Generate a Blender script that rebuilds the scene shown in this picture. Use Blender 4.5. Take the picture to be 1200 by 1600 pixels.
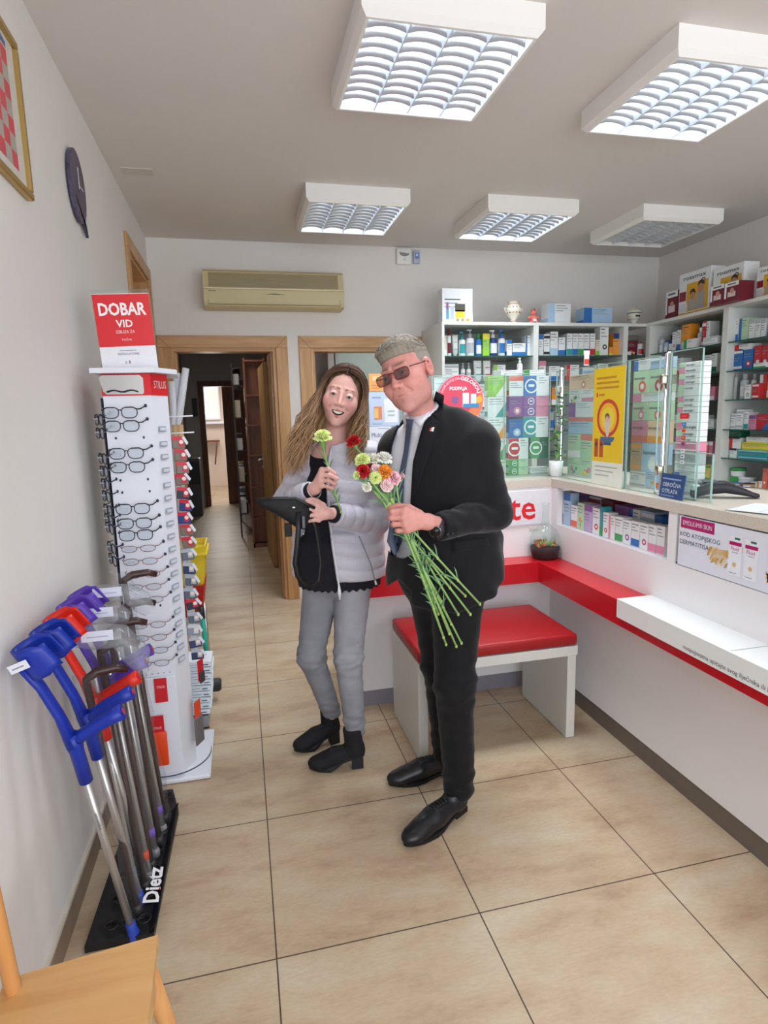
import bpy, math, random
import numpy as np
from mathutils import Matrix, Vector, Euler
PI = math.pi
for o in list(bpy.data.objects): bpy.data.objects.remove(o)
SC = bpy.context.scene
COL = SC.collection
# ------------------------------------------------------------------ camera, world, light, exposure
SC.view_settings.view_transform = 'Standard'
SC.view_settings.look = 'None'
SC.view_settings.exposure = -0.09
SC.view_settings.gamma = 1.0
SC.view_settings.use_curve_mapping = False
FPX, YAW, PITCH, ROLL = 935.1, 0.229808, -0.159156, -0.025857
CAM = np.array([-0.0082, -1.4785, 1.4765])
def cam_axes():
    cy, sy, cp, sp = math.cos(YAW), math.sin(YAW), math.cos(PITCH), math.sin(PITCH)
    w = np.array([sy*cp, cy*cp, sp]); r0 = np.array([cy, -sy, 0.]); u0 = np.cross(r0, w)
    return math.cos(ROLL)*r0+math.sin(ROLL)*u0, -math.sin(ROLL)*r0+math.cos(ROLL)*u0, w
AR, AU, AW = cam_axes()
cd = bpy.data.cameras.new('camera'); cam = bpy.data.objects.new('camera', cd); COL.objects.link(cam)
cd.sensor_fit = 'HORIZONTAL'; cd.sensor_width = 36; cd.lens = 36*FPX/1200; cd.clip_start = 0.05
cam.matrix_world = Matrix(((AR[0], AU[0], -AW[0], CAM[0]), (AR[1], AU[1], -AW[1], CAM[1]), (AR[2], AU[2], -AW[2], CAM[2]), (0, 0, 0, 1)))
SC.camera = cam
def at(px, py, v, ax=1):
    """world point seen at photograph position (px,py) on the plane axis ax = v"""
    d = AR*(px-600)/FPX-AU*(py-800)/FPX+AW
    t = (v-CAM[ax])/d[ax]
    return Vector(CAM+t*d)
wd = bpy.data.worlds.new('daylight'); SC.world = wd; wd.use_nodes = True
bg = wd.node_tree.nodes['Background']; bg.inputs[0].default_value = (0.80, 0.88, 1.0, 1); bg.inputs[1].default_value = 0.62
def area_lamp(name, loc, rot, sx, sy, power, color=(1, 1, 1), spread=PI):
    l = bpy.data.lights.new(name, 'AREA'); l.shape = 'RECTANGLE'; l.size = sx; l.size_y = sy
    l.energy = power; l.color = color; l.spread = spread
    o = bpy.data.objects.new(name, l); o.location = loc; o.rotation_euler = rot; COL.objects.link(o); return o
area_lamp('shop_window_daylight', (1.4, -3.1, 1.5), (PI/2, 0, 0), 4.6, 2.3, 128, (0.90, 0.95, 1.0))
area_lamp('hall_window_daylight', (-0.35, 10.6, 1.7), (-PI/2, 0, 0), 0.6, 0.9, 22, (1.0, 0.97, 0.92))

# ------------------------------------------------------------------ materials
def s2l(c): return c/12.92 if c <= 0.04045 else ((c+0.055)/1.055)**2.4
def hexc(h):
    h = h.lstrip('#'); return tuple(s2l(int(h[i:i+2], 16)/255) for i in (0, 2, 4))+(1,)
MATS = {}
def mat(name, col='#ffffff', rough=0.5, metal=0.0, noise=0.0, nscale=8.0, bump=0.0, bscale=60.0, spec=0.5,
        trans=0.0, ior=1.45, emit=None, estr=0.0, coat=0.0, alpha=1.0, attr=None, sub=0.0, sheen=0.0):
    if name in MATS: return MATS[name]
    m = bpy.data.materials.new(name); m.use_nodes = True
    nt = m.node_tree; b = nt.nodes['Principled BSDF']
    c = hexc(col) if isinstance(col, str) else col
    b.inputs['Base Color'].default_value = c; m.diffuse_color = c
    b.inputs['Roughness'].default_value = rough; b.inputs['Metallic'].default_value = metal
    b.inputs['Specular IOR Level'].default_value = spec; b.inputs['IOR'].default_value = ior
    b.inputs['Transmission Weight'].default_value = trans; b.inputs['Alpha'].default_value = alpha
    b.inputs['Coat Weight'].default_value = coat; b.inputs['Sheen Weight'].default_value = sheen
    if sub:
        b.inputs['Subsurface Weight'].default_value = sub; b.inputs['Subsurface Radius'].default_value = (0.012, 0.005, 0.003)
        b.inputs['Subsurface Scale'].default_value = 1.0
    if emit: b.inputs['Emission Color'].default_value = hexc(emit); b.inputs['Emission Strength'].default_value = estr
    tc = nt.nodes.new('ShaderNodeTexCoord')
    src = None
    if attr:
        a = nt.nodes.new('ShaderNodeVertexColor'); a.layer_name = attr; src = a.outputs['Color']
        nt.links.new(src, b.inputs['Base Color'])
    if noise:
        n = nt.nodes.new('ShaderNodeTexNoise'); n.inputs['Scale'].default_value = nscale; n.inputs['Detail'].default_value = 4
        nt.links.new(tc.outputs['Object'], n.inputs['Vector'])
        mr = nt.nodes.new('ShaderNodeMapRange'); mr.inputs['From Min'].default_value = 0.3; mr.inputs['From Max'].default_value = 0.7
        mr.inputs['To Min'].default_value = 1-noise; mr.inputs['To Max'].default_value = 1+noise
        nt.links.new(n.outputs['Fac'], mr.inputs['Value'])
        mx = nt.nodes.new('ShaderNodeMix'); mx.data_type = 'RGBA'; mx.blend_type = 'MULTIPLY'; mx.inputs['Factor'].default_value = 1
        if src: nt.links.new(src, mx.inputs['A'])
        else: mx.inputs['A'].default_value = c
        nt.links.new(mr.outputs['Result'], mx.inputs['B']); nt.links.new(mx.outputs['Result'], b.inputs['Base Color'])
    if bump:
        n2 = nt.nodes.new('ShaderNodeTexNoise'); n2.inputs['Scale'].default_value = bscale; n2.inputs['Detail'].default_value = 3
        nt.links.new(tc.outputs['Object'], n2.inputs['Vector'])
        bp = nt.nodes.new('ShaderNodeBump'); bp.inputs['Strength'].default_value = bump; bp.inputs['Distance'].default_value = 0.01
        nt.links.new(n2.outputs['Fac'], bp.inputs['Height']); nt.links.new(bp.outputs['Normal'], b.inputs['Normal'])
    MATS[name] = m; return m
def P(h, rough=0.45):
    """printed card or plastic of one colour"""
    return mat('print_'+h.lstrip('#')+('' if rough == 0.45 else '_%d' % (rough*100)), h, rough, noise=0.03, nscale=30)
def wood(name, c1, c2, scale=3.0, axis=2, rough=0.42, stretch=14.0):
    if name in MATS: return MATS[name]
    m = bpy.data.materials.new(name); m.use_nodes = True; nt = m.node_tree; b = nt.nodes['Principled BSDF']
    b.inputs['Roughness'].default_value = rough
    tc = nt.nodes.new('ShaderNodeTexCoord'); mp = nt.nodes.new('ShaderNodeMapping')
    s = [stretch*scale]*3; s[axis] = scale; mp.inputs['Scale'].default_value = s
    n = nt.nodes.new('ShaderNodeTexNoise'); n.inputs['Scale'].default_value = 1.0; n.inputs['Detail'].default_value = 5; n.inputs['Distortion'].default_value = 0.6
    cr = nt.nodes.new('ShaderNodeValToRGB'); cr.color_ramp.elements[0].color = hexc(c1); cr.color_ramp.elements[1].color = hexc(c2)
    cr.color_ramp.elements[0].position = 0.35; cr.color_ramp.elements[1].position = 0.65
    nt.links.new(tc.outputs['Object'], mp.inputs['Vector']); nt.links.new(mp.outputs['Vector'], n.inputs['Vector'])
    nt.links.new(n.outputs['Fac'], cr.inputs['Fac']); nt.links.new(cr.outputs['Color'], b.inputs['Base Color'])
    m.diffuse_color = hexc(c1); MATS[name] = m; return m
def glass_mat(name, tint='#f6fcfa', alpha_mix=0.03, rough=0.02, refl=0.7):
    """thin clear sheet: mostly straight-through, with reflections by angle"""
    if name in MATS: return MATS[name]
    m = bpy.data.materials.new(name); m.use_nodes = True; nt = m.node_tree
    for n in list(nt.nodes): nt.nodes.remove(n)
    o = nt.nodes.new('ShaderNodeOutputMaterial'); t = nt.nodes.new('ShaderNodeBsdfTransparent'); t.inputs[0].default_value = hexc(tint)
    g = nt.nodes.new('ShaderNodeBsdfGlossy'); g.inputs['Roughness'].default_value = rough
    lw = nt.nodes.new('ShaderNodeLayerWeight'); pw = nt.nodes.new('ShaderNodeMath'); pw.operation = 'POWER'; pw.inputs[1].default_value = 5.0; nt.links.new(lw.outputs['Facing'], pw.inputs[0])
    fr = nt.nodes.new('ShaderNodeMath'); fr.operation = 'MULTIPLY_ADD'; fr.inputs[1].default_value = refl; fr.inputs[2].default_value = 0.025; nt.links.new(pw.outputs[0], fr.inputs[0])
    mx = nt.nodes.new('ShaderNodeMixShader'); nt.links.new(fr.outputs[0], mx.inputs[0]); nt.links.new(t.outputs[0], mx.inputs[1]); nt.links.new(g.outputs[0], mx.inputs[2])
    d = nt.nodes.new('ShaderNodeBsdfDiffuse'); d.inputs[0].default_value = (0.85, 0.9, 0.9, 1)
    m2 = nt.nodes.new('ShaderNodeMixShader'); m2.inputs[0].default_value = alpha_mix
    nt.links.new(mx.outputs[0], m2.inputs[1]); nt.links.new(d.outputs[0], m2.inputs[2]); nt.links.new(m2.outputs[0], o.inputs[0])
    m.diffuse_color = (0.8, 0.9, 0.9, 0.3); MATS[name] = m; return m

# ------------------------------------------------------------------ mesh builder
_TXT = {}
def text_geo(s, bold=0.0):
    k = (s, bold)
    if k not in _TXT:
        cu = bpy.data.curves.new('t', 'FONT'); cu.body = s; cu.size = 1.0; cu.resolution_u = 2; cu.offset = bold
        ob = bpy.data.objects.new('t', cu); COL.objects.link(ob); bpy.context.view_layer.update()
        me = ob.to_mesh()
        V = np.array([v.co[:] for v in me.vertices]) if len(me.vertices) else np.zeros((0, 3))
        F = [list(p.vertices) for p in me.polygons]
        ob.to_mesh_clear(); bpy.data.objects.remove(ob); bpy.data.curves.remove(cu)
        _TXT[k] = (V, F)
    return _TXT[k]
class MB:
    def __init__(s, T=None): s.v = []; s.f = []; s.mi = []; s.sm = []; s.ms = []; s.T = T or Matrix.Identity(4)
    def _m(s, m):
        if isinstance(m, str): m = P(m)
        if m not in s.ms: s.ms.append(m)
        return s.ms.index(m)
    def add(s, V, F, m, smooth=False):
        o = len(s.v); i = s._m(m)
        for p in V: s.v.append((s.T @ Vector(p))[:])
        for f in F: s.f.append([o+k for k in f]); s.mi.append(i); s.sm.append(smooth)
        return s
    def box(s, x0, x1, y0, y1, z0, z1, m, b=0.0, seg=1):
        if x0 > x1: x0, x1 = x1, x0
        if y0 > y1: y0, y1 = y1, y0
        if z0 > z1: z0, z1 = z1, z0
        if b <= 0:
            V = [(x, y, z) for x in (x0, x1) for y in (y0, y1) for z in (z0, z1)]
            return s.add(V, [(0, 1, 3, 2), (4, 6, 7, 5), (0, 4, 5, 1), (2, 3, 7, 6), (0, 2, 6, 4), (1, 5, 7, 3)], m)
        b = min(b, (x1-x0)*.49, (y1-y0)*.49, (z1-z0)*.49)
        import bmesh
        bm = bmesh.new(); bmesh.ops.create_cube(bm, size=1)
        for v in bm.verts: v.co = ((x0+x1)/2+v.co.x*(x1-x0), (y0+y1)/2+v.co.y*(y1-y0), (z0+z1)/2+v.co.z*(z1-z0))
        bmesh.ops.bevel(bm, geom=bm.edges[:], offset=b, segments=seg, affect='EDGES', profile=0.5)
        bm.verts.index_update()
        V = [v.co[:] for v in bm.verts]; F = [[v.index for v in f.verts] for f in bm.faces]; bm.free()
        return s.add(V, F, m, seg > 1)
    def poly(s, pts, m): return s.add(pts, [list(range(len(pts)))], m)
    def prism(s, pts, d, m, smooth=False):
        """polygon pts (3-D, planar) swept along vector d"""
        n = len(pts); d = Vector(d); V = [Vector(p) for p in pts]+[Vector(p)+d for p in pts]
        F = [list(range(n))[::-1], list(range(n, 2*n))]+[(i, (i+1) % n, n+(i+1) % n, n+i) for i in range(n)]
        return s.add(V, F, m, smooth)
    def tube(s, pts, r, m, n=8, caps=True, flat=None, smooth=True, closed=False):
        pts = [Vector(p) for p in pts]; k = len(pts)
        if not isinstance(r, (list, tuple)): r = [r]*k
        V = []; F = []; up = None
        for i, p in enumerate(pts):
            a = pts[(i-1) % k] if closed else pts[max(i-1, 0)]; c = pts[(i+1) % k] if closed else pts[min(i+1, k-1)]
            t = (c-a)
            if t.length < 1e-9: t = Vector((0, 0, 1))
            t.normalize()
            if up is None:
                up = Vector((0, 0, 1)) if abs(t.z) < 0.9 else Vector((1, 0, 0))
                if flat is not None: up = Vector(flat)
            x = up-t*up.dot(t)
            if x.length < 1e-6: x = t.orthogonal()
            x.normalize(); y = t.cross(x); up = x
            for j in range(n):
                an = 2*PI*j/n; rr = r[i]
                if isinstance(rr, (tuple, list)): V.append(p+x*(rr[0]*math.cos(an))+y*(rr[1]*math.sin(an)))
                else: V.append(p+x*(rr*math.cos(an))+y*(rr*math.sin(an)))
        for i in range(k if closed else k-1):
            for j in range(n): F.append((i*n+j, i*n+(j+1) % n, ((i+1) % k)*n+(j+1) % n, ((i+1) % k)*n+j))
        if caps and not closed: F.append(list(range(n))[::-1]); F.append([(k-1)*n+j for j in range(n)])
        return s.add(V, F, m, smooth)
    def cyl(s, p0, p1, r, m, n=16, r2=None): return s.tube([p0, p1], [r, r if r2 is None else r2], m, n, smooth=n > 6)
    def lathe(s, prof, c, m, n=20, sx=1.0, sy=1.0):
        V = []; F = []; k = len(prof); c = Vector(c)
        for r, z in prof:
            for j in range(n):
                a = 2*PI*j/n; V.append(c+Vector((r*math.cos(a)*sx, r*math.sin(a)*sy, z)))
        for i in range(k-1):
            for j in range(n): F.append((i*n+j, i*n+(j+1) % n, (i+1)*n+(j+1) % n, (i+1)*n+j))
        F.append(list(range(n))[::-1]); F.append([(k-1)*n+j for j in range(n)])
        return s.add(V, F, m, True)
    def ball(s, c, r, m, n=12, k=8):
        rx, ry, rz = (r, r, r) if not isinstance(r, (tuple, list)) else r
        prof = [(math.sin(PI*i/k), -math.cos(PI*i/k)) for i in range(k+1)]
        V = []; F = []
        for q, (a, z) in enumerate(prof):
            for j in range(n): an = 2*PI*j/n; V.append((c[0]+rx*a*math.cos(an), c[1]+ry*a*math.sin(an), c[2]+rz*z))
        for i in range(k):
            for j in range(n): F.append((i*n+j, i*n+(j+1) % n, (i+1)*n+(j+1) % n, (i+1)*n+j))
        return s.add(V, F, m, True)
    def text(s, t, o, size, m, right=(1, 0, 0), up=(0, 0, 1), align='C', bold=0.0, width=None, arc=None):
        """lettering lying in the plane of right/up, centred (or left) at o"""
        V, F = text_geo(t, bold)
        if not len(V): return s
        right = Vector(right).normalized(); up = Vector(up).normalized(); o = Vector(o)
        x0, x1 = V[:, 0].min(), V[:, 0].max(); sxx = size
        if width: sxx = width/(x1-x0)
        ox = (x0+x1)/2 if align == 'C' else x0
        W = []
        for a, b, c in V:
            X = (a-ox)*sxx; Z = b*size
            if arc:
                th = PI/2-X/arc; X, Z = (arc+Z)*math.cos(th), (arc+Z)*math.sin(th)
            W.append(o+right*X+up*Z)
        return s.add(W, F, m)
    def disc(s, c, r, m, nrm=(0, -1, 0), n=20, r0=0.0, sx=1.0):
        nrm = Vector(nrm).normalized(); u = nrm.cross(Vector((0, 0, 1)))
        if u.length < 1e-4: u = Vector((1, 0, 0))
        u.normalize(); w = u.cross(nrm); c = Vector(c)
        A = [c+u*(r*sx*math.cos(2*PI*j/n))+w*(r*math.sin(2*PI*j/n)) for j in range(n)]
        if r0 <= 0: return s.add(A, [list(range(n))], m)
        B = [c+u*(r0*sx*math.cos(2*PI*j/n))+w*(r0*math.sin(2*PI*j/n)) for j in range(n)]
        return s.add(A+B, [(j, (j+1) % n, n+(j+1) % n, n+j) for j in range(n)], m)
    def build(s, name, parent=None, loc=None, rot=None, **kw):
        me = bpy.data.meshes.new(name); me.from_pydata(s.v, [], s.f)
        for m in s.ms: me.materials.append(m)
        me.polygons.foreach_set('material_index', s.mi); me.polygons.foreach_set('use_smooth', s.sm)
        me.update()
        o = bpy.data.objects.new(name, me); COL.objects.link(o)
        if parent: o.parent = parent
        if loc is not None: o.location = loc
        if rot is not None: o.rotation_euler = rot
        for k, v in kw.items(): o[k] = v
        return o
def tag(o, label=None, cat=None, group=None):
    if label: o['label'] = label
    if cat: o['category'] = cat
    if group: o['group'] = group
    return o
def empty(name, loc=(0, 0, 0), rz=0.0, label=None, cat=None, group=None):
    o = bpy.data.objects.new(name, None); o.location = loc; o.rotation_euler = (0, 0, rz); o.empty_display_size = 0.05
    COL.objects.link(o); return tag(o, label, cat, group)
def copy_tree(o, parent=None, kids=None):
    c = o.copy(); COL.objects.link(c); c.parent = parent
    for ch in [q for q in bpy.data.objects if q.parent is o]: copy_tree(ch, c)
    return c
def struct(o): o['kind'] = 'structure'; return o
# ================================================================== THE ROOM
CEIL = 2.79; XL = -0.59; XR = 3.667; YB = 3.354; YF = -3.2
def floor_mat():
    m = bpy.data.materials.new('floor_tiles'); m.use_nodes = True; nt = m.node_tree; b = nt.nodes['Principled BSDF']; L = nt.links
    tc = nt.nodes.new('ShaderNodeTexCoord')
    br = nt.nodes.new('ShaderNodeTexBrick'); br.offset = 0.0; br.squash = 1.0
    br.inputs['Scale'].default_value = 1.0; br.inputs['Brick Width'].default_value = 0.6; br.inputs['Row Height'].default_value = 0.6
    br.inputs['Mortar Size'].default_value = 0.0022; br.inputs['Mortar Smooth'].default_value = 0.1; br.inputs['Bias'].default_value = 0
    br.inputs['Color1'].default_value = (0.35, 0.35, 0.35, 1); br.inputs['Color2'].default_value = (0.65, 0.65, 0.65, 1); br.inputs['Mortar'].default_value = (0, 0, 0, 1)
    L.new(tc.outputs['Object'], br.inputs['Vector'])
    n = nt.nodes.new('ShaderNodeTexNoise'); n.inputs['Scale'].default_value = 2.3; n.inputs['Detail'].default_value = 8; n.inputs['Roughness'].default_value = 0.62
    mp = nt.nodes.new('ShaderNodeMapping'); mp.inputs['Scale'].default_value = (1.0, 2.6, 1); L.new(tc.outputs['Object'], mp.inputs['Vector']); L.new(mp.outputs['Vector'], n.inputs['Vector'])
    cr = nt.nodes.new('ShaderNodeValToRGB'); e = cr.color_ramp.elements
    e[0].position = 0.32; e[0].color = hexc('#aa8e74'); e[1].position = 0.68; e[1].color = hexc('#c9bba2')
    k = e.new(0.5); k.color = hexc('#c0aa8e')
    L.new(n.outputs['Fac'], cr.inputs['Fac'])
    n3 = nt.nodes.new('ShaderNodeTexNoise'); n3.inputs['Scale'].default_value = 45; n3.inputs['Detail'].default_value = 4; L.new(mp.outputs['Vector'], n3.inputs['Vector'])
    mr = nt.nodes.new('ShaderNodeMapRange'); mr.inputs['From Min'].default_value = .3; mr.inputs['From Max'].default_value = .7; mr.inputs['To Min'].default_value = .93; mr.inputs['To Max'].default_value = 1.06
    L.new(n3.outputs['Fac'], mr.inputs['Value'])
    a = nt.nodes.new('ShaderNodeMix'); a.data_type = 'RGBA'; a.blend_type = 'MULTIPLY'; a.inputs['Factor'].default_value = 1
    L.new(cr.outputs['Color'], a.inputs['A']); L.new(mr.outputs['Result'], a.inputs['B'])
    h = nt.nodes.new('ShaderNodeMix'); h.data_type = 'RGBA'; L.new(br.outputs['Fac'], h.inputs['Factor']); L.new(a.outputs['Result'], h.inputs['A']); h.inputs['B'].default_value = hexc('#4c3c2e')
    L.new(h.outputs['Result'], b.inputs['Base Color']); b.inputs['Roughness'].default_value = 0.42; b.inputs['Specular IOR Level'].default_value = 0.4
    return m
WALL = mat('white_wall_paint', '#e7e3df', 0.85, noise=0.015, nscale=3, bump=0.05, bscale=180)
CEILM = mat('ceiling_paint', '#dad4d0', 0.9, noise=0.02, nscale=1.2)
OAK = wood('oak_door_frame', '#b98a58', '#cfa272', 2.2, 2, 0.4)
OAKH = wood('oak_door_head', '#b98a58', '#cfa272', 2.2, 0, 0.4)
OAKD = wood('oak_door_leaf', '#a37a45', '#b88e58', 1.6, 2, 0.45)
BROWN = wood('brown_bookcase_veneer', '#7d4a35', '#935c44', 1.6, 2, 0.45)
WHITE = mat('white_melamine', '#eceaec', 0.35, noise=0.01, nscale=3)
struct(MB().box(-1.2, 4.2, YF, 14.2, -0.05, 0.0, floor_mat()).build('floor'))
struct(MB().box(-0.75, 3.8, YF, 3.5, CEIL, CEIL+0.05, CEILM).build('ceiling'))
mb = MB(); W = 0.14                                     # left wall with door opening y 2.48..3.25 to z 2.49
mb.box(XL-W, XL, YF, 2.46, 0, CEIL, WALL); mb.box(XL-W, XL, 2.46, 3.28, 2.50, CEIL, WALL); mb.box(XL-W, XL, 3.28, YB, 0, CEIL, WALL)
struct(mb.build('wall_left'))
mb = MB()                                               # back wall with two door openings
D1 = (-0.48, 0.295); D2 = (0.563, 1.38); DT = 2.015
mb.box(XL, D1[0], YB, YB+W, 0, CEIL, WALL); mb.box(D1[0], D1[1], YB, YB+W, DT, CEIL, WALL); mb.box(D1[1], D2[0], YB, YB+W, 0, CEIL, WALL)
mb.box(D2[0], D2[1], YB, YB+W, DT, CEIL, WALL); mb.box(D2[1], XR, YB, YB+W, 0, CEIL, WALL)
struct(mb.build('wall_back'))
struct(MB().box(XR, XR+W, YF, YB+W, 0, CEIL, WALL).build('wall_right'))
def frame(name, x0, x1, zt, y, casing=0.09, depth=W):
    mb = MB()
    t = 0.018
    for yy0, yy1 in ((y-t, y), (y+depth, y+depth+t)):
        for a, b in ((x0-casing, x0), (x1, x1+casing)):
            mb.box(a, b, yy0, yy1, 0, zt, OAK, 0.003)
        for a in (0,):  # mitred head
            mb.box(x0-casing, x1+casing, yy0, yy1, zt+.0002, zt+casing, OAKH, .003)
            for sx_, xx in ((1, x0), (-1, x1)):
                mb.tube([(xx, yy0-0.0005, zt), (xx-sx_*casing, yy0-0.0005, zt+casing)], 0.0012, mat('frame_joint', '#7a5530', 0.6), 4)
    mb.box(x0, x0+0.025, y, y+depth, 0, zt, OAK); mb.box(x1-0.025, x1, y, y+depth, 0, zt, OAK); mb.box(x0+.0252, x1-.0252, y, y+depth, zt-0.025, zt, OAKH)
    mb.box(x0+0.025, x0+0.04, y+0.05, y+depth, 0, zt-0.025, OAK); mb.box(x1-0.04, x1-0.025, y+0.05, y+depth, 0, zt-0.025, OAK)
    return struct(mb.build(name))
frame('door_1', D1[0], D1[1], DT, YB); frame('door_2', D2[0], D2[1], DT, YB)
mb = MB(Matrix.Translation((XL, 0, 0)) @ Matrix.Rotation(PI/2, 4, 'Z'))    # frame in the left wall
T0 = mb.T
mb2 = MB(T0)
def lf(mb):
    y0, y1, zt, c = 2.47, 3.26, 2.48, 0.08
    for yy0, yy1 in ((-0.018, 0.0),):
        for a, b in ((y0-c, y0), (y1, y1+c)): mb.box(a, b, yy0, yy1, 0, zt, OAK, 0.003)
        mb.box(y0-c, y1+c, yy0, yy1, zt+.0002, zt+c, OAK, 0.003)
    mb.box(y0, y0+0.025, 0, W, 0, zt, OAK); mb.box(y1-0.025, y1, 0, W, 0, zt, OAK); mb.box(y0+.0252, y1-.0252, 0, W, zt-0.025, zt, OAK)
    mb.box(y0+0.025, y1-0.025, W-0.02, W+0.02, 0.005, 2.0, OAKD); mb.box(y0+0.025, y1-0.025, W-0.03, W+0.02, 2.0, 2.06, OAK); mb.box(y0+0.025, y1-0.025, W-0.02, W+0.02, 2.06, zt-0.025, OAKD)
lf(mb2); struct(mb2.build('door_3'))
SK = mat('skirting_tile', '#8d7a68', 0.5, noise=0.08, nscale=9)
SKT = mat('skirting_top_bead', '#cfc7b8', 0.5)
mb = MB(); mb.box(XL, XL+0.012, YF, 2.39, 0, 0.075, SK); mb.box(XL, XL+0.010, YF, 2.39, 0.075, 0.085, SKT)
for k in range(9): mb.box(XL, XL+0.0125, -3+0.6*k, -2.998+0.6*k, 0, 0.075, mat('grout', '#4c3c2e', 0.8))
struct(mb.build('baseboard_left'))
struct(MB().box(1.48, XR, YB-0.012, YB, 0, 0.075, SK).build('baseboard_back'))
# ---- hall beyond the left doorway
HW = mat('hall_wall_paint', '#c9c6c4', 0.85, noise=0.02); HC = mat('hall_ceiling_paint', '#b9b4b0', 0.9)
mb = MB(); mb.box(-0.95, -0.90, YB+W, 9.35, 0, 2.6, HW); struct(mb.build('wall_hall_left'))
mb = MB(); mb.box(0.72, 0.77, YB+W, 9.35, 0, 2.6, HW); struct(mb.build('wall_hall_right'))
struct(MB().box(-0.95, 0.77, YB+W, 14.2, 2.6, 2.65, HC).build('ceiling_hall'))
mb = MB(); yh = 9.3
a = at(311, 600, yh); b = at(318, 604, yh); c = at(385, 604, yh)
HZ = b.z; HX0 = at(322, 700, yh).x+0.02; HX1 = 0.22
mb.box(-0.95, HX0, yh, yh+.1, 0, 2.6, HW); mb.box(HX1, 0.77, yh, yh+.1, 0, 2.6, HW); mb.box(HX0, HX1, yh, yh+.1, HZ, 2.6, HW)
struct(mb.build('wall_hall_end'))
DKB = wood('dark_brown_hall_frame', '#6b442c', '#84573a', 2, 2, .5)
mb = MB(); mb.box(HX0-.09, HX0, yh-.02, yh+.12, 0, HZ, DKB); mb.box(HX1, HX1+.09, yh-.02, yh+.12, 0, HZ, DKB); mb.box(HX0-.09, HX1+.09, yh-.02, yh+.12, HZ+.0003, HZ+.09, DKB)
mb.box(HX0+0.30, HX1, yh+.14, yh+.18, 0.0, HZ, DKB)
struct(mb.build('door_4'))
PINK = mat('end_room_paint', '#e6d3c2', 0.85)
mb = MB(); ye = 12.6
mb.box(-2.6, 2.2, ye, ye+.1, 0, 2.6, PINK); mb.box(-2.6, -2.5, yh+.1, ye, 0, 2.6, PINK); mb.box(2.1, 2.2, yh+.1, ye, 0, 2.6, PINK)
struct(mb.build('wall_end_room'))
p = at(320, 606, ye-.02); q = at(342, 652, ye-.02)
mb = MB(); WF = mat('window_frame_white', '#eef0f4', .4)
mb.box(p.x-.05, q.x+.04, ye-.06, ye-.005, q.z-.05, p.z+.05, WF); mb.box(p.x-.09, q.x+.14, ye-.16, ye, q.z-.14, q.z-.09, WF)
w1 = struct(mb.build('window_1'))
mb = MB().box(p.x, p.x+.03, ye-.075, ye-.065, q.z, p.z, mat('bright_sky_pane', '#ffffff', .3, emit='#e8f2ff', estr=3.2))
mb.box(p.x+.03, q.x, ye-.075, ye-.065, q.z, p.z-.05, mat('sunlit_blind_pane', '#ffe6c0', .3, emit='#ffdcae', estr=1.3)); mb.box(p.x+.03, q.x, ye-.075, ye-.065, p.z-.05, p.z, mat('bright_sky_pane'))
struct(mb.build('window_pane', w1))
# ---- room behind the right doorway
GR = mat('back_room_paint', '#c4cdc8', .85, noise=.02)
mb = MB(); mb.box(0.80, 4.0, 5.2, 5.3, 0, 2.6, GR); mb.box(0.78, 0.80, YB+W, 5.3, 0, 2.6, GR); mb.box(2.9, 3.0, YB+W, 5.2, 0, 2.6, GR)
struct(mb.build('wall_back_room')); struct(MB().box(0.78, 3.0, YB+W, 5.3, 2.6, 2.65, HC).build('ceiling_back_room'))
area_lamp('back_room_light', (1.6, 4.4, 2.5), (0, 0, 0), 0.8, 0.8, 9, (0.95, 1, 1))
area_lamp('hall_fill_light', (-0.3, 5.2, 2.55), (0, 0, 0), 0.5, 0.5, 8, (1, .95, .9))  # unseen fill lamp added to brighten the hall and its bookcase
area_lamp('end_room_fill_light', (-0.3, 11.0, 2.4), (0, 0, 0), 1.2, 1.0, 40, (1, .96, .92))  # extra overhead lamp added to brighten the end room
# ---- door leaf opened into the hall
mb = MB(); mb.prism([(.302, YB+W+.02, 0), (.278, 4.48, 0), (.40, 4.48, 0), (.40, YB+W+.02, 0)], (0, 0, DT+.05), OAKD)
struct(mb.build('trim_1'))
r = empty('door_leaf', (0.276, 4.49, 0), math.radians(91.8), 'open light oak door leaf in the hall beside the brown bookcase', 'door')
mb = MB(); mb.box(0, 0.80, 0, 0.04, 0.008, DT, OAKD, .002)
mb.build('door_panel', r)
MET = mat('brushed_metal', '#c9c9c6', .3, 1.0)
mb = MB(); mb.box(.70, .74, .04, .045, .93, 1.1, MET, .002); mb.cyl((.72, .04, 1.04), (.72, .09, 1.04), .01, MET); mb.tube([(.72, .09, 1.04), (.69, .092, 1.04), (.60, .09, 1.035)], .009, MET)
mb.cyl((.72, .045, .96), (.72, .055, .96), .012, MET)
mb.build('door_handle', r)
# ceiling hatch patch
MB().box(-.535, -.375, 2.10, 2.19, CEIL-.003, CEIL+.002, mat('vent_paint', '#cdc6bd', .9), .001).build('ceiling_patch', label='faint rectangular cover plate flush on the ceiling near the left wall', category='cover plate')
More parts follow.
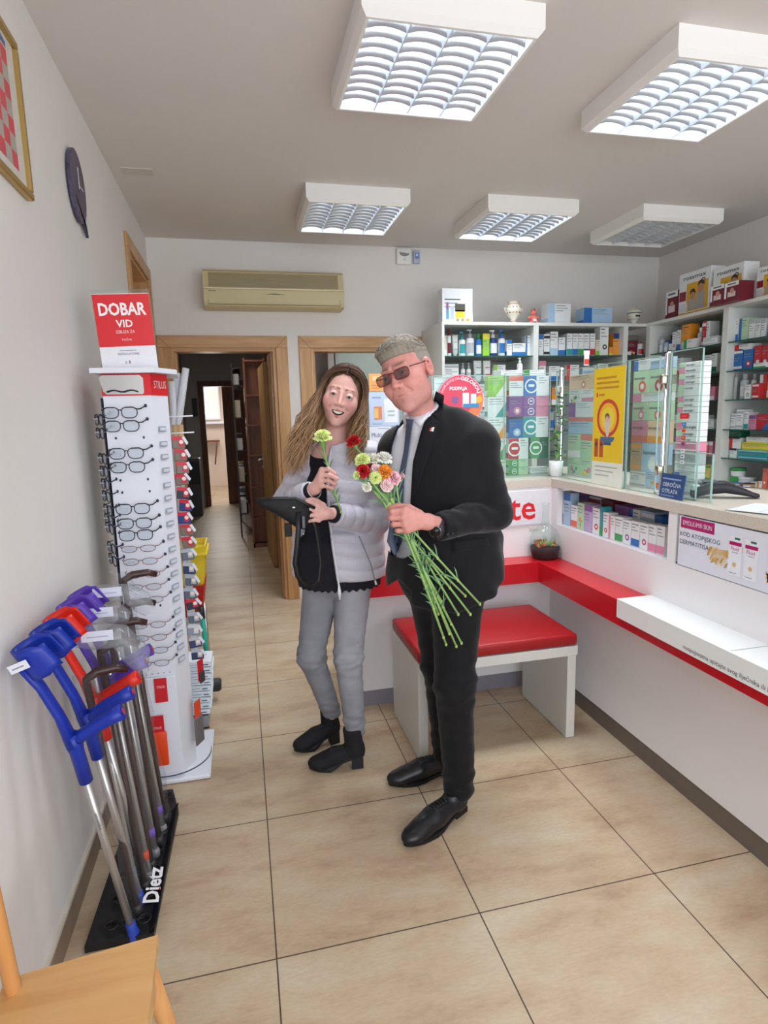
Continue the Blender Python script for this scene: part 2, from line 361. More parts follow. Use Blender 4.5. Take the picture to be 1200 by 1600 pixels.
# ================================================================== CEILING LIGHTS
HOUS = mat('white_lamp_housing', '#efedea', .4); LOUV = mat('satin_aluminium_louvre', '#e4eaf2', .35, .25)
TUBE = mat('fluorescent_tube', '#ffffff', .4, emit='#e6f1ff', estr=11.0); TUBEO = mat('tube_switched_off', '#c9ccce', .3)
def ceiling_lamp(x0, y0, label, lit, pw):
    w = .615; h = .095
    r = empty('ceiling_light', (x0+w/2, y0+w/2, CEIL), 0, label, 'ceiling light', 'square louvred ceiling lights')
    mb = MB(); a = w/2; t = .028; z0 = -h
    pf = [(-a, 0), (-a, z0+.02), (-a+.018, z0), (-a+t, z0), (-a+t, -.005), (-a, -.005)]
    for k in range(4):
        M4 = Matrix.Rotation(k*PI/2, 4, 'Z'); V = []
        for s in (-1, 1):
            for x, z in [(a, 0), (a, z0+.02), (a-.018, z0), (a-t, z0), (a-t, 0)]:
                V.append(M4 @ Vector((x, s*x, z)))
        mb.add(V, [(i, (i+1) % 5, 5+(i+1) % 5, 5+i) for i in range(5)], HOUS)
    mb.box(-a+.005, a-.005, -a+.005, a-.005, -.006, -.001, HOUS)
    mb.build('housing', r)
    i = a-t
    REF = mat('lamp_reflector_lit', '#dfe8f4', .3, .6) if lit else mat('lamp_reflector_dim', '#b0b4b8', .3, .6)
    mb = MB()
    for k in range(3):
        x = -i+2*i*(k+1)/4; mb.prism([(x-.009, -i, -.03), (x+.009, -i, -.03), (x+.002, -i, -h+.004), (x-.002, -i, -h+.004)], (0, 2*i, 0), LOUV)
    for k in range(9):
        y = -i+2*i*(k+1)/10
        for q in range(4):
            xa = -i+2*i*q/4+.003; xb = -i+2*i*(q+1)/4-.003
            n = 8; V = []
            for s in range(n+1):
                x = xa+(xb-xa)*s/n; d = (abs(s/n-.5)*2)**2*.012
                V += [(x, y-.007, -.045), (x, y+.007, -.045), (x, y, -h+.006+.012-d)]
            F = []
            for s in range(n):
                o = s*3; F += [(o, o+3, o+5, o+2), (o+1, o+2, o+5, o+4), (o, o+1, o+4, o+3)]
            mb.add(V, F, LOUV, True)
    mb.box(-i, i, -i, i, -.012, -.009, REF)
    mb.build('louvre', r)
    for k in range(4):
        x = -i+2*i*(k+.5)/4
        MB().cyl((x, -i+.01, -.033), (x, i-.01, -.033), .013, TUBE if lit else TUBEO, 10).build('fluorescent_tube', r)
    if pw:
        l = area_lamp('lamp_light', (0, 0, -h-.003), (0, 0, 0), 2*i, 2*i, pw, (.93, .97, 1), math.radians(105)); l.parent = r
    return r
ceiling_lamp(.43, .52, 'lit square louvred ceiling light nearest the camera, above the man', True, 9.5)
ceiling_lamp(1.55, .52, 'lit square louvred ceiling light cut off by the right edge of the photo', True, 9.5)
ceiling_lamp(.435, 2.15, 'lit square louvred ceiling light in front of the air conditioner', True, 9)
ceiling_lamp(1.54, 2.15, 'lit square louvred ceiling light above the back shelving', True, 9)
ceiling_lamp(2.62, 2.15, 'dim unlit square louvred ceiling light near the right wall', False, 0)
# ================================================================== AIR CONDITIONER AND SENSORS
ACM = mat('yellowed_plastic', '#cdbf95', .45, noise=.02); ACD = mat('yellowed_grille', '#a99a76', .55); DK = mat('dark_slot', '#3a352c', .7)
r = empty('air_conditioner', (.3, YB, 2.28), 0, 'yellowed split air conditioner on the back wall above the doors', 'air conditioner')
mb = MB(); x0, x1 = -.505, .51; zt = .268
prof = [(0, .005), (-.17, .0), (-.195, .012), (-.205, .04), (-.205, .12), (-.20, .128), (-.19, .135), (-.175, .25), (-.15, zt), (0, zt)]
mb.prism([(x0, y, z) for y, z in prof], (x1-x0, 0, 0), ACM); mb.build('body', r)
mb = MB()
for k in range(16):
    f = k/15; z = .145+f*.095; y = -.192+f*.013
    mb.box(x0+.04, x1-.04, y-.004, y, z-.0022, z+.0022, ACD)
mb.build('grille', r)
mb = MB(); mb.box(x0+.004, x1-.004, -.207, -.2, .127, .133, P('#efe6c6')); mb.box(x0+.03, x1-.03, -.2065, -.204, .018, .021, DK); mb.box(x0+.03, x0+.032, -.2065, -.204, .018, .06, DK); mb.box(x1-.032, x1-.03, -.2065, -.204, .018, .06, DK)
mb.add([(-.07+.14*i/12, -.2065, .098-.008*abs(i/6-1)**2) for i in range(13)]+[(-.07+.14*i/12, -.2065, .092-.002*abs(i/6-1)**2) for i in range(13)], [(i, i+1, 14+i, 13+i) for i in range(12)], DK)
mb.box(x0+.035, x0+.085, -.2065, -.205, .108, .112, DK)
mb.build('front_flap', r)
r = MB(); r.box(1.272, 1.392, YB-.04, YB, 2.655, 2.775, HOUS, .01, 2)
r.disc((1.332, YB-.0405, 2.69), .012, P('#d8d8d8')); r.add([(1.332-.04, YB-.041, 2.745)]+[(1.332+.04*math.cos(a), YB-.041, 2.735-.022*math.sin(a)) for a in [PI*i/8 for i in range(9)]][::-1], [list(range(10))], P('#8a8a8c'))
tag(r.build('motion_sensor'), 'white square alarm siren box high on the back wall', 'sensor')
r = MB(); r.box(1.410, 1.464, YB-.03, YB, 2.665, 2.765, P('#b9c0cc'), .006, 2); r.box(1.42, 1.454, YB-.032, YB-.03, 2.70, 2.745, P('#6f8fd0')); r.disc((1.437, YB-.0325, 2.728), .009, P('#dfe8ff'))
tag(r.build('motion_detector'), 'small grey blue detector with light window beside the siren box', 'detector')
# ================================================================== PICTURE AND CLOCK ON THE LEFT WALL
GOLD = mat('gold_frame', '#b89a5c', .35, .6)
r = empty('framed_picture', (XL, .37, 2.355), PI/2, 'gold framed picture of a red checkered shield on the left wall', 'picture')
mb = MB(); w, h = .27, .215
for a in ((-w, w, -h, -h+.022), (-w, w, h-.022, h), (-w, -w+.022, -h+.0222, h-.0222), (w-.022, w, -h+.0222, h-.0222)): mb.box(a[0], a[1], -.022, 0, a[2], a[3], GOLD, .004)
mb.build('frame', r)
mb = MB(); mb.box(-w+.02, w-.02, -.010, -.002, -h+.02, h-.02, P('#d8d4cc'))
import itertools
for i, j in itertools.product(range(8), range(7)):
    x = -.19+.38*i/8; z = -.16+.045*j
    if abs(x+.024) > .17-.0*z and j < 2: continue
    mb.add([(x, -.0105, z), (x+.0475, -.0105, z), (x+.0475, -.0105, z+.045), (x, -.0105, z+.045)], [(0, 1, 2, 3)], P('#d8525a') if (i+j) % 2 else P('#b4ada4'))
mb.add([(-.19, -.0107, .16), (.19, -.0107, .16), (.19, -.0107, .175), (.1, -.0107, .19), (-.1, -.0107, .19), (-.19, -.0107, .175)], [(0, 1, 2, 3, 4, 5)], P('#5a6f9c'))
mb.build('print', r)
r = empty('wall_clock', (XL, 1.26, 2.40), PI/2, 'oval purple slate wall clock with trailing tip on the left wall', 'clock')
pts = [(.115*math.cos(a), 0, .135*math.sin(a)) for a in [2*PI*i/40 for i in range(40)]]
pts[33] = (.085, 0, -.125); pts[34] = (.10, 0, -.165); pts[35] = (.055, 0, -.128)
mb = MB(); mb.prism([(x, -.008, z) for x, _, z in pts], (0, -.012, 0), mat('purple_slate', '#4d4560', .35, noise=.5, nscale=35)); mb.cyl((0, 0, 0), (0, -.009, 0), .03, DK); mb.build('clock_face', r)
mb = MB(); mb.box(-.004, .004, -.024, -.022, -.01, .07, P('#cfcad8')); mb.box(-.01, .05, -.026, -.024, -.003, .003, P('#cfcad8')); mb.build('clock_hands', r)
# ================================================================== COUNTERS
CX = 1.565; CY = 1.36; SLAB = mat('speckled_stone_worktop', '#cfc6ba', .28, noise=.10, nscale=220); RED = mat('red_laminate', '#c41a26', .28, noise=.01); PLN = mat('aluminium_plinth', '#9b9aa8', .4, .5)
KICK = mat('brown_grey_plinth', '#6f655c', .55)
UP = 1.0
r = empty('service_counter', (CX, CY, 0), 0, 'white L-shaped pharmacy counter body with display recess', 'counter')
def M0(): return MB(Matrix.Translation((-CX, -CY, 0)))
X0 = .52; YN = -1.6; X2 = 2.10; Y2 = 1.95
mb = M0()
mb.box(X0, CX+.02, CY, CY+.02, .085, 1.09, WHITE); mb.box(X0, X0+.02, CY+.0202, Y2, .085, 1.09, WHITE)
mb.box(CX, CX+.02, YN, CY-.0002, .085, .895, WHITE)                      # right front up to the display recess
mb.box(CX, CX+.03, 1.30, CY-.0003, .8952, 1.0898, WHITE); mb.box(CX, CX+.03, .422, .468, .8952, 1.0898, WHITE)
mb.box(CX+.0202, X2, YN, CY, .878, .8948, WHITE); mb.box(CX+.30, CX+.32, YN, CY-.0003, .8952, 1.0898, WHITE)
mb.build('front_panel', r)
M0().box(X0, CX+.02, CY+.004, CY+.02, 0, .085, PLN).build('plinth', r)
M0().box(CX+.004, CX+.02, YN, CY, 0, .085, KICK).build('plinth', r)
mb = M0(); mb.box(CX+.003, CX+.012, YN, .42, .894, .902, mat('green_glass_edge', '#1d5a55', .2)); mb.build('glass_edge', r)
mb = MB()
mb.prism([(X0-.02, CY-.005, 1.09), (CX-.005, CY-.005, 1.09), (CX-.005, YN, 1.09), (X2, YN, 1.09), (X2, Y2, 1.09), (X0-.02, Y2, 1.09)], (0, 0, .04), SLAB)
mb.box(CX-.0055, CX-.004, CY-.0055, CY-.004, 1.09, 1.13, DK)
tag(mb.build('stone_worktop'), 'pale speckled stone worktop running along the L-shaped counter', 'worktop')
r = MB(); p = .145; z0, z1 = .622, .725
r.prism([(X0, CY, z0), (X0, CY-p, z0), (CX-p, CY-p, z0), (CX-p, YN, z0), (CX, YN, z0), (CX, CY, z0)], (0, 0, z1-z0), RED)
r.box(CX-p-.0004, CX-p+.0004, CY-p-.0004, CY-p+.0004, z0, z1, P('#8f141c'))
tag(r.build('red_ledge'), 'red laminate bag ledge running along the white counter front', 'ledge')
r = MB(); r.prism([(CX-p-.012, YN, .660), (CX-p-.012, YN, .735), (CX, YN, .735), (CX, YN, .7255), (CX-p-.003, YN, .7255), (CX-p-.003, YN, .660)], (0, .545-YN, 0), mat('white_gloss_tray', '#eef1f1', .25))
r.text('nuspojavama upitajte svog liječnika ili ljekarnika', (CX-p-.0125, .17, .672), .022, P('#4a4a50'), (0, -1, 0), (0, 0, 1), 'L')
r.box(CX-p-.002, CX-.0, -.02, -.0165, .7352, .7356, P('#9aa09e'))
tag(r.build('white_ledge_cover'), 'white cover strip over the red ledge at right', 'ledge cover')
# poster with te on the back counter front
mb = MB(); a = at(640, 762, CY); b = at(855, 818, CY)
zt, zb = 1.075, .895
mb.box(1.0, 1.545, CY-.006, CY-.001, zb, zt, P('#e4e3ea'), .001); mb.text('te', (1.395, CY-.0065, .925), .185, mat('red_lettering', '#e0262e', .4), bold=.014)
mb.box(1.0, 1.545, CY-.007, CY-.006, zb-.001, zb+.001, P('#b8b8c4'))
tag(mb.build('poster'), 'white poster with big red letters te on the counter front', 'poster')
mb = MB(); mb.box(1.438, 1.50, CY-.004, CY-.001, .868, .884, P('#ece9ee')); mb.text('la R', (1.455, CY-.0045, .871), .012, P('#d8323c')); tag(mb.build('small_sign'), 'tiny white sticker with red print below the te poster', 'sticker')
# advert panel EMOLIUM
Mx = Matrix.Translation((CX-.002, .41, .898)) @ Matrix.Rotation(-PI/2, 4, 'Z')
mb = MB(Mx)
Wd = .95; mb.box(.004, Wd, -.0, .006, .0, .186, mat('advert_card', '#e3e6f2', .3))
mb.box(.013, .175, -.0008, 0, .143, .183, P('#b01a6c')); mb.text('EMOLIUM® SKIN', (.094, -.0012, .155), .024, P('#f4e6f0'), width=.14)
mb.text('KOD ATOPIJSKOG', (.012, -.0009, .112), .0235, P('#3a5160'), align='L'); mb.text('DERMATITISA', (.012, -.0009, .083), .0235, P('#3a5160'), align='L')
rnd = random.Random(4)
for q in range(34):
    t = q/34; cx = .175+.10*rnd.random()-.02; cz = .055+.045*rnd.random()
    mb.add([(cx-.012, -.0009-.00001*q, cz-.018), (cx-.006, -.0009-.00001*q, cz-.002), (cx+.004, -.0009-.00001*q, cz+.004), (cx-.003, -.0009-.00001*q, cz-.014)], [(0, 1, 2, 3)], P(rnd.choice(['#d9b36a', '#c79a4e', '#e6cc92'])))
for q in range(5): mb.add([(.30, -.0008, .125-.004*q), (.30, -.0008, .122-.004*q), (.18-.004*q, -.0008, .05+.01*q), (.178-.004*q, -.0008, .052+.01*q)][::-1], [(0, 1, 2, 3)], P('#d9b36a'))
for cx in (.27, .335):
    mb.box(cx-.027, cx+.027, -.0012, -.0008, .022, .155, P('#eceef6')); mb.box(cx-.025, cx+.025, -.0016, -.0012, .125, .137, P('#b01a6c'))
    mb.box(cx-.004, cx+.018, -.0016, -.0012, .145, .152, P('#2a6a58')); mb.text('Fluid', (cx-.002, -.0016, .108), .018, P('#b01a6c')); mb.box(cx-.012, cx+.012, -.0016, -.0012, .1, .102, P('#7a8aa0'))
    mb.disc((cx, -.0016, .06), .008, P('#dcb98a')); mb.box(cx-.02, cx+.01, -.0016, -.0012, .03, .032, P('#7a8aa0'))
mb.disc((.43, -.0012, .10), .03, P('#4a2418')); mb.box(.40, .46, -.0016, -.0012, .108, .135, P('#e3e6f2'))
for q in range(16): mb.add([(.39+.05*rnd.random(), -.0017, .03+.04*rnd.random()) for _ in range(3)], [(0, 1, 2)], P('#d89a3e'))
tag(mb.build('advert_panel'), 'EMOLIUM SKIN advert panel with wheat ears and two tubes below worktop', 'advert')
# ================================================================== BENCH
BR = mat('red_leatherette', '#a0161b', .42, bump=.05, bscale=300); bx0, bx1, by0, by1 = .655, 1.395, .795, 1.25
BW = mat('bench_white', '#d9d9d4', .4)
r = empty('bench', (1.025, 1.02, 0), 0, 'white panel-legged bench with red padded seat in front of counter', 'bench')
def MBn(): return MB(Matrix.Translation((-1.025, -1.02, 0)))
for a in (bx0, bx1-.042): MBn().box(a, a+.042, by0+.012, by1, .002, .405, BW, .002).build('leg', r)
MBn().box(bx0, bx1, by0, by1, .40, .445, BW, .002).build('frame', r)
MBn().box(bx0+.0, bx1-.0, by0-.0, by1, .447, .50, BR, .014, 3).build('seat_cushion', r, label='red leatherette cushion')
# ================================================================== SHELVING
GLE = mat('glass_shelf', '#9fc4b6', .06, trans=.0, alpha=.55); GEDGE = mat('green_glass_edge', '#1d5a55', .2)
SHX0, SHY, SHT = 1.473, 2.84, 2.148; RX, RYE = 3.185, .70
LV = [1.905, 1.715, 1.525, 1.327, 1.134]
SHW = mat('shelf_white', '#dcdfdb', .45, noise=.01)
r = empty('back_shelf_unit', (SHX0, YB, 0), 0, 'white shelving unit with glass shelves on the back wall', 'shelving unit')
O = Matrix.Translation((-SHX0, -YB, 0))
MB(O).box(SHX0, SHX0+.02, SHY, YB, 0, SHT-.0222, SHW).build('side_panel', r)
for x in (2.21, 2.985): MB(O).box(x, x+.04, SHY, YB-.013, .9502, SHT-.0222, SHW).build('divider', r)
MB(O).box(SHX0, RX+.02, SHY, YB, SHT-.022, SHT, SHW).build('top_panel', r)
MB(O).box(SHX0+.02, RX+.3, YB-.012, YB-.001, 0, SHT-.02, mat('shelf_back_panel', '#b6b9b4', .6)).build('back_panel', r)
mb = MB(O); mb.box(SHX0+.02, RX, SHY+.01, YB-.012, .0, .95, SHW)
for k in range(3):
    for q in range(4): mb.box(SHX0+.03+k*.57, SHX0+.58+k*.57, SHY-.012, SHY+.008, .05+q*.22, .05+q*.22+.21, SHW, .002)
mb.build('drawer_base', r)
for z in LV:
    for a, b in ((SHX0+.02, 2.21), (2.25, 2.985), (3.025, 3.20)):
        m = MB(O); m.box(a, b, SHY+.012, YB-.012, z-.007, z, GLE); m.box(a, b, SHY+.011, SHY+.013, z-.007, z, GEDGE); m.build('glass_shelf', r)
r = empty('right_shelf_unit', (XR, 1.9, 0), 0, 'white shelving unit with glass shelves on the right wall', 'shelving unit')
O = Matrix.Translation((-XR, -1.9, 0)); RYT = SHY
MB(O).box(RX, XR, RYE, RYT, SHT-.022, SHT, SHW).build('top_panel', r)
DV = [2.79, 2.0, 1.2]
for y in DV: MB(O).box(RX, XR-.013, y, y+.045, .9502, SHT-.0222, SHW).build('divider', r)
MB(O).box(XR-.012, XR-.001, RYE, RYT, 0, SHT-.02, mat('shelf_back_panel')).build('back_panel', r)
MB(O).box(RX+.01, XR, RYE, RYT, 0, .95, SHW).box(RX-.008, RX+.012, RYE, RYT, .93, .95, SHW).build('drawer_base', r)
for z in LV:
    for a, b in ((2.045, 2.79), (1.245, 2.0), (RYE, 1.2)):
        m = MB(O); m.box(RX+.012, XR-.012, a, b, z-.007, z, GLE); m.box(RX+.010, RX+.013, a, b, z-.007, z, GEDGE); m.build('glass_shelf', r)
# ================================================================== PRODUCTS
CN = {'white': '#e6e9ea', 'cream': '#ddd3bb', 'grey': '#b4b9bd', 'red': '#c8323a', 'green': '#3f9a52', 'lime': '#8cc63f', 'teal': '#2f9aa0', 'blue': '#2c6fb8',
      'navy': '#1f3c7a', 'orange': '#ef9a33', 'yellow': '#e6d24a', 'pink': '#e08aa8', 'purple': '#8a5aa0', 'maroon': '#6e1a2c', 'black': '#2a2a2e', 'beige': '#c9a27a',
      'pale blue': '#a9c8e2', 'pale green': '#b9d8b4', 'coral': '#e2705c', 'silver': '#b9bcc0', 'dark green': '#17624a', 'peach': '#e9c3a2', 'lilac': '#c0a8d0', 'magenta': '#b02a70'}
STY = ['band', 'side stripe', 'disc', 'ring', 'top band', 'corner', 'print', 'two bands']
def C(n): return P(CN[n])
PR = []          # (object, description, place, order)
def product(kind, w, h, base, acc, sty, d, seed=0, txt=None):
    """mesh builder in local space: stands on z=0, front at y=0 facing -y, centred in x"""
    rd = random.Random(seed*7919+int(w*1e4)+int(h*1e4)); mb = MB(); B = C(base); A = C(acc); L = P('#8d949c'); e = -.0006
    if kind == 'box':
        mb.box(-w/2, w/2, 0, d, 0, h, B, min(.0012, w*.05))
        mb.box(-w/2+.001, w/2-.001, d*.06, d*.062, h, h+.0002, L); mb.box(-w/2-.0002, -w/2, .004, d-.004, h*.05, h*.3, A)
        lx0, lx1, lz0, lz1 = -w*.42, w*.42, h*.55, h*.9
        if sty == 0: mb.box(-w/2, w/2, e, 0, h*.04, h*.32, A)
        elif sty == 1: mb.box(-w/2, -w*.22, e, 0, 0.001, h-.001, A); lx0 = -w*.16
        elif sty == 2: mb.disc((w*.08, e, h*.3), min(w, h)*.26, A, n=16); mb.disc((w*.08, e*1.5, h*.3), min(w, h)*.13, P('#f2ece6'), n=12)
        elif sty == 3:
            rr = min(w, h)*.36; mb.box(-w/2, w*.0, e, 0, .001, h-.001, A); mb.disc((-w*.2, e*1.3, h*.5), rr, P('#f0f2f4'), r0=rr*.8, n=20); mb.disc((-w*.2, e*1.4, h*.5), rr*.72, A, n=16)
            mb.box(-w*.2-rr*.45, -w*.2+rr*.45, e*1.8, e*1.3, h*.46, h*.58, P('#f0f2f4')); lx0 = w*.1
        elif sty == 4: mb.box(-w/2, w/2, e, 0, h*.76, h-.001, A); lz0, lz1 = h*.35, h*.66
        elif sty == 5: mb.add([(w/2, e, 0.001), (w/2, e, h*.75), (-w*.1, e, 0.001)], [(0, 1, 2)], A)
        elif sty == 6:
            for _ in range(5):
                a = rd.uniform(-w*.4, w*.25); c = rd.uniform(h*.08, h*.4); mb.disc((a+w*.08, e*(1+.1*_), c), min(w, h)*rd.uniform(.08, .2), A if _ % 2 else C(rd.choice(['orange', 'teal', 'pink', 'yellow'])), n=10)
        else: mb.box(-w/2, w/2, e, 0, h*.08, h*.2, A); mb.box(-w/2, w/2, e, 0, h*.8, h*.92, A); lz0, lz1 = h*.38, h*.7
        if txt: mb.text(txt, (lx0, e*1.9, h*.62 if h > .03 else h*.22), min(h*.26, w*.17) if h > .03 else min(h*.62, w*.2), P('#3a4450'), align='L', bold=.01)
        else:
            n = 3 if h > .03 else 2
            for k in range(n):
                z = lz1-(lz1-lz0)*k/n; x1 = lx1-(lx1-lx0)*rd.uniform(0, .5); mb.box(lx0, x1, e*1.2, e*.9, z-h*.03, z, L if k else P('#545b66'))
    elif kind in ('bottle', 'pump', 'spray', 'jar', 'can', 'clear bottle'):
        R = w/2; cz = .78 if kind in ('bottle', 'clear bottle') else .70 if kind in ('pump', 'spray') else .8
        if kind == 'can': cz = .9
        body = [(R*.92, 0), (R, .004), (R, h*(cz-.08)), (R*.85, h*(cz-.03)), (R*.45, h*cz)]
        if kind == 'jar': body = [(R*.8, 0), (R*.9, h*.06), (R, h*.8), (R, h*.82)]
        mb.lathe(body, (0, R, 0), B, 16)
        if kind in ('bottle', 'clear bottle'): mb.lathe([(R*.55, h*cz), (R*.55, h-.002), (R*.5, h)], (0, R, 0), A, 12)
        elif kind == 'jar': mb.lathe([(R*1.06, h*.82), (R*1.06, h-.002), (R, h)], (0, R, 0), A, 16)
        elif kind == 'can': mb.lathe([(R*.5, h*cz), (R*.45, h)], (0, R, 0), A, 12)
        else:
            mb.lathe([(R*.5, h*cz), (R*.5, h*.84), (R*.2, h*.85), (R*.18, h*.95)], (0, R, 0), A, 12)
            mb.box(-R*.75 if kind == 'pump' else -R*.35, R*.35, R*.75, R*1.25, h*.94, h, A, .001)
        a = [PI*(1.2+.6*k/6) for k in range(7)]
        V = [(R*1.01*math.cos(t), R+R*1.01*math.sin(t), z) for z in (h*.12, h*.5) for t in a]
        mb.add(V, [(k, k+1, 8+k, 7+k) for k in range(6)], P('#dfe4e8') if base not in ('white', 'grey', 'cream') else A)
    elif kind == 'tube':
        V = []; n = 12
        for z, rx, ry in ((0, .32, .32), (h*.12, .34, .34), (h*.13, .46, .42), (h*.6, .48, .3), (h*.97, .5, .03), (h, .5, .03)):
            for k in range(n): an = 2*PI*k/n; V.append((w*rx*math.cos(an), w*.5+w*ry*math.sin(an), z))
        mb.add(V, [(i*n+k, i*n+(k+1) % n, (i+1)*n+(k+1) % n, (i+1)*n+k) for i in range(5) for k in range(n)]+[list(range(n))[::-1], [5*n+k for k in range(n)]], B, True)
        mb.box(-w*.34, w*.34, w*.06, w*.10, h*.3, h*.36, A); mb.box(-w*.3, w*.3, w*.17, w*.2, h*.66, h*.69, A)
    return mb
FP = {'front': 'b'}
def put(place, ax, v, zbase, specs, depth=.08, face=0.0, order=0, grp=None):
    """specs: (px0, px1, top_py, kind, base, accent, style[, options]); the item stands at zbase on the plane axis ax = v"""
    for k, s in enumerate(specs):
        px0, px1, pt, kind, base, acc, sty = s[:7]; opt = s[7] if len(s) > 7 else {}
        zb = opt.get('z', zbase); vv = v+opt.get('dv', 0)
        d0 = at(px0, pt+15, vv, ax); d1 = at(px1, pt+15, vv, ax); tp = at((px0+px1)/2, pt, vv, ax)
        w = (d1-d0).length; w = math.hypot(d1.x-d0.x, d1.y-d0.y)*.985
        h = max(tp.z-zb, .012); c = (d0+d1)/2
        mb = product(kind, w, h, base, acc, sty, opt.get('d', depth), k, opt.get('t'))
        nm = {'box': 'medicine_box', 'bottle': 'bottle', 'clear bottle': 'bottle', 'pump': 'pump_bottle', 'spray': 'spray_bottle', 'jar': 'cream_jar', 'can': 'spray_can', 'tube': 'cream_tube'}[kind]
        o = mb.build(nm); o.location = (c.x, vv, zb) if ax == 1 else (vv, c.y, zb)
        o.rotation_euler = (0, 0, 0 if ax == 1 else -PI/2)
        if opt.get('flat'): pass
        desc = opt.get('l')
        if not desc:
            desc = base+(' box' if kind == 'box' else ' '+kind)
            if kind == 'box': desc += ' with '+acc+' '+STY[sty]
            elif acc != base: desc += ' with '+acc+(' cap' if kind != 'tube' else ' print')
        o['category'] = {'box': 'box', 'pump': 'bottle', 'spray': 'bottle', 'clear bottle': 'bottle'}.get(kind, kind)
        o['group'] = grp or ('products on the '+place)
        PR.append([o, desc, place, (px0+px1)/2, -zb])
S1 = 'upper shelf of back unit'
put(S1, 1, 2.90, 1.905, [
 (692, 698, 524, 'box', 'cream', 'white', 0), (699, 706, 514, 'bottle', 'white', 'maroon', 0), (708, 717, 523, 'tube', 'white', 'grey', 0), (718, 729, 518, 'pump', 'white', 'teal', 0),
 (730, 743, 514, 'pump', 'white', 'grey', 0), (744, 754, 521, 'bottle', 'blue', 'green', 0), (754.5, 765, 521, 'box', 'lime', 'yellow', 4), (766, 779, 515, 'pump', 'navy', 'white', 0),
 (780, 791, 515, 'pump', 'white', 'blue', 0), (792, 800, 531, 'box', 'white', 'blue', 4), (801, 821, 536, 'box', 'white', 'blue', 0), (822, 829, 524, 'box', 'white', 'blue', 1),
 (842, 849, 522, 'box', 'white', 'blue', 4), (850, 859, 522, 'box', 'white', 'black', 7), (860, 872, 518, 'box', 'white', 'pale blue', 0), (873, 883, 527, 'box', 'white', 'blue', 0),
 (886, 894.5, 521, 'box', 'white', 'teal', 0), (895, 903, 521, 'box', 'white', 'blue', 0), (903.5, 912, 521, 'box', 'white', 'green', 0), (912.5, 921, 521, 'box', 'white', 'dark green', 0),
 (922, 930, 521, 'box', 'white', 'red', 0), (930.5, 937, 531, 'box', 'cream', 'lime', 0), (937.5, 951, 509, 'box', 'white', 'black', 2), (951.5, 957, 542, 'box', 'orange', 'yellow', 0), (958, 968, 521, 'box', 'orange', 'navy', 4),
 (979, 996, 532, 'box', 'maroon', 'white', 6, {'z': 1.90, 'l': 'maroon gift bag with white print'}), (998, 1008, 534, 'can', 'white', 'red', 0)])
S2 = 'second shelf of back unit'
put(S2, 1, 2.90, 1.715, [
 (693, 717, 569, 'box', 'white', 'grey', 7), (721, 728, 567, 'spray', 'white', 'grey', 0), (730, 737, 567, 'spray', 'white', 'grey', 0), (742, 755, 563, 'tube', 'white', 'teal', 0), (757, 769, 563, 'tube', 'white', 'red', 0),
 (772, 790, 570, 'box', 'white', 'lime', 1), (842, 853, 564, 'box', 'white', 'pink', 4), (858, 875, 572, 'box', 'white', 'blue', 0), (885, 905, 570, 'box', 'white', 'red', 1), (910, 930, 574, 'box', 'pale blue', 'white', 4), (934, 950, 568, 'box', 'white', 'orange', 0), (955, 972, 572, 'box', 'white', 'green', 2)])
S3 = 'third shelf of back unit'
put(S3, 1, 2.90, 1.525, [(693, 706, 600, 'box', 'white', 'grey', 0), (708, 724, 608, 'box', 'pale green', 'white', 0), (726, 740, 603, 'box', 'white', 'blue', 4), (742, 758, 600, 'box', 'white', 'teal', 1),
 (862, 880, 605, 'box', 'orange', 'white', 0), (858, 861.5, 600, 'can', 'grey', 'blue', 0)])
S4 = 'fourth shelf of back unit'
put(S4, 1, 2.90, 1.327, [(693, 712, 640, 'box', 'white', 'red', 0), (714, 736, 645, 'box', 'white', 'green', 4), (738, 758, 640, 'box', 'white', 'blue', 0), (860, 868, 640, 'can', 'grey', 'blue', 0), (868.5, 878, 645, 'box', 'white', 'coral', 0)])
T1 = 'top of back unit'
put(T1, 1, 2.93, SHT, [(857, 892, 474, 'box', 'white', 'pale blue', 1, {'d': .12}), (912, 957, 481, 'box', 'pale blue', 'blue', 1, {'d': .12})])
# infuser carton with printed cup
mb = product('box', .24, .25, 'white', 'white', 7, .09, 3); mb.ms = mb.ms
for a in (('#f0c83a', .02, .07, .045), ('#5a564a', .02, .115, .05)): mb.box(a[1]-a[3]*.8, a[1]+a[3]*.8, -.0022, -.001, a[2]-.03, a[2]+.025, P(a[0]))
mb.box(-.09, -.07, -.002, -.001, .03, .15, P('#5aa0d8')); mb.box(-.055, -.03, -.002, -.001, .03, .12, P('#b8c8e8')); mb.box(-.085, -.075, -.0025, -.001, .1, .15, P('#d03a5a'))
for k in range(3): mb.disc((.0+.04*k, -.002, .025), .013, P('#b0a070') if k < 2 else P('#e8a030'), n=12)
a = at(715, 500, 2.92); tag(mb.build('drinking_cup_carton', loc=(a.x, 2.92, SHT)), 'large white carton picturing a yellow cup on top of the back unit', 'box')
def vase(px, prof, n, label, cat, cols, extra=None):
    a = at(px, 500, 2.96); mb = MB()
    mb.lathe(prof, (0, 0, 0), mat('painted_ceramic', '#e3dccb', .3), 24)
    for i, (z0, z1, r0, c) in enumerate(cols): mb.lathe([(r0*1.012, z0), (r0*1.012, z1)], (0, 0, 0), P(c), 24)
    if extra: extra(mb)
    return tag(mb.build(n, loc=(a.x, 2.96, SHT)), label, cat)
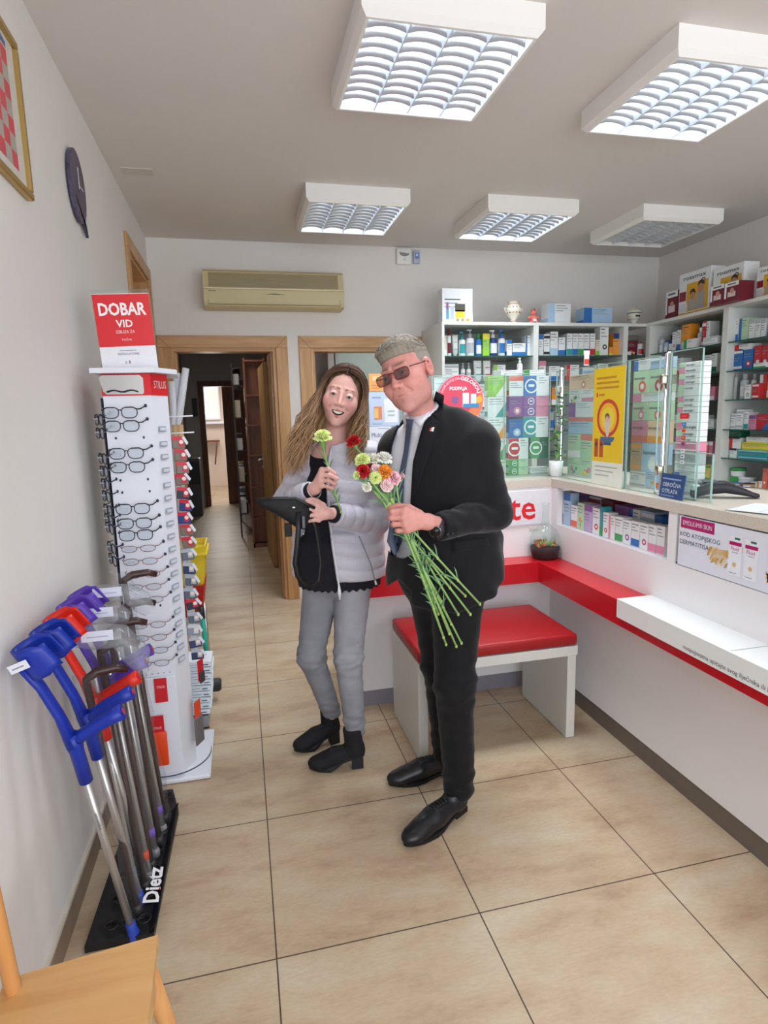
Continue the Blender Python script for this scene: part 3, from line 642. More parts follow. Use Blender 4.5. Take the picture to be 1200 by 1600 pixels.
def vx(mb):
    for q in range(14): t = PI+PI*(q % 7+.5)/7; z = .085+.02*(q//7)*2; mb.ball((.058*math.cos(t), .058*math.sin(t), z), .006, P(['#c05a30', '#4a6a9a', '#d8a030'][q % 3]), 6, 4)
    for sx_ in (-1, 1): mb.tube([(sx_*.045, 0, .13), (sx_*.075, 0, .12), (sx_*.06, 0, .09)], .006, mat('painted_ceramic'))
vase(802, [(.03, 0), (.032, .01), (.018, .03), (.03, .05), (.058, .09), (.062, .12), (.04, .15), (.042, .165), (.048, .17), (.04, .165)], 'pharmacy_vase', 'cream painted pharmacy vase on top of the back shelf unit', 'vase', [(.148, .153, .041, '#c07040'), (.02, .024, .026, '#c07040')], vx)
vase(990, [(.028, 0), (.03, .008), (.018, .025), (.045, .05), (.052, .085), (.05, .1), (.054, .102), (.054, .108), (.04, .122), (.012, .132), (.01, .145), (.002, .15)], 'lidded_pharmacy_jar', 'white lidded ceramic jar with dark lettering at end of back unit', 'jar', [(.094, .1, .052, '#3a5a7a'), (.046, .049, .046, '#7a9ab0')],
     lambda mb: mb.box(-.02, .02, -.0535, -.05, .065, .078, P('#3a3a3a')))
mb = MB(); a = at(833, 500, 2.95); CO = mat('coral_fabric', '#e2786e', .8, bump=.3, bscale=90)
mb.ball((0, 0, .045), (.03, .025, .03), CO); mb.ball((0, -.005, .088), (.022, .02, .02), CO)
for s in (-1, 1): mb.ball((s*.018, 0, .108), .008, CO); mb.ball((s*.034, -.01, .05), (.016, .012, .01), CO); mb.ball((s*.022, -.016, .014), (.016, .02, .014), CO)
mb.box(-.015, .015, -.03, -.026, .02, .04, P('#f0d8d8')); mb.ball((0, -.02, .112), (.008, .006, .008), P('#8a4a4a'))
tag(mb.build('coral_soft_toy', loc=(a.x, 2.95, SHT)), 'small coral teddy ornament on top of the back unit', 'toy')
# ---- right wall
def putR(place, z, specs, v=3.25, **k): put(place, 0, v, z, specs, **k)
putR('upper shelf of right unit', 1.905, [
 (1020, 1027, 529, 'can', 'grey', 'grey', 0), (1028, 1034, 527, 'can', 'silver', 'grey', 0), (1035, 1041, 533, 'can', 'pale blue', 'navy', 0), (1043, 1049, 524, 'bottle', 'navy', 'black', 0), (1050, 1056, 519, 'box', 'white', 'red', 2), (1057, 1063, 516, 'box', 'white', 'blue', 0),
 (1065, 1078, 507, 'box', 'orange', 'white', 0), (1068, 1085, 530, 'box', 'white', 'green', 1, {'dv': -.05, 'd': .04}), (1087, 1095, 512, 'bottle', 'grey', 'white', 0), (1097, 1103, 502, 'box', 'red', 'white', 7), (1103.5, 1109, 502, 'box', 'white', 'red', 0), (1098, 1120, 526, 'box', 'white', 'grey', 7, {'dv': -.05, 'd': .04}),
 (1137, 1154, 499, 'box', 'white', 'blue', 0), (1155, 1169, 497, 'box', 'pale green', 'blue', 1), (1170, 1179, 498, 'box', 'white', 'grey', 4), (1180, 1188, 498, 'box', 'white', 'grey', 4), (1189, 1196, 498, 'box', 'white', 'grey', 4), (1200, 1215, 495, 'box', 'white', 'blue', 0)])
putR('second shelf of right unit', 1.715, [
 (1020, 1034, 566, 'box', 'white', 'blue', 0), (1036, 1050, 562, 'box', 'white', 'lime', 4), (1052, 1066, 560, 'box', 'white', 'red', 0), (1068, 1082, 566, 'box', 'grey', 'white', 0), (1092, 1099, 566, 'box', 'orange', 'white', 7), (1100, 1111, 555, 'box', 'white', 'green', 0), (1112, 1120, 552, 'box', 'white', 'dark green', 0),
 (1137, 1144, 549, 'box', 'white', 'coral', 2), (1145, 1160, 546, 'box', 'blue', 'white', 7), (1161, 1176, 546, 'box', 'blue', 'red', 2), (1178, 1189, 540, 'box', 'red', 'white', 2), (1190, 1200, 540, 'box', 'red', 'white', 2), (1202, 1214, 540, 'box', 'red', 'white', 2), (1176, 1196, 567, 'box', 'white', 'green', 0, {'dv': -.05, 'd': .04}),
 (1147, 1173, 538, 'box', 'white', 'red', 1, {'z': 1.845})])
putR('third shelf of right unit', 1.525, [
 (1020, 1036, 605, 'box', 'white', 'pink', 0), (1038, 1052, 600, 'box', 'white', 'blue', 4), (1054, 1068, 606, 'box', 'white', 'green', 0), (1070, 1086, 603, 'box', 'white', 'pink', 4), (1088, 1104, 605, 'box', 'white', 'pink', 7), (1105, 1116, 604, 'box', 'pink', 'white', 0),
 (1134, 1145, 591, 'clear bottle', 'pale green', 'green', 0), (1146, 1150, 583, 'can', 'grey', 'silver', 0), (1154, 1164, 584, 'bottle', 'silver', 'grey', 0), (1163, 1172, 601, 'box', 'white', 'green', 2, {'dv': -.04, 'd': .04}), (1171, 1179, 584, 'bottle', 'white', 'silver', 0, {'dv': .04}), (1175, 1185, 599, 'box', 'red', 'white', 7, {'dv': -.04, 'd': .04}), (1187, 1197, 585, 'box', 'red', 'white', 3), (1199, 1208, 583, 'box', 'orange', 'white', 0)])
putR('fourth shelf of right unit', 1.327, [
 (1020, 1040, 650, 'box', 'white', 'blue', 0), (1042, 1062, 648, 'box', 'white', 'lime', 0), (1064, 1084, 652, 'box', 'white', 'orange', 0), (1087, 1101, 649, 'box', 'white', 'pink', 2), (1102, 1115, 655, 'box', 'white', 'grey', 7),
 (1131, 1140, 651, 'box', 'white', 'grey', 7), (1141, 1149, 646, 'box', 'white', 'grey', 7), (1150, 1161, 640, 'box', 'white', 'grey', 7), (1162, 1169, 644, 'box', 'white', 'teal', 0), (1170, 1181, 649, 'box', 'pink', 'purple', 4), (1182, 1204, 647, 'box', 'red', 'blue', 5)])
putR('fifth shelf of right unit', 1.134, [
 (1020, 1036, 692, 'box', 'white', 'pink', 0), (1038, 1054, 690, 'box', 'white', 'blue', 0), (1057, 1063, 689, 'box', 'white', 'coral', 0), (1084, 1091, 689, 'box', 'orange', 'white', 4), (1092, 1099, 690, 'box', 'white', 'teal', 0), (1100, 1106, 690, 'box', 'coral', 'white', 4), (1107, 1113, 690, 'box', 'pink', 'white', 4),
 (1132, 1138, 684, 'box', 'white', 'coral', 1), (1139, 1150, 700, 'box', 'white', 'black', 4), (1139, 1157, 684, 'box', 'white', 'red', 1, {'z': 1.195}), (1132, 1156, 673, 'box', 'dark green', 'black', 0, {'z': 1.262}),
 (1152, 1199, 703, 'box', 'teal', 'pale blue', 7, {'t': None}), (1158, 1206, 692, 'box', 'yellow', 'lime', 7, {'z': 1.192}), (1165, 1196, 683, 'box', 'white', 'yellow', 0, {'z': 1.235})])
putR('bottom shelf of right unit', .952, [
 (1088, 1098, 730, 'box', 'lime', 'green', 0), (1099, 1109, 726, 'box', 'yellow', 'green', 7), (1136, 1153, 731, 'jar', 'white', 'green', 0), (1147, 1166, 746, 'jar', 'white', 'white', 0), (1140, 1152, 754, 'jar', 'beige', 'blue', 0, {'dv': -.05}), (1156, 1170, 755, 'jar', 'beige', 'black', 0, {'dv': -.05}),
 (1172, 1181, 753, 'box', 'white', 'coral', 2), (1183, 1190, 752, 'box', 'white', 'orange', 1), (1191, 1198, 732, 'box', 'coral', 'white', 2), (1199, 1208, 752, 'box', 'white', 'orange', 0)])
def rossbox(px0, px1, pt, kind, label):
    a = at(px0, 460, 3.25, 0); b = at(px1, 460, 3.25, 0); t = at((px0+px1)/2, pt, 3.25, 0); w = a.y-b.y; h = t.z-SHT; d = .12
    mb = MB()
    if kind:
        mb.box(-w/2, w/2, 0, d, 0, h, C('white'), .001); mb.text('rossmax', (0, -.001, h*.83), h*.14, P('#3a3a44'), width=w*.72, bold=.01)
        mb.box(-w*.24, w*.44, -.0008, 0, h*.1, h*.74, P('#dca92e')); mb.box(-w/2, w/2, -.0009, 0, .002, h*.08, P('#dca92e')); mb.box(-w*.48, -w*.26, -.0009, 0, h*.36, h*.58, P('#8a2438')); mb.box(-w*.48, -w*.2, -.001, 0, h*.12, h*.3, P('#d4d4d8'))
        for cx, cz, s_ in ((-.04, .44, .085), (.22, .58, .10)):   # two heads and shoulders
            mb.disc((w*cx, -.0013, h*cz), w*s_, P('#c08a68')); mb.disc((w*cx, -.0012, h*(cz+.07)), w*s_*1.05, P('#3a241c')); mb.box(w*(cx-.12), w*(cx+.12), -.0011, -.0009, h*.12, h*(cz-.08), P('#a8a4a0'))
        mb.disc((w*.28, -.0015, h*.72), w*.07, P('#3a3a3a'), r0=w*.045)
    else:
        mb.box(-w/2, w/2, 0, d, 0, h, C('maroon'), .001); mb.box(-w/2, w/2, -.0006, 0, h*.78, h, C('white')); mb.box(-w/2, -w*.36, -.0006, 0, h*.2, h*.8, C('white')); mb.box(-w*.25, w*.3, -.001, 0, h*.25, h*.5, P('#d8c4c4')); mb.disc((w*.05, -.0012, h*.55), min(w, h)*.15, P('#c49078')); mb.box(-w*.3, w*.3, -.0012, 0, h*.86, h*.93, P('#6a6a70'))
    o = mb.build('blood_pressure_monitor_box'); o.location = (3.25 if kind else 3.25, (a.y+b.y)/2, SHT); o.rotation_euler = (0, 0, -PI/2); tag(o, label, 'box', 'monitor boxes on top of the right unit')
    return o
rossbox(1041, 1059, 455, 0, 'dark maroon box leftmost on top of the right shelf unit')
rossbox(1061, 1109, 423, 1, 'tall yellow and white rossmax box nearest the corner, picturing two heads')
rossbox(1113, 1160, 416, 1, 'second tall rossmax box partly hidden behind small maroon boxes')
o = rossbox(1134, 1155, 447, 0, 'left of two small maroon and white boxes before the second rossmax box'); o.location.x -= .13; o.location.y -= .01
o = rossbox(1156, 1178, 442, 0, 'right of two small maroon and white boxes before the second rossmax box'); o.location.x -= .13; o.location.y -= .01
o = rossbox(1181, 1225, 414, 1, 'rossmax box cut off by the right edge of the photo')
# ---- stacks standing on the counter behind the right-hand glass
def stackR(place, rows, v):
    for (py0, py1, cells) in rows:
        zb = at(980, py1, v, 0).z
        for s in cells:
            b = at((s[0]+s[1])/2, py1, v, 0)
    for (py0, py1, cells) in rows:
        for s in cells:
            m = (s[0]+s[1])/2; zt = at(m, py0+(m-rows_ref)*sl(py0), v, 0).z; zb = at(m, py1+(m-rows_ref)*sl(py1), v, 0).z
            kind = 'box'; a = at(s[0], py0, v, 0); b = at(s[1], py0, v, 0); w = (a.y-b.y)*.985; h = zt-zb-.001
            opt = s[5] if len(s) > 5 else {}
            o = product('box', w, h, s[2], s[3], s[4], .11, int(m), opt.get('t')).build('medicine_box'); o.location = (v, (a.y+b.y)/2, zb); o.rotation_euler = (0, 0, -PI/2)
            desc = opt.get('l') or s[2]+' box with '+s[3]+' '+STY[s[4]]
            o['category'] = 'box'; o['group'] = 'stacked boxes on the counter behind glass'
            PR.append([o, desc, place, m, -zb])
def levels(zlist):
    return zlist
def stackZ(place, v, zs, rows, ax=0, d=.05):
    """rows bottom-up, one per height step; each cell (edge0, edge1, base, accent, style, opt) with edges in metres along the counter"""
    for i, cells in enumerate(rows):
        z0, z1 = zs[i], zs[i+1]
        for s in cells:
            w = abs(s[1]-s[0])*.985; m = (s[0]+s[1])/2; opt = s[5] if len(s) > 5 else {}
            o = product('box', w, (z1-z0)*opt.get('k', 1)-.001, s[2], s[3], s[4], opt.get('d', d), int(m*100)+i, opt.get('t')).build('medicine_box')
            if ax == 0: o.location = (v, m, z0); o.rotation_euler = (0, 0, -PI/2)
            else: o.location = (m, v, z0)
            o['category'] = 'box'; o['group'] = 'stacked boxes on the counter behind glass'
            PR.append([o, opt.get('l') or s[2]+' box with '+s[3]+' '+STY[s[4]], place, (-m if ax == 0 else m), -z0])
zz = lambda ys, px, v, ax: [1.1305]+[at(px, y, v, ax).z for y in ys]
V = 1.73
ya = [at(p, 660, V, 0).y for p in (888, 908, 928)]
stackZ('left glass stack on counter', V, zz([742, 717, 678, 652, 628, 608, 585], 908, V, 0), [
 [(ya[0], ya[1], 'white', 'grey', 7), (ya[1], ya[2], 'white', 'pale green', 7)], [(ya[0], ya[1], 'pale green', 'green', 6), (ya[1], ya[2], 'pale green', 'coral', 6)], [(ya[0], ya[1], 'pale green', 'white', 0), (ya[1], ya[2], 'pale green', 'coral', 4)],
 [(ya[0], ya[2], 'pale blue', 'coral', 4)], [(ya[0], ya[2], 'white', 'purple', 1)], [(ya[0], ya[1], 'white', 'green', 6), (ya[1], ya[2], 'white', 'pink', 0)], [(ya[0], ya[2], 'peach', 'coral', 2)]])
yb = [at(p, 660, V, 0).y for p in (987, 1004, 1012, 1038)]; ym = at(1012, 660, V, 0).y
stackZ('right glass stack on counter', V, zz([738, 692, 657, 628, 614, 578, 561], 1012, V, 0), [
 [(yb[0], ym, 'white', 'grey', 7), (ym, yb[3], 'pale blue', 'coral', 6)], [(yb[0], yb[1], 'beige', 'orange', 7), (yb[1], yb[3], 'pale blue', 'white', 2, {'t': 'Septolete'})], [(yb[0], ym, 'pink', 'coral', 0, {'t': 'neo-angin'}), (ym, yb[3], 'peach', 'orange', 0, {'t': 'neo-angin'})],
 [(yb[0], ym, 'pale green', 'pink', 2, {'t': 'neo-angin'}), (ym, yb[3], 'pale green', 'coral', 2, {'t': 'neo-angin'})], [(yb[0], yb[3], 'white', 'pink', 1)], [(yb[0], ym, 'pale green', 'coral', 2, {'t': 'neo-angin'}), (ym, yb[3], 'pale green', 'red', 2, {'t': 'neo-angin'})],
 [(yb[0], ym, 'white', 'blue', 1), (ym, yb[3], 'pale blue', 'white', 4)]])
yc = [at(p, 660, V, 0).y for p in (1057, 1090)]
stackZ('slim stack by chrome post', V, zz([748, 738, 726, 705, 690, 682, 672, 660, 645, 636, 628, 619, 601, 592, 583, 574, 566], 1072, V, 0), [
 [(yc[0], yc[1], 'white', 'grey', 7)], [(yc[0], yc[1], 'white', 'blue', 1)], [(yc[0], yc[1], 'white', 'grey', 7)], [(yc[0], yc[1], 'grey', 'white', 7)], [(yc[0], yc[1], 'pink', 'white', 7)]]+
 [[(yc[0], yc[1], 'white', 'pale green' if k % 2 else 'pink', 1, {'t': 'neo-angin'})] for k in range(12)])
# ---- clear rack with stacked boxes behind the back glass
VB = 1.60; xs = [at(p, 680, VB).x for p in (762, 791, 795, 817, 826, 829, 857)]
zs = [1.1305]+[at(820, y, VB).z for y in (717, 684, 651, 619, 587)]
stackZ('left column behind back glass', VB, zs, [[(xs[0], xs[1], 'white', 'lime', 7)], [(xs[0], xs[1], 'white', 'green', 5)], [(xs[0], xs[1], 'white', 'orange', 5)], [(xs[0], xs[1], 'white', 'teal', 5)], [(xs[0], xs[1], 'lime', 'white', 5)]], 1)
stackZ('middle column behind back glass', VB, zs, [
 [(xs[2], xs[4], 'pale green', 'green', 3, {'k': .5}), (xs[5], xs[6], 'white', 'grey', 7, {'k': .45})], [(xs[2], xs[4], 'white', 'red', 3), (xs[5], xs[6], 'dark green', 'green', 3)],
 [(xs[2], xs[3], 'blue', 'pale blue', 2, {'k': .9}), (xs[3], xs[6], 'white', 'teal', 3)], [(xs[2], xs[3], 'purple', 'pink', 2), (xs[3], xs[6], 'pink', 'purple', 3, {'k': .5})], [(xs[2], xs[3], 'white', 'coral', 4), (xs[3], xs[6], 'white', 'blue', 3)]], 1)
o = None
for (i, place, k, c) in ((0, 'green ring box on top of its twin behind the back glass', .5, ('pale green', 'green')), (3, 'purple ring box on top of its twin behind the back glass', .5, ('pink', 'purple'))):
    z0 = zs[i]+(zs[i+1]-zs[i])*.5; x0, x1 = ((xs[2], xs[4]) if i == 0 else (xs[3], xs[6]))
    o = product('box', (x1-x0)*.985, (zs[i+1]-zs[i])*.5-.001, c[0], c[1], 3, .11, i+50).build('medicine_box', loc=((x0+x1)/2, VB, z0)); tag(o, place, 'box', 'stacked boxes on the counter behind glass')
# loose things lying on top of the rack
zt = zs[-1]+.001
for (p0, p1, h_, b_, a_, rot, l) in ((774, 812, .03, 'white', 'grey', -.22, 'long white box lying askew on top of the counter stacks'), (820, 852, .03, 'white', 'green', .0, 'white box with green end lying on top of the counter stacks')):
    a = at(p0, 575, VB); b = at(p1, 575, VB); o = product('box', b.x-a.x, h_, b_, a_, 1, .05, 9).build('medicine_box', loc=((a.x+b.x)/2, VB+.01, zt)); o.rotation_euler = (0, 0, rot); tag(o, l, 'box')
a = at(814, 580, VB); tag(product('pump', .03, .095, 'white', 'white', 0, .03).build('pump_bottle', loc=(a.x, VB, zt)), 'white sanitiser pump bottle standing on the counter stacks', 'bottle')
# ---- boxes in the recess below the worktop
VD = CX+.035
ed = [874, 881, 891.5, 902, 913, 925.5, 937, 941.5, 951, 961, 973, 986, 999.5, 1012.5, 1026, 1039]
tops = [768, 770, 790, 786, 789, 794, 792, 801, 806, 808, 813, 815, 818, 820, 822]
cols = [('white', 'orange', 0), ('pale blue', 'blue', 4), ('white', 'coral', 0), ('pale green', 'lime', 6), ('lilac', 'purple', 4), ('white', 'red', 2), ('teal', 'green', 0), ('white', 'red', 2), ('white', 'pink', 1), ('white', 'green', 0), ('white', 'purple', 2), ('white', 'blue', 0), ('white', 'magenta', 2), ('white', 'pink', 0), ('white', 'pink', 0)]
put('recess under the worktop', 0, VD, .896, [(ed[i]+.3, ed[i+1]-.3, tops[i], 'box')+cols[i] for i in range(15)], depth=.05)
put('back row of the recess', 0, VD+.09, .896, [(882, 896, 768, 'box', 'pale blue', 'blue', 1), (898, 918, 770, 'box', 'purple', 'maroon', 2), (920, 938, 776, 'box', 'grey', 'maroon', 7), (940, 958, 782, 'box', 'maroon', 'yellow', 6), (960, 982, 790, 'box', 'purple', 'lilac', 0), (984, 1000, 796, 'box', 'white', 'blue', 1), (1002, 1022, 799, 'box', 'pale blue', 'white', 7), (1023, 1034, 806, 'box', 'blue', 'navy', 0)], depth=.10)
# ---- name each product by its place in its row
ORD = ['first', 'second', 'third', 'fourth', 'fifth', 'sixth', 'seventh', 'eighth', 'ninth', 'tenth', 'eleventh', 'twelfth', 'thirteenth', 'fourteenth', 'fifteenth', 'sixteenth', 'seventeenth', 'eighteenth', 'nineteenth', 'twentieth']
bykey = {}
for e in PR: bykey.setdefault((e[1], e[2]), []).append(e)
for (desc, place), L in bykey.items():
    stack = 'stack' in place or 'column' in place
    L.sort(key=lambda e: (e[4] if stack else 0, e[3], e[4]))
    for i, e in enumerate(L):
        if len(L) == 1: e[0]['label'] = desc+(' in the ' if stack or 'row' in place or 'recess' in place else ' on the ')+place
        elif stack: e[0]['label'] = ORD[i]+' '+desc+' down, '+place
        else: e[0]['label'] = ORD[i]+' '+desc+' from the left, '+place
# ================================================================== GLASS SCREENS, POSTS, SIGNS ON THE COUNTER
GL = glass_mat('screen_glass'); GE = mat('screen_edge', '#9fbdb6', .15); CH = mat('chrome', '#d8d8da', .12, 1.0)
def screen(name, a, b, z0, z1, label, t=.006):
    a = Vector((a[0], a[1], 0)); b = Vector((b[0], b[1], 0)); L = (b-a).length; r = empty(name, (a.x, a.y, z0), math.atan2(b.y-a.y, b.x-a.x), label, 'glass screen')
    MB().box(0, L, 0, t, 0, z1-z0, GL).build('glass_pane', r)
    mb = MB()
    for q in ((0, L, -.0005, t+.0005, z1-z0-.003, z1-z0), (0, .002, -.0005, t+.0005, 0, z1-z0), (L-.002, L, -.0005, t+.0005, 0, z1-z0), (0, L, -.0005, t+.0005, 0, .002)): mb.box(*q, GE)
    mb.build('polished_edge', r); return r
G0 = 1.131; GT = 1.685
screen('glass_screen', (1.632, 1.455), (1.622, 1.085), G0, GT, 'left clear glass screen on the right-hand counter')
screen('glass_screen', (1.622, 1.08), (1.628, .84), G0, GT, 'middle clear glass screen holding the yellow poster')
screen('glass_screen', (1.628, .835), (1.632, .645), G0, GT, 'clear glass screen just left of the chrome post')
screen('glass_screen', (1.645, .60), (1.645, .43), G0, GT+.01, 'narrow clear glass screen right of the chrome post')
screen('glass_screen', (1.36, 1.50), (1.625, 1.50), G0, 1.68, 'clear glass screen before the coloured ring boxes')
screen('glass_screen', (.955, 1.49), (1.35, 1.49), G0, 1.672, 'clear glass screen behind the man with the round sign')
screen('glass_screen', (.62, 1.46), (.945, 1.46), G0, 1.678, 'clear glass screen with leaflets between the woman and man')
mb = MB(); mb.box(1.652, 1.657, .36, .54, G0, 1.31, GL); mb.box(1.651, 1.658, .36, .364, G0, 1.31, GE); mb.box(1.651, 1.658, .36, .54, 1.308, 1.311, GE)
tag(mb.build('card_terminal_screen'), 'low clear glass guard beside the card terminal', 'glass screen')
def post(x, y, ztop, label):
    r = empty('chrome_post', (x, y, G0), 0, label, 'post')
    MB().lathe([(.03, 0), (.03, .006), (.015, .008), (.015, ztop-G0), (.008, ztop-G0+.008)], (0, 0, 0), CH, 20).build('tube', r)
    for z in (.10, .46):
        MB().box(-.035, .035, -.012, .012, z-.018, z+.018, mat('clamp_nickel', '#b9b0a0', .25, 1), .004, 2).build('clamp', r)
    return r
post(1.655, .622, 1.69, 'chrome post between the glass screens by the card terminal'); post(1.69, 1.50, 1.70, 'chrome post in the counter corner behind the plant')
# yellow poster
mb = MB(Matrix.Translation((1.618, .96, G0)) @ Matrix.Rotation(-PI/2, 4, 'Z')); w = .118; h = .535
mb.box(-w, w, -.0012, 0, 0.0, h, P('#e4e6da')); mb.box(-w, w, -.0016, -.0012, .11, h, mat('yellow_poster', '#e8c51e', .4))
mb.disc((0, -.002, .31), .085, P('#c8442c'), r0=.068, n=32); mb.disc((0, -.0019, .31), .068, P('#eeb52a'), r0=.05, n=32); mb.disc((0, -.0018, .31), .05, P('#e8d238'), n=24)
mb.lathe([(.0, .0)], (0, 0, 0), P('#5a6a8a'), 3)
mb.add([(.055*math.cos(t), -.0022, .225+.03*math.sin(t)) for t in [PI+PI*i/12 for i in range(13)]], [list(range(13))], P('#4c6a8c')); mb.box(-.03, .03, -.0022, -.0018, .188, .197, P('#3f5878'))
mb.add([(.03*math.cos(t)*(.7+.3*math.sin(t)), -.0021, .275+.055*math.sin(t)) for t in [2*PI*i/16 for i in range(16)]], [list(range(16))], P('#d8c8b8')); mb.disc((-.004, -.0024, .315), .018, P('#7a5a48')); mb.disc((-.004, -.0026, .305), .013, P('#dcae94'))
for k, t in enumerate(('ZA BRŽE', 'OLAKŠANJE', 'SIMPTOMA')): pass
for k in range(3): mb.box(-.095, .075-.02*(k == 0), -.0018, -.0016, .485-.022*k, .495-.022*k, P('#c48a24'))
mb.box(-.095, -.083, -.002, -.0016, .405, .425, P('#cf4a2c')); mb.box(-.075, -.03, -.002, -.0016, .41, .42, P('#cf7a2c'))
for x in (-.10, -.06): mb.box(x, x+.03, -.002, -.0016, .13, .215, P('#b8542c')); mb.disc((x+.015, -.0024, .19), .009, P('#5a2a5a'))
for k in range(3): mb.box(-.09, .08-.03*k, -.002, -.0012, .085-.02*k, .09-.02*k, P('#a8b0a8'))
tag(mb.build('yellow_poster'), 'tall yellow poster with red rainbow ring on the glass screen', 'poster')
# payment stickers
mb = MB(Matrix.Translation((1.643, .505, 0)) @ Matrix.Rotation(-PI/2, 4, 'Z'))
for k, (c1, c2) in enumerate((('#d8232e', '#e8505a'), ('#2f6fc0', '#7fb0e0'), ('#e07a2a', '#c8302a'), ('#c8302a', '#e0a02a'), ('#c03050', '#3050a0'), ('#e8e8ea', '#8890a0'), ('#e8e8ea', '#607090'), ('#e8e8ea', '#8890a0'))):
    z = at(1075, [650, 663, 673, 684, 694, 705, 714, 723][k], 1.643, 0).z; ww = .024 if k == 0 else .010
    mb.box(-ww, ww, -.0008, 0, z-.010 if k == 0 else z-.007, z+.010 if k == 0 else z+.007, P(c1)); mb.box(-ww*.6, ww*.5, -.0012, -.0008, z-.003, z+.003, P(c2))
tag(mb.build('payment_stickers'), 'column of payment card stickers on the narrow glass screen', 'stickers')
# round sign
mb = MB(Matrix.Translation((1.105, 1.482, 1.548))); R_ = .127
mb.disc((0, 0, 0), R_, P('#e8a8bc'), n=48); mb.disc((0, -.001, 0), R_*.97, mat('pink_red_sign', '#d8405c', .4), n=48); mb.add([(R_*.97*math.cos(t), -.0013, R_*.97*math.sin(t)) for t in [-PI*.5+PI*.62*i/20 for i in range(21)]], [list(range(21))], P('#e07a50'))
mb.text('DOPUSTITE DA', (0, -.002, 0), .018, P('#f6e6ec'), arc=.103, width=.0001*0+.12, right=(math.cos(.62), 0, math.sin(.62)), up=(-math.sin(.62), 0, math.cos(.62)))
mb.text('GELOSOLJ', (0, -.002, 0), .024, P('#ffffff'), arc=.1, width=.125, right=(math.cos(.62), 0, -math.sin(.62)), up=(math.sin(.62), 0, math.cos(.62)), bold=.02)
mb.text('PODIVLJA', (-.012, -.002, .05), .024, P('#ffffff'), width=.095, bold=.02)
mb.box(.01, .045, -.003, -.002, -.035, .035, P('#e8ecf4')); mb.box(.055, .085, -.003, -.002, -.03, .03, P('#cfe0f0')); mb.box(.012, .1, -.0034, -.003, -.04, -.02, P('#3a8ac0')); mb.disc((-.03, -.002, .0), .02, P('#8a5a90')); mb.disc((.1, -.0025, .0), .018, P('#f0b040'))
tag(mb.build('round_sign'), 'round pink red sign on the glass behind the man', 'sign')
mb = MB(); a = at(678, 600, 1.5); mb.box(a.x, a.x+.10, 1.4975, 1.499, 1.53, 1.665, P('#e2e6ea')); mb.box(a.x+.01, a.x+.08, 1.4970, 1.4975, 1.63, 1.633, P('#98a0a8')); tag(mb.build('paper_notice'), 'plain white paper notice behind the round sign', 'notice')
def leaflet(px0, px1, py0, py1, base, ops, label, v=1.452):
    a = at(px0, py0, v); b = at(px1, py1, v); mb = MB(Matrix.Translation((a.x, v, b.z))); w = b.x-a.x; h = a.z-b.z
    mb.box(0, w, -.0012, 0, 0, h, base)
    for i_, (c, u0, u1, v0, v1) in enumerate(ops): mb.box(u0*w, u1*w, -.0016-.0003*i_, -.0013, v0*h+.00003*i_, v1*h, P(c))
    return mb, w, h
mb, w, h = leaflet(576, 604, 584, 611, P('#eda75e'), [('#d88a40', .15, .8, .3, .36), ('#d88a40', .15, .7, .15, .2), ('#f6c890', .2, .9, .6, .85)], ''); tag(mb.build('orange_leaflet'), 'orange leaflet at the top of the glass beside the woman', 'leaflet')
mb, w, h = leaflet(576, 624, 613, 665, P('#c2d2ea'), [('#8a9cc0', .1, .4, .82, .86), ('#e8ecf4', .5, .95, .1, .8), ('#d88a60', .16, .42, .2, .58), ('#f0c070', .16, .3, .24, .52), ('#a8bcdc', .1, .42, .06, .1), ('#9ac0b0', .62, .85, .3, .34), ('#9ac0b0', .62, .85, .42, .46)], ''); tag(mb.build('blue_leaflet'), 'pale blue leaflet with orange product picture below the orange leaflet', 'leaflet')
mb, w, h = leaflet(577, 612, 667, 702, P('#e4e8f0'), [('#9aa4c0', .4, .9, .9, .93), ('#b0b8cc', .1, .8, .3, .34), ('#b0b8cc', .1, .7, .18, .22)], ''); mb.text('Multi', (w*.32, -.002, h*.55), .03, P('#5a5a98'), width=.05); tag(mb.build('white_leaflet'), 'white leaflet with violet heading lowest on the glass beside the woman', 'leaflet')
# instalment sign
mb = MB(Matrix.Translation((1.60, .51, G0)) @ Matrix.Rotation(-PI/2-.06, 4, 'Z') @ Matrix.Rotation(-.12, 4, 'X')); mb.box(-.07, .07, 0, .004, 0, .095, mat('blue_card', '#28487c', .4)); mb.text('OBROČNA', (-.055, -.001, .045), .022, P('#dfe6f2'), align='L'); mb.text('OTPLATA', (-.055, -.001, .02), .022, P('#dfe6f2'), align='L'); mb.box(-.06, .05, -.001, 0, .072, .078, P('#8aa0c8')); mb.box(-.06, .02, -.001, 0, .008, .011, P('#8aa0c8'))
tag(mb.build('instalment_sign'), 'small dark blue standing card sign OBROČNA OTPLATA on the worktop', 'sign')
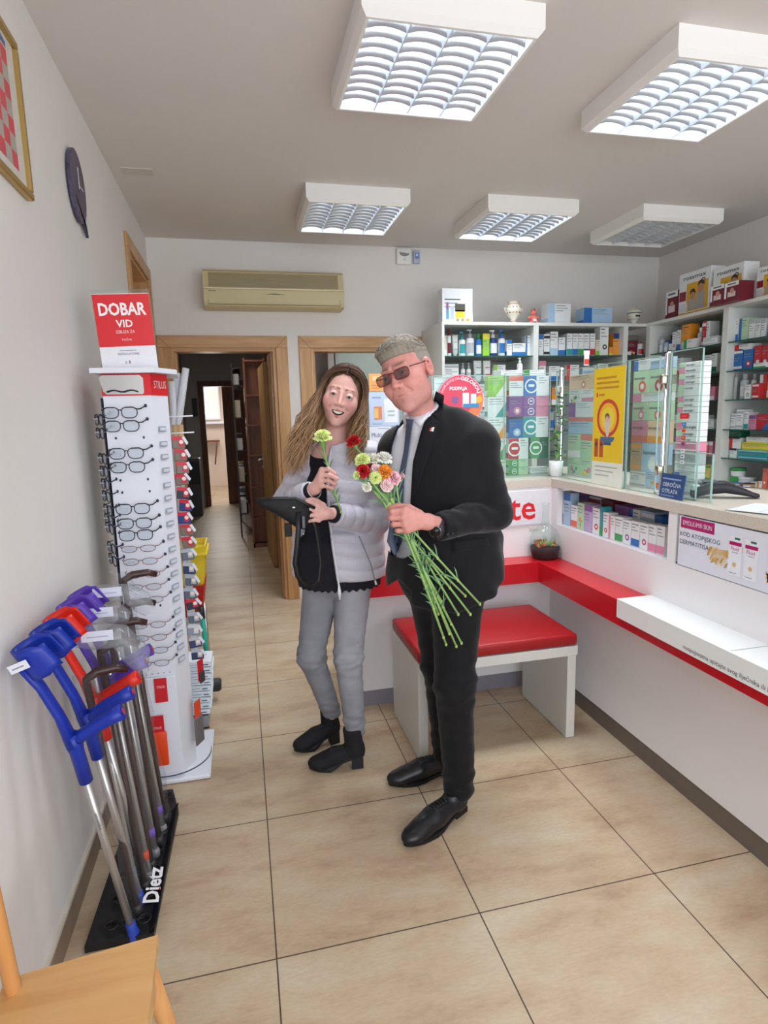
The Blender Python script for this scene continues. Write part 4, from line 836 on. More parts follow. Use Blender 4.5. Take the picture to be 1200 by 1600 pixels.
# card terminal
r = empty('card_terminal', (1.80, .455, G0), math.radians(-32), 'black handheld card terminal lying on the worktop', 'card terminal')
TB = mat('black_plastic', '#26262e', .45); mb = MB()
L_ = .23; st = [(-.115, .0, .028, .034), (-.10, .002, .045, .036), (-.06, .012, .052, .036), (0, .018, .046, .034), (.06, .010, .03, .032), (.10, .002, .018, .028), (.115, .002, .014, .02)]
V = []
for x, zb, th, hw in st:
    for k in range(10): a_ = 2*PI*k/10; V.append((x, hw*max(-1, min(1, 1.25*math.cos(a_))), zb+th/2+th/2*max(-1, min(1, 1.2*math.sin(a_)))))
mb.add(V, [(i*10+k, i*10+(k+1) % 10, (i+1)*10+(k+1) % 10, (i+1)*10+k) for i in range(6) for k in range(10)]+[list(range(10)), [60+k for k in range(10)][::-1]], TB, True); mb.build('body', r)
MB().box(-.08, -.03, -.024, .024, .062, .0665, P('#5c6470')).build('screen', r); mb = MB()
for i in range(4):
    for j in range(3): mb.box(-.015+i*.02, -.003+i*.02, -.022+j*.016, -.010+j*.016, .058-i*.006, .063-i*.006, P('#55555e'), .001)
mb.build('keypad', r); MB().box(-.118, -.09, -.03, .012, .028, .05, P('#d8d8dc'), .003).build('paper_roll_cover', r)
mb = MB(Matrix.Translation((1.70, .17, G0+.001)) @ Matrix.Rotation(.4, 4, 'Z')); mb.box(-.11, .11, -.08, .08, 0, .002, GL); mb.box(-.105, .105, -.075, .075, .0021, .003, P('#dfe4e4')); mb.box(-.09, .06, -.02, -.018, .0031, .0033, P('#a0a8a8')); tag(mb.build('money_tray'), 'clear flat money tray at the right end of the worktop', 'tray')
# demijohn terrarium
r = empty('glass_demijohn', (1.492, 1.288, .7255), 0, 'glass demijohn with succulents and dark soil in the red ledge corner', 'terrarium')
DJ = glass_mat('demijohn_glass', '#f8fcfa', .015)
MB().lathe([(.055, 0), (.066, .006), (.076, .04), (.079, .075), (.075, .11), (.060, .145), (.038, .166), (.022, .182), (.0175, .20), (.0165, .275), (.020, .277), (.020, .288), (.0165, .289)], (0, 0, 0), DJ, 32).build('jar', r)
MB().lathe([(.050, .003), (.063, .008), (.072, .035), (.075, .062), (.04, .068)], (0, 0, 0), mat('dark_soil', '#2a1216', .8, noise=.5, nscale=60), 24).build('soil', r)
mb = MB(); rd = random.Random(3)
for k in range(46):
    a_ = rd.uniform(0, 2*PI); rr = rd.uniform(.0, .03); l = rd.uniform(.028, .048); bx, by = rr*math.cos(a_), rr*math.sin(a_); el = rd.uniform(.2, 1.1); m = P(rd.choice(['#8aae54', '#6f9a48', '#a6bc6a', '#4f7a3c']))
    mb.tube([(bx, by, .06), (bx+l*.5*math.cos(a_)*math.cos(el), by+l*.5*math.sin(a_)*math.cos(el), .06+l*.5*math.sin(el)+.004), (bx+l*math.cos(a_)*math.cos(el), by+l*math.sin(a_)*math.cos(el), .062+l*math.sin(el))], [.003, .006, .0008], m, 6)
mb.build('succulent', r)
mb = MB()
for k in range(24):
    a_ = rd.uniform(0, 2*PI); rr = rd.uniform(.035, .056); mb.ball((rr*math.cos(a_), rr*math.sin(a_), .066+rd.uniform(0, .018)), rd.uniform(.006, .011), P(rd.choice(['#b8342c', '#8a2a24', '#c4563c'])), 7, 5)
mb.build('red_moss', r)
# trailing plant
r = empty('potted_climber', (1.632, 1.44, G0), 0, 'small white pot with twining green climber in the counter corner', 'plant')
MB().lathe([(.026, 0), (.03, .002), (.036, .05), (.0375, .085), (.034, .085), (.032, .07)], (0, 0, 0), mat('white_plastic_pot', '#eceef0', .35), 24).build('pot', r)
mb = MB(); rd = random.Random(8); pts = []
for k in range(26):
    t = k/25; pts.append((.012*math.sin(t*14)+.045*max(0, t-.35), .012*math.cos(t*14)-.01, .07+.37*t))
mb.tube(pts, .0022, P('#5a7a3a'), 6); mb.build('stem', r); mb = MB()
for k, p in enumerate(pts[1:]):
    for q in range(3):
        a_ = rd.uniform(0, 2*PI); l = rd.uniform(.022, .040); d = Vector((math.cos(a_), math.sin(a_), rd.uniform(-.5, .5))); s_ = Vector((-math.sin(a_), math.cos(a_), 0))*l*.42; p0 = Vector(p)+d*.004; m = P(rd.choice(['#4a8a30', '#6aa83c', '#35702a', '#83bb4e']))
        mb.add([p0, p0+d*l*.5+s_, p0+d*l-Vector((0, 0, .004)), p0+d*l*.5-s_, p0+d*l*.5+Vector((0, 0, .003))], [(0, 1, 4), (1, 2, 4), (2, 3, 4), (3, 0, 4)], m)
mb.build('leaves', r)
mb = MB(); mb.box(-.012, .012, -.004, .004, 0, .05, P('#e8e0dc')); mb.box(-.012, .012, -.0045, -.004, .005, .03, P('#c83a34')); mb.box(-.016, .016, -.003, .003, .05, .07, P('#f0f0f0'), .002)
a = at(916, 572, 1.64, 0); tag(mb.build('hanging_tag', loc=(1.64, a.y, 1.6925)), 'small red and white tag clipped on top of the left glass screen', 'tag')
# ================================================================== EYEWEAR DISPLAY STAND
SW = mat('display_white', '#e3e6f0', .35); SRED = mat('display_red', '#d8222a', .4)
r = empty('eyewear_stand', (-.385, 1.08, 0), 0, 'tall white rotating eyewear display with red header beside the left wall', 'display stand'); STAND = r
def S(): return MB(Matrix.Translation((.385, -1.08, 0)))
S().box(-.555, -.217, .925, 1.31, .002, .022, SW, .006, 2).build('base_plate', r)
mb = S(); mb.lathe([(.163, .022), (.163, .034), (.160, .036)], (-.385, 1.115, 0), SW, 48); mb.lathe([(.1645, .022), (.1645, .026)], (-.385, 1.115, 0), P('#3a3e48'), 48); mb.build('turntable', r)
A_, B_, C_, D_, E_, F_ = (-.495, .955), (-.325, .945), (-.277, 1.035), (-.30, 1.19), (-.47, 1.20), (-.515, 1.10)
HEX = [A_, B_, C_, D_, E_, F_]
def col(z0, z1, m, k=1.0, poly=HEX):
    cx = sum(p[0] for p in poly)/6; cy = sum(p[1] for p in poly)/6
    return [(cx+(p[0]-cx)*k, cy+(p[1]-cy)*k, z0) for p in poly], z1-z0
mb = S(); pts, d = col(.036, 1.575, SW); mb.prism(pts, (0, 0, d), SW)
for z in [.50+.0*k for k in range(1)]: pass
mb.build('column', r)
mb = S(); pts, d = col(1.575, 1.655, SRED, 1.02); mb.prism(pts, (0, 0, d), SRED)
mb.text('STILUS', (-.2965, .988, 1.602), .040, P('#f4d8d8'), (B_[0]*-1+C_[0], C_[1]-B_[1], 0), (0, 0, 1), width=.075)
mb.build('red_header', r)
mb = S(); w = .145; mz0, mz1 = 1.58, 1.650; x0 = -.49; yq = .948
pr = [(x0+.0, mz0+.01), (x0+.01, mz0), (x0+w-.01, mz0), (x0+w, mz0+.01), (x0+w-.004, mz1-.012), (x0+w-.016, mz1), (x0-.0, mz1), (x0-.012, mz1-.01)]
mb.prism([(x, yq-.004, z) for x, z in pr], (0, .003, 0), mat('mirror', '#e0e4e6', .03, 1.0)); mb.build('mirror', r)
mb = S(); mb.tube([(-.478+.012*k, .938, 1.589+.006*math.sin(PI*(k % 5)/4)) for k in range(10)], .0028, P('#16161a'), 6); mb.build('glasses_reflection', r)  # black arc standing in for dark glasses reflected in the mirror
mb = S(); mb.prism([(-.525, .915, 1.656), (-.30, .905, 1.656), (-.235, 1.02, 1.656), (-.25, 1.24, 1.656), (-.52, 1.24, 1.656)], (0, 0, .018), SW); mb.build('tray', r)
mb = S(); T = Matrix.Translation((.385, -1.08, 0)) @ Matrix.Translation((-.395, .99, 1.675)) @ Matrix.Rotation(math.radians(-2.5), 4, 'Y') @ Matrix.Rotation(math.radians(3), 4, 'X')
mb = MB(T); hw = .098; mb.box(-hw-.004, hw+.004, .001, .004, 0, .285, GL); mb.box(-hw, hw, -.001, .001, 0, .270, P('#e8e8ee')); mb.box(-hw, hw, -.002, -.001, .083, .268, SRED)
mb.text('DOBAR', (0, -.003, .195), .060, P('#f6eef0'), width=.165, bold=.03); mb.text('VID', (0, -.003, .152), .036, P('#f6eef0'), width=.058, bold=.02); mb.text('IZBLIZA ZA', (0, -.003, .130), .015, P('#f6dfe0'), width=.065); mb.text('TOČNI', (0, -.003, .103), .010, P('#f6dfe0'), width=.034)
mb.text('NAOČALE ZA ČITANJE', (0, -.002, .052), .011, P('#4a4a55'), width=.075); mb.box(-.03, .03, -.002, -.001, .067, .069, P('#8a8a98')); mb.box(-.002, .002, -.002, -.001, .02, .032, P('#8a6a7a')); mb.box(-.015, -.01, -.002, -.001, .02, .03, P('#b8b8c4'))
mb.build('poster_board', r)
HOOK = P('#24304a')
def hooks(mb, z, xs, y):
    for x in xs: mb.disc((x, y-.001, z), .0052, HOOK, n=12, sx=.75)
mb = S()
for py in (684, 750, 769, 947):
    z = at(205 if py < 800 else 240, py, .945).z; xa = at(181 if py < 700 else 188 if py < 760 else 191 if py < 800 else 209, py, .945).x; hooks(mb, z, (xa, xa+.098), .947)
for py in (1053, 1115):
    z = at(240, py, .945).z
    for k in range(6): mb.disc((-.455+k*.022, .9445, z), .0022, P('#3a4450'), n=8)
mb.build('hook_holes', r)
mb = S(); zc = at(260, 1058, .93).z; mb.box(-.47, -.322, .935, .943, .045, zc, SW, .003); mb.build('lower_panel', r)
# size clips on the angled side
sd = Vector((C_[0]-B_[0], C_[1]-B_[1], 0)).normalized(); nd = Vector((sd.y, -sd.x, 0))
LBL = P('#9aa2ae'); LBW = P('#d4d8e0')
ys_ = [670, 693, 713, 734, 757, 777, 797, 817, 837, 857, 876, 895, 915, 934, 954, 973, 990, 1010, 1029]
for py in ys_:
    mb = S(); z = at(262, py, 1.0).z; p = Vector((B_[0], B_[1], z))+sd*.045+nd*.006
    for k, (hh, m) in enumerate(((.010, LBL), (.006, LBW))):
        q = .022-.005*k; o = nd*(.002*k); mb.prism([p-sd*q-Vector((0, 0, hh))+o, p+sd*q-Vector((0, 0, hh))+o, p+sd*q+Vector((0, 0, hh))+o, p-sd*q+Vector((0, 0, hh))+o], -nd*.002, m)
    mb.build('size_label', r)

# ---- spectacles
LENS = glass_mat('spectacle_lens', '#f2f6fa', .10, .02); TAGM = glass_mat('clear_wrap', '#e8ecf2', .25, .12)
def specs(col, big, label, first=None):
    m = mat('frame_'+col, {'black': '#20242c', 'navy': '#252c48', 'red': '#7c3438', 'bronze': '#5e4640'}[col], .35)
    r = empty('spectacles', (0, 0, 0), 0, label, 'spectacles', 'reading glasses on the display stand')
    w, h = (.0275, .0195) if big else (.0275, .0125); gap = .0325 if big else .034; rt = .0018 if big else .0012
    def rim(cx, s):
        P_ = []
        for k in range(24):
            a_ = 2*PI*k/24; e = .62 if big else .8; ca, sa = math.cos(a_), math.sin(a_)
            x = w*math.copysign(abs(ca)**e, ca); z = h*math.copysign(abs(sa)**e, sa)
            if sa < 0: x *= 1-.18*abs(sa)
            P_.append((cx+x, 0, z))
        return P_
    mb = MB()
    for s in (-1, 1): mb.tube(rim(s*gap, s), rt, m, 6, closed=True)
    mb.tube([(-gap+w*.98, 0, h*.35), (-.003, -.004, h*.55), (.003, -.004, h*.55), (gap-w*.98, 0, h*.35)], rt*1.2, m, 6)
    if big: mb.tube([(-gap-w, 0, h*.6), (-gap-w*.5, -.001, h), (-gap+w*.5, -.001, h)], rt*1.3, m, 6); mb.tube([(gap-w*.5, -.001, h), (gap+w*.5, -.001, h), (gap+w, 0, h*.6)], rt*1.3, m, 6)
    mb.build('frame_front', r)
    for s in (-1, 1): MB().poly(rim(s*gap, s), LENS).build('lens', r)
    mb = MB(); mb.tube([(-(gap+w), 0, h*.55), (-(gap+w+.004), .004, h*.6), (-(gap+w+.002), .022, h*.6+.006)], rt*1.2, m, 6); mb.build('temple', r)
    mb = MB(); mb.tube([(gap+w-.002, 0, h*.6), (gap+w+.012, .006, h*.7), (gap+w+.026, .022, h*.7+.010)], rt*1.3, m, 6); mb.ball((gap+w+.027, .022, h*.7+.011), (.0055, .004, .0065), mat('hook_navy', '#24304a', .4), 10, 6); mb.build('temple', r)
    MB().box(-gap-w*.6, -gap+w*.5, -.003, -.0015, -h*.5, h*.3, TAGM).build('price_tag', r)
    return r
rows = [(645, 202, 1), (666, 205, 1), (708.5, 212, 1), (730, 214, 1), (795, 222, 1), (817.5, 225, 1), (836, 227, 1), (857, 231, 0), (877, 234, 0), (897, 238, 0), (917, 240, 0), (937, 243, 0), (976, 247, 0), (996, 249, 0), (1016, 251, 0), (1036, 253, 0)]
posn = ['topmost', 'second', 'third', 'fourth', 'fifth', 'sixth', 'seventh', 'eighth', 'ninth', 'tenth', 'eleventh', 'twelfth', 'thirteenth', 'fourteenth', 'fifteenth', 'lowest']
pa = specs('black', True, ''); pb = specs('red', False, ''); pc = specs('bronze', False, ''); used = set()
def place_specs(src, loc, rz, label):
    if src.name not in used: used.add(src.name); o = src
    else: o = copy_tree(src)
    o.location = loc; o.rotation_euler = (0, 0, rz); o['label'] = label; return o
for i, (py, px, big) in enumerate(rows):
    p = at(px-13, py, .925); z = p.z
    src = pa if big else (pc if i >= 14 else pb)
    place_specs(src, (p.x-.002, .918, z), math.radians(-3), '%s pair of %s glasses down the front face of the stand' % (posn[i], 'black framed' if big else ('bronze framed' if i >= 14 else 'thin red framed')))
side = [656, 677, 717, 737, 757, 776, 797, 812, 826, 857, 876]
pd = specs('navy', True, '')
def rod(a, b, t=.0018): S().tube([a, b], t, SW, 6).build('hanging_rod', r)
for i, py in enumerate(side):
    z = at(160, py, 1.0).z; place_specs(pd, (-.527, 1.0+.0*i, z), math.radians(-66), '%s pair of navy glasses on the wall side of the stand' % (posn[i] if i < 10 else 'lowest'))
    rod((-.505, 1.02, z+.004), (-.548, 1.01, z+.004))
for k in range(4):
    z = at(200, 894+k*28, 1.0).z; rod((-.505, 1.04, z), (-.548, 1.02, z))
for py in (651, 677):
    z = at(280, py, 1.05).z; rod((-.28, 1.07, z), (-.19, 1.06, z+.002), .003)
PLB = mat('dark_side_panel', '#3c4048', .5); S().box(-.518, -.514, 1.02, 1.16, .6, 1.57, PLB).build('wall_side_panel', r)
# ---- hanging pouches on the right
CLR = glass_mat('clear_bag', '#eef0f4', .22, .15)
def pouch(name, c1, c2, label, w=.05, h=.052):
    r = empty(name, (0, 0, 0), 0, label, 'glasses case', 'cased glasses hanging on the right of the stand')
    MB().box(0, w, -.004, .006, -h/2, h/2-.008, c1, .003).build('case', r)
    mb = MB(); mb.box(0, w*.95, -.006, -.004, h/2-.018, h/2-.004, c2); mb.box(w*.5, w*.9, -.007, -.006, -h*.3, h*.2, c2); mb.disc((w*.7, -.0075, 0), .008, P('#e8d8cc')); mb.build('header_card', r)
    mb = MB(); mb.prism([(w*.75, -.012, h*.35), (w*.95, -.012, h*.45), (w*1.25, -.010, -.004), (w*1.1, -.010, -.012)], (0, .001, 0), P('#d8dce4')); mb.build('label_tag', r)
    return r
rd = random.Random(5)
pr_ = [pouch('red_glasses_case', P('#7a6a60'), P('#c8203a'), ''), pouch('red_glasses_case', P('#22263c'), P('#c8203a'), ''), pouch('blue_glasses_case', P('#27407c'), P('#c8203a'), ''),
       pouch('grey_glasses_case', P('#5c6674'), P('#a8aeb8'), ''), pouch('blue_glasses_case', P('#2c3c64'), P('#b0b4bc'), ''), pouch('grey_glasses_case', P('#8c939e'), P('#c9ced6'), '')]
pn = ['brown case with red card', 'black case with red card', 'blue case with red card', 'slate case with grey card', 'dark blue case with grey card', 'pale grey case with grey card']
seq = [0, 0, 0, 0, 1, 2, 2, 0, 0, 3, 4, 3, 3, 1, 3, 5, 4, 4]
cnt = {}; fst = set()
tot = {k: seq.count(k) for k in set(seq)}
for i, k in enumerate(seq):
    py = 690+i*19.6; z = at(285, py, 1.06).z; cnt[k] = cnt.get(k, 0)+1
    src = pr_[k]; o = src if k not in fst else copy_tree(src); fst.add(k)
    lb = pn[k]+' hanging on the right of the stand'
    if tot[k] > 1: lb = posn[cnt[k]-1]+' '+lb+', from top'
    o['label'] = lb; o.location = (-.276+.004*(i % 3), 1.045+.01*(i % 2), z); o.rotation_euler = (0, rd.uniform(-.1, .1), math.radians(rd.uniform(-12, 10)))
# ---- cards hanging low on the stand
def card(name, px0, px1, py0, py1, c, label, y=.928, pouchc=None, txt=None):
    a = at(px0, py0, y); b = at(px1, py1, y); mb = MB(); w = b.x-a.x; h = a.z-b.z
    mb.box(0, w, -.002, 0, 0, h, P(c), .0008)
    if txt: mb.text(txt, (w*.5, -.0028, h*.6 if not pouchc else h*.74), min(.014, w*.3), P('#f4dcdc'), width=w*.6)
    if pouchc: mb.box(w*.1, w*1.15, -.010, .0, -0, h*.68, P(pouchc), .006, 2)
    mb.tube([(w*.5, -.001, h*.96), (w*.5, .012, h*1.02)], .0012, P('#d0d4dc'), 5)
    o = mb.build(name); o.location = (a.x, y, b.z); return tag(o, label, 'card')
card('accessory_card', 213, 229, 1061, 1093, '#c8202c', 'small red accessory card with blue part left on the lower stand', txt='STILUS')
card('accessory_card', 240, 263, 1061, 1096, '#cc1f2a', 'larger red accessory card with key ring on the lower stand', txt='STILUS')
card('orange_pouch_card', 234, 262, 1120, 1194, '#cc1f2a', 'bright orange glasses pouch hanging low on the front of the stand', y=.926, pouchc='#ea4a1c', txt='STILUS')
r2 = empty('grey_pouch_card', (-.268, 1.0, .13), math.radians(62), 'grey glasses pouch with orange card low on the right of the stand', 'card')
MB().box(-.03, .03, -.02, -.012, 0, .12, P('#6d6a6a'), .006, 2).build('pouch', r2); MB().box(-.022, .022, -.016, -.013, .12, .19, P('#e04a28')).build('header_card', r2)
r2 = empty('red_pouch_card', (-.245, 1.02, .40), math.radians(62), 'red card with dark sunglasses hanging on the right of the lower stand', 'card')
MB().box(-.02, .02, -.016, -.013, 0, .09, P('#cc1f2a')).build('header_card', r2); MB().box(-.018, .018, -.024, -.016, -.01, .04, P('#3a3438'), .005).build('pouch', r2)
# ---- rolled paper standing behind the stand, bin, mop, booklets
r = empty('wrapped_sticks', (-.30, 1.52, 0), 0, 'bundle of sticks in clear plastic wrap standing behind the display', 'sticks')
WRP = mat('milky_plastic_wrap', '#d4d6dc', .25, bump=.4, bscale=40)
for k, (dx, dy, tp) in enumerate(((-.02, 0, 1.66), (.0, .02, 1.70), (.035, .0, 1.72))):
    MB().tube([(dx*.2, dy, .01), (dx*.4-.01, dy, 1.45), (dx*.4, dy, 1.5), (dx*1.2+.02, dy, tp)], [.012, .012, .019, .016], WRP if k != 1 else P('#cfd2da'), 8).tube([(dx*.3, dy, 1.2), (dx*.4, dy, 1.46)], .017, P('#c9a878'), 8).build('stick', r)
r = empty('mop_bucket', (-.30, 1.93, 0), 0, 'yellow and red cleaning bucket trolley behind the eyewear stand', 'bucket')
YEL = mat('yellow_plastic', '#e8cc2c', .4); RDP = mat('red_plastic', '#b8201c', .4)
def trap(mb, x0, x1, y0, y1, z0, z1, k, m):
    cx, cy = (x0+x1)/2, (y0+y1)/2; V = [(cx+(x-cx)*f, cy+(y-cy)*f, z) for z, f in ((z0, k), (z1, 1)) for x, y in ((x0, y0), (x1, y0), (x1, y1), (x0, y1))]
    mb.add(V, [(0, 3, 2, 1), (0, 1, 5, 4), (1, 2, 6, 5), (2, 3, 7, 6), (3, 0, 4, 7)], m); t = .008
    W_ = [(cx+(x-cx)*f, cy+(y-cy)*f, z) for z, f in ((z0+.01, k*.93), (z1, .93)) for x, y in ((x0, y0), (x1, y0), (x1, y1), (x0, y1))]
    mb.add(W_, [(0, 1, 2, 3), (0, 4, 5, 1), (1, 5, 6, 2), (2, 6, 7, 3), (3, 7, 4, 0)], m)
    mb.add(V[4:]+W_[4:], [(0, 1, 5, 4), (1, 2, 6, 5), (2, 3, 7, 6), (3, 0, 4, 7)], m)
mb = MB(); trap(mb, -.2, .07, -.13, .13, .55, .81, .78, YEL); mb.box(-.2, .078, -.138, .138, .76, .775, YEL, .003); mb.build('yellow_tub', r)
mb = MB(); trap(mb, -.19, .05, -.14, .14, .42, .60, .8, RDP); mb.build('red_tub', r)
mb = MB()
for x in (-.16, .03):
    for y in (-.11, .11): mb.tube([(x, y, .04), (x*.8, y*.9, .44)], .01, MET, 8); mb.ball((x, y, .025), .023, P('#222226'))
mb.build('trolley_frame', r)
mb = MB(); mb.tube([(-.245, 1.66, .10), (-.262, 1.66, .46)], .012, mat('teal_plastic', '#1fa08c', .4), 8); mb.tube([(-.262, 1.66, .46), (-.265, 1.66, .52)], .016, P('#26262a'), 8); mb.box(-.27, -.19, 1.62, 1.70, .06, .11, P('#2a2a2e'), .01); mb.box(-.27, -.24, 1.63, 1.69, .0, .06, P('#2a2a2e'), .005)
tag(mb.build('cleaning_brush'), 'teal handled floor brush with black head behind the stand', 'brush')
mb = MB(); mb.box(-.40, -.245, 1.36, 1.50, .0, .075, P('#8a8d94'), .003); mb.box(-.402, -.243, 1.358, 1.36, 0, .008, P('#26262c')); mb.box(-.402, -.243, 1.358, 1.36, .068, .076, P('#26262c')); tag(mb.build('leaflet_tray'), 'grey leaflet tray on the floor behind the stand', 'tray')
for k in range(9):
    z = .077+.03*k; mb = MB(); x1 = -.235+.003*k+.008*(k % 2)
    mb.prism([(-.41, 1.37-.0*k, z), (x1, 1.355, z), (x1, 1.355, z+.022), (-.41, 1.37, z+.034)], (0, .14, 0), P('#dfe6ec')); mb.box(x1-.04, x1-.015, 1.353, 1.3555, z+.008, z+.012, P('#4a5a78')); mb.box(x1-.1, x1-.05, 1.353, 1.356, z+.012, z+.014, P('#9aa8b8'))
    tag(mb.build('booklet'), posn[8-k] .replace('topmost', 'topmost')+' white booklet from the top of the floor stack behind the stand' if k < 8 else 'topmost white booklet of the floor stack behind the stand', 'booklet', 'white booklets stacked behind the stand')
# ================================================================== CRUTCH RACK
BLK = mat('black_lacquer', '#17171a', .4)
r = empty('crutch_rack', (-.43, .5, 0), 0, 'low black floor rack lettered Dietz holding crutches and canes', 'rack')
mb = MB(Matrix.Translation((.43, -.5, 0))); mb.prism([(-.525, .155, .002), (-.34, .155, .002), (-.325, .72, .002), (-.36, .86, .002), (-.50, .86, .002)], (0, 0, .02), BLK); mb.build('base_board', r)
for k in range(7):
    y = .2+.1*k; mb = MB(Matrix.Translation((.43, -.5, 0)))
    for x in (-.46, -.415, -.37): mb.tube([(x+.018*math.cos(t), y+.018*math.sin(t), .035) for t in [2*PI*i/12 for i in range(12)]], .003, BLK, 5, closed=True); mb.tube([(x, y+.018, .02), (x, y+.018, .036)], .003, BLK, 5)
    mb.tube([(-.48, y+.018, .022), (-.35, y+.018, .022)], .003, BLK, 5); mb.build('socket_row', r)

mb = MB(Matrix.Translation((.43, -.5, 0))); mb.prism([(-.352, .16, .022), (-.33, .155, .05), (-.322, .72, .05), (-.345, .72, .022)], (-.003, 0, 0), BLK)
mb.text('Dietz', (-.338, .31, .0515), .062, P('#f0f0f2'), (-.02, 1, 0), (-1, 0, .15), width=.15, bold=.03); mb.box(-.3445, -.3365, .285, .293, .0515, .052, P('#c8322c')); mb.build('lettered_edge', r)
ALU = mat('brushed_aluminium_tube', '#b9b6b4', .32, .7); 
def crutch(name, colr, hexa, y, lean, label, grp='forearm crutches in the rack', cuff=True):
    """built leaning to the wall: tip at y, grip pointing into the room"""
    r = empty(name, (-.398+lean, y, .022), 0, label, 'crutch', grp)
    m = mat(colr+'_crutch_plastic', hexa, .38)
    T = Matrix.Rotation(math.radians(-6.0), 4, 'Y') @ Matrix.Rotation(math.radians(8), 4, 'X')
    h = lambda: MB(T)
    h().cyl((0, 0, .03), (0, 0, .60), .0105, ALU, 14).build('lower_tube', r)
    h().lathe([(.018, 0), (.019, .006), (.014, .03), (.0135, .055), (.011, .056)], (0, 0, -.015), P('#2a48b0') if colr == 'blue' else P('#8a8a90'), 14).build('rubber_tip', r)
    mb = h()
    mb.tube([(0, 0, .545), (0, 0, .64), (0, 0, .66), (-.004, 0, .69)], [.0175, .0175, .021, .02], m, 14)
    mb.tube([(-.004, 0, .66), (-.014, 0, .75), (-.034, 0, .84), (-.060, 0, .915)], [(.016, .024), (.012, .018), (.011, .019), (.012, .026)], m, 12)
    mb.build('shaft_moulding', r)
    h().tube([(-.004, 0, .668), (.03, 0, .687), (.06, -.0, .70), (.10, 0, .715), (.128, 0, .724), (.130, 0, .7245)], [(.020, .017), (.016, .0175), (.0175, .019), (.018, .019), (.021, .021), (.012, .012)], m, 14).disc((.1315, 0, .725), .009, P('#b83a50'), (1, 0, .3), 12).build('grip', r)
    if cuff:
        mb = h(); V = []; n = 14; rows_ = 6
        for j in range(rows_):
            t = j/(rows_-1); z = .885+.080*t; cx = -.043-.028*t
            for i in range(n):
                a_ = math.radians(40+280*i/(n-1)); rx = .047; ry = .038; edge = 1-.32*(abs(t-.5)*2)**3*(1-abs(i/(n-1)-.5)*2 < .35)
                zz_ = z if abs(i/(n-1)-.5) < .35 else .925+(z-.925)*.75
                V.append((cx+.045-0*rx+rx*math.cos(a_)*1.0, ry*math.sin(a_), zz_+.25*(.045+rx*math.cos(a_))*0+.30*(rx*math.cos(a_))))
        F = [(j*n+i, j*n+i+1, (j+1)*n+i+1, (j+1)*n+i) for j in range(rows_-1) for i in range(n-1)]
        V2 = [(x*.93+(-.055+.045)*.07, y_*.9, z) for x, y_, z in V]; o = len(V)
        F += [(a+o, d+o, c+o, b+o) for a, b, c, d in F]
        rim = [j*n for j in range(rows_)]+[(rows_-1)*n+i for i in range(1, n)]+[j*n+n-1 for j in range(rows_-2, -1, -1)]+[i for i in range(n-2, 0, -1)]
        F += [(rim[i], rim[(i+1) % len(rim)], rim[(i+1) % len(rim)]+o, rim[i]+o) for i in range(len(rim))]
        mb.add(V+V2, F, m, True); mb.build('arm_cuff', r)
    return r
r = crutch('forearm_crutch', 'blue', '#16309c', .17, 0, 'nearest blue forearm crutch with white sticker on its cuff')
MB(Matrix.Rotation(math.radians(-6.0), 4, 'Y') @ Matrix.Rotation(math.radians(8), 4, 'X') @ Matrix.Translation((-.050, -.0405, .925)) @ Matrix.Rotation(math.radians(-14), 4, 'Y')).box(-.022, .022, -.0012, 0, -.011, .011, P('#dcdee8')).box(-.015, .012, -.0018, -.0012, -.002, .001, P('#8a8a98')).build('sticker', r)
MB(Matrix.Rotation(math.radians(-6.0), 4, 'Y') @ Matrix.Rotation(math.radians(8), 4, 'X')).text('opti-comfort', (.0, -.0115, .42), .011, P('#50505a'), (0, 0, -1), (1, 0, 0)).build('tube_lettering', r)
crutch('forearm_crutch', 'blue', '#16309c', .285, .004, 'second blue forearm crutch, behind the nearest one')
crutch('forearm_crutch', 'red', '#d82a1c', .385, .006, 'red forearm crutch between the blue and the purple ones')
crutch('forearm_crutch', 'purple', '#5a3aa8', .50, .008, 'nearer purple forearm crutch behind the red one')
crutch('forearm_crutch', 'purple', '#5a3aa8', .60, .012, 'farther purple forearm crutch nearest the display stand')
CANE = mat('dark_brown_cane', '#3c2723', .3, noise=.25, nscale=30); WRAP = glass_mat('crinkled_plastic', '#f8f8fa', .025, .2, .22)
def cane(i, x0, y0, x1, y1, zt, label, crook=True):
    r = empty('walking_cane', (x0, y0, .024), 0, label, 'walking cane', 'brown walking canes in the rack')
    top = Vector((x1-x0, y1-y0, zt)); pts = [Vector((0, 0, .0)), top*.5, top]
    MB().tube(pts, [.010, .0105, .0105], CANE, 10).build('shaft', r)
    MB().lathe([(.014, 0), (.014, .02), (.011, .03)], (0, 0, -.002), P('#3a3434'), 12).build('rubber_tip', r)
    mb = MB(); d = Vector((1, .25, .15)).normalized()
    mb.tube([top-Vector((0, 0, .02)), top+Vector((0, 0, .01)), top+Vector((0, 0, .022))+d*.03, top+Vector((0, 0, .016))+d*.08, top+d*.11], [.0105, .0125, .0135, .0125, .010], CANE, 10); mb.build('handle', r)
    mb = MB(); rd = random.Random(i); P_ = []; R_ = []
    for k in range(12):
        t = k/11*1.04; P_.append(top*t+Vector((rd.uniform(-.004, .004), rd.uniform(-.004, .004), 0))); R_.append((.017+rd.uniform(0, .008)+.012*(t > .9), .016+rd.uniform(0, .006)))
    mb.tube(P_, R_, WRAP, 9, caps=False); mb.build('plastic_sleeve', r)
    return r
cane(1, -.395, .24, -.475, .27, .73, 'nearest brown walking cane in a clear plastic sleeve')
cane(2, -.385, .33, -.455, .37, .77, 'second brown walking cane counted from the camera')
cane(3, -.38, .42, -.445, .47, .80, 'third brown walking cane counted from the camera')
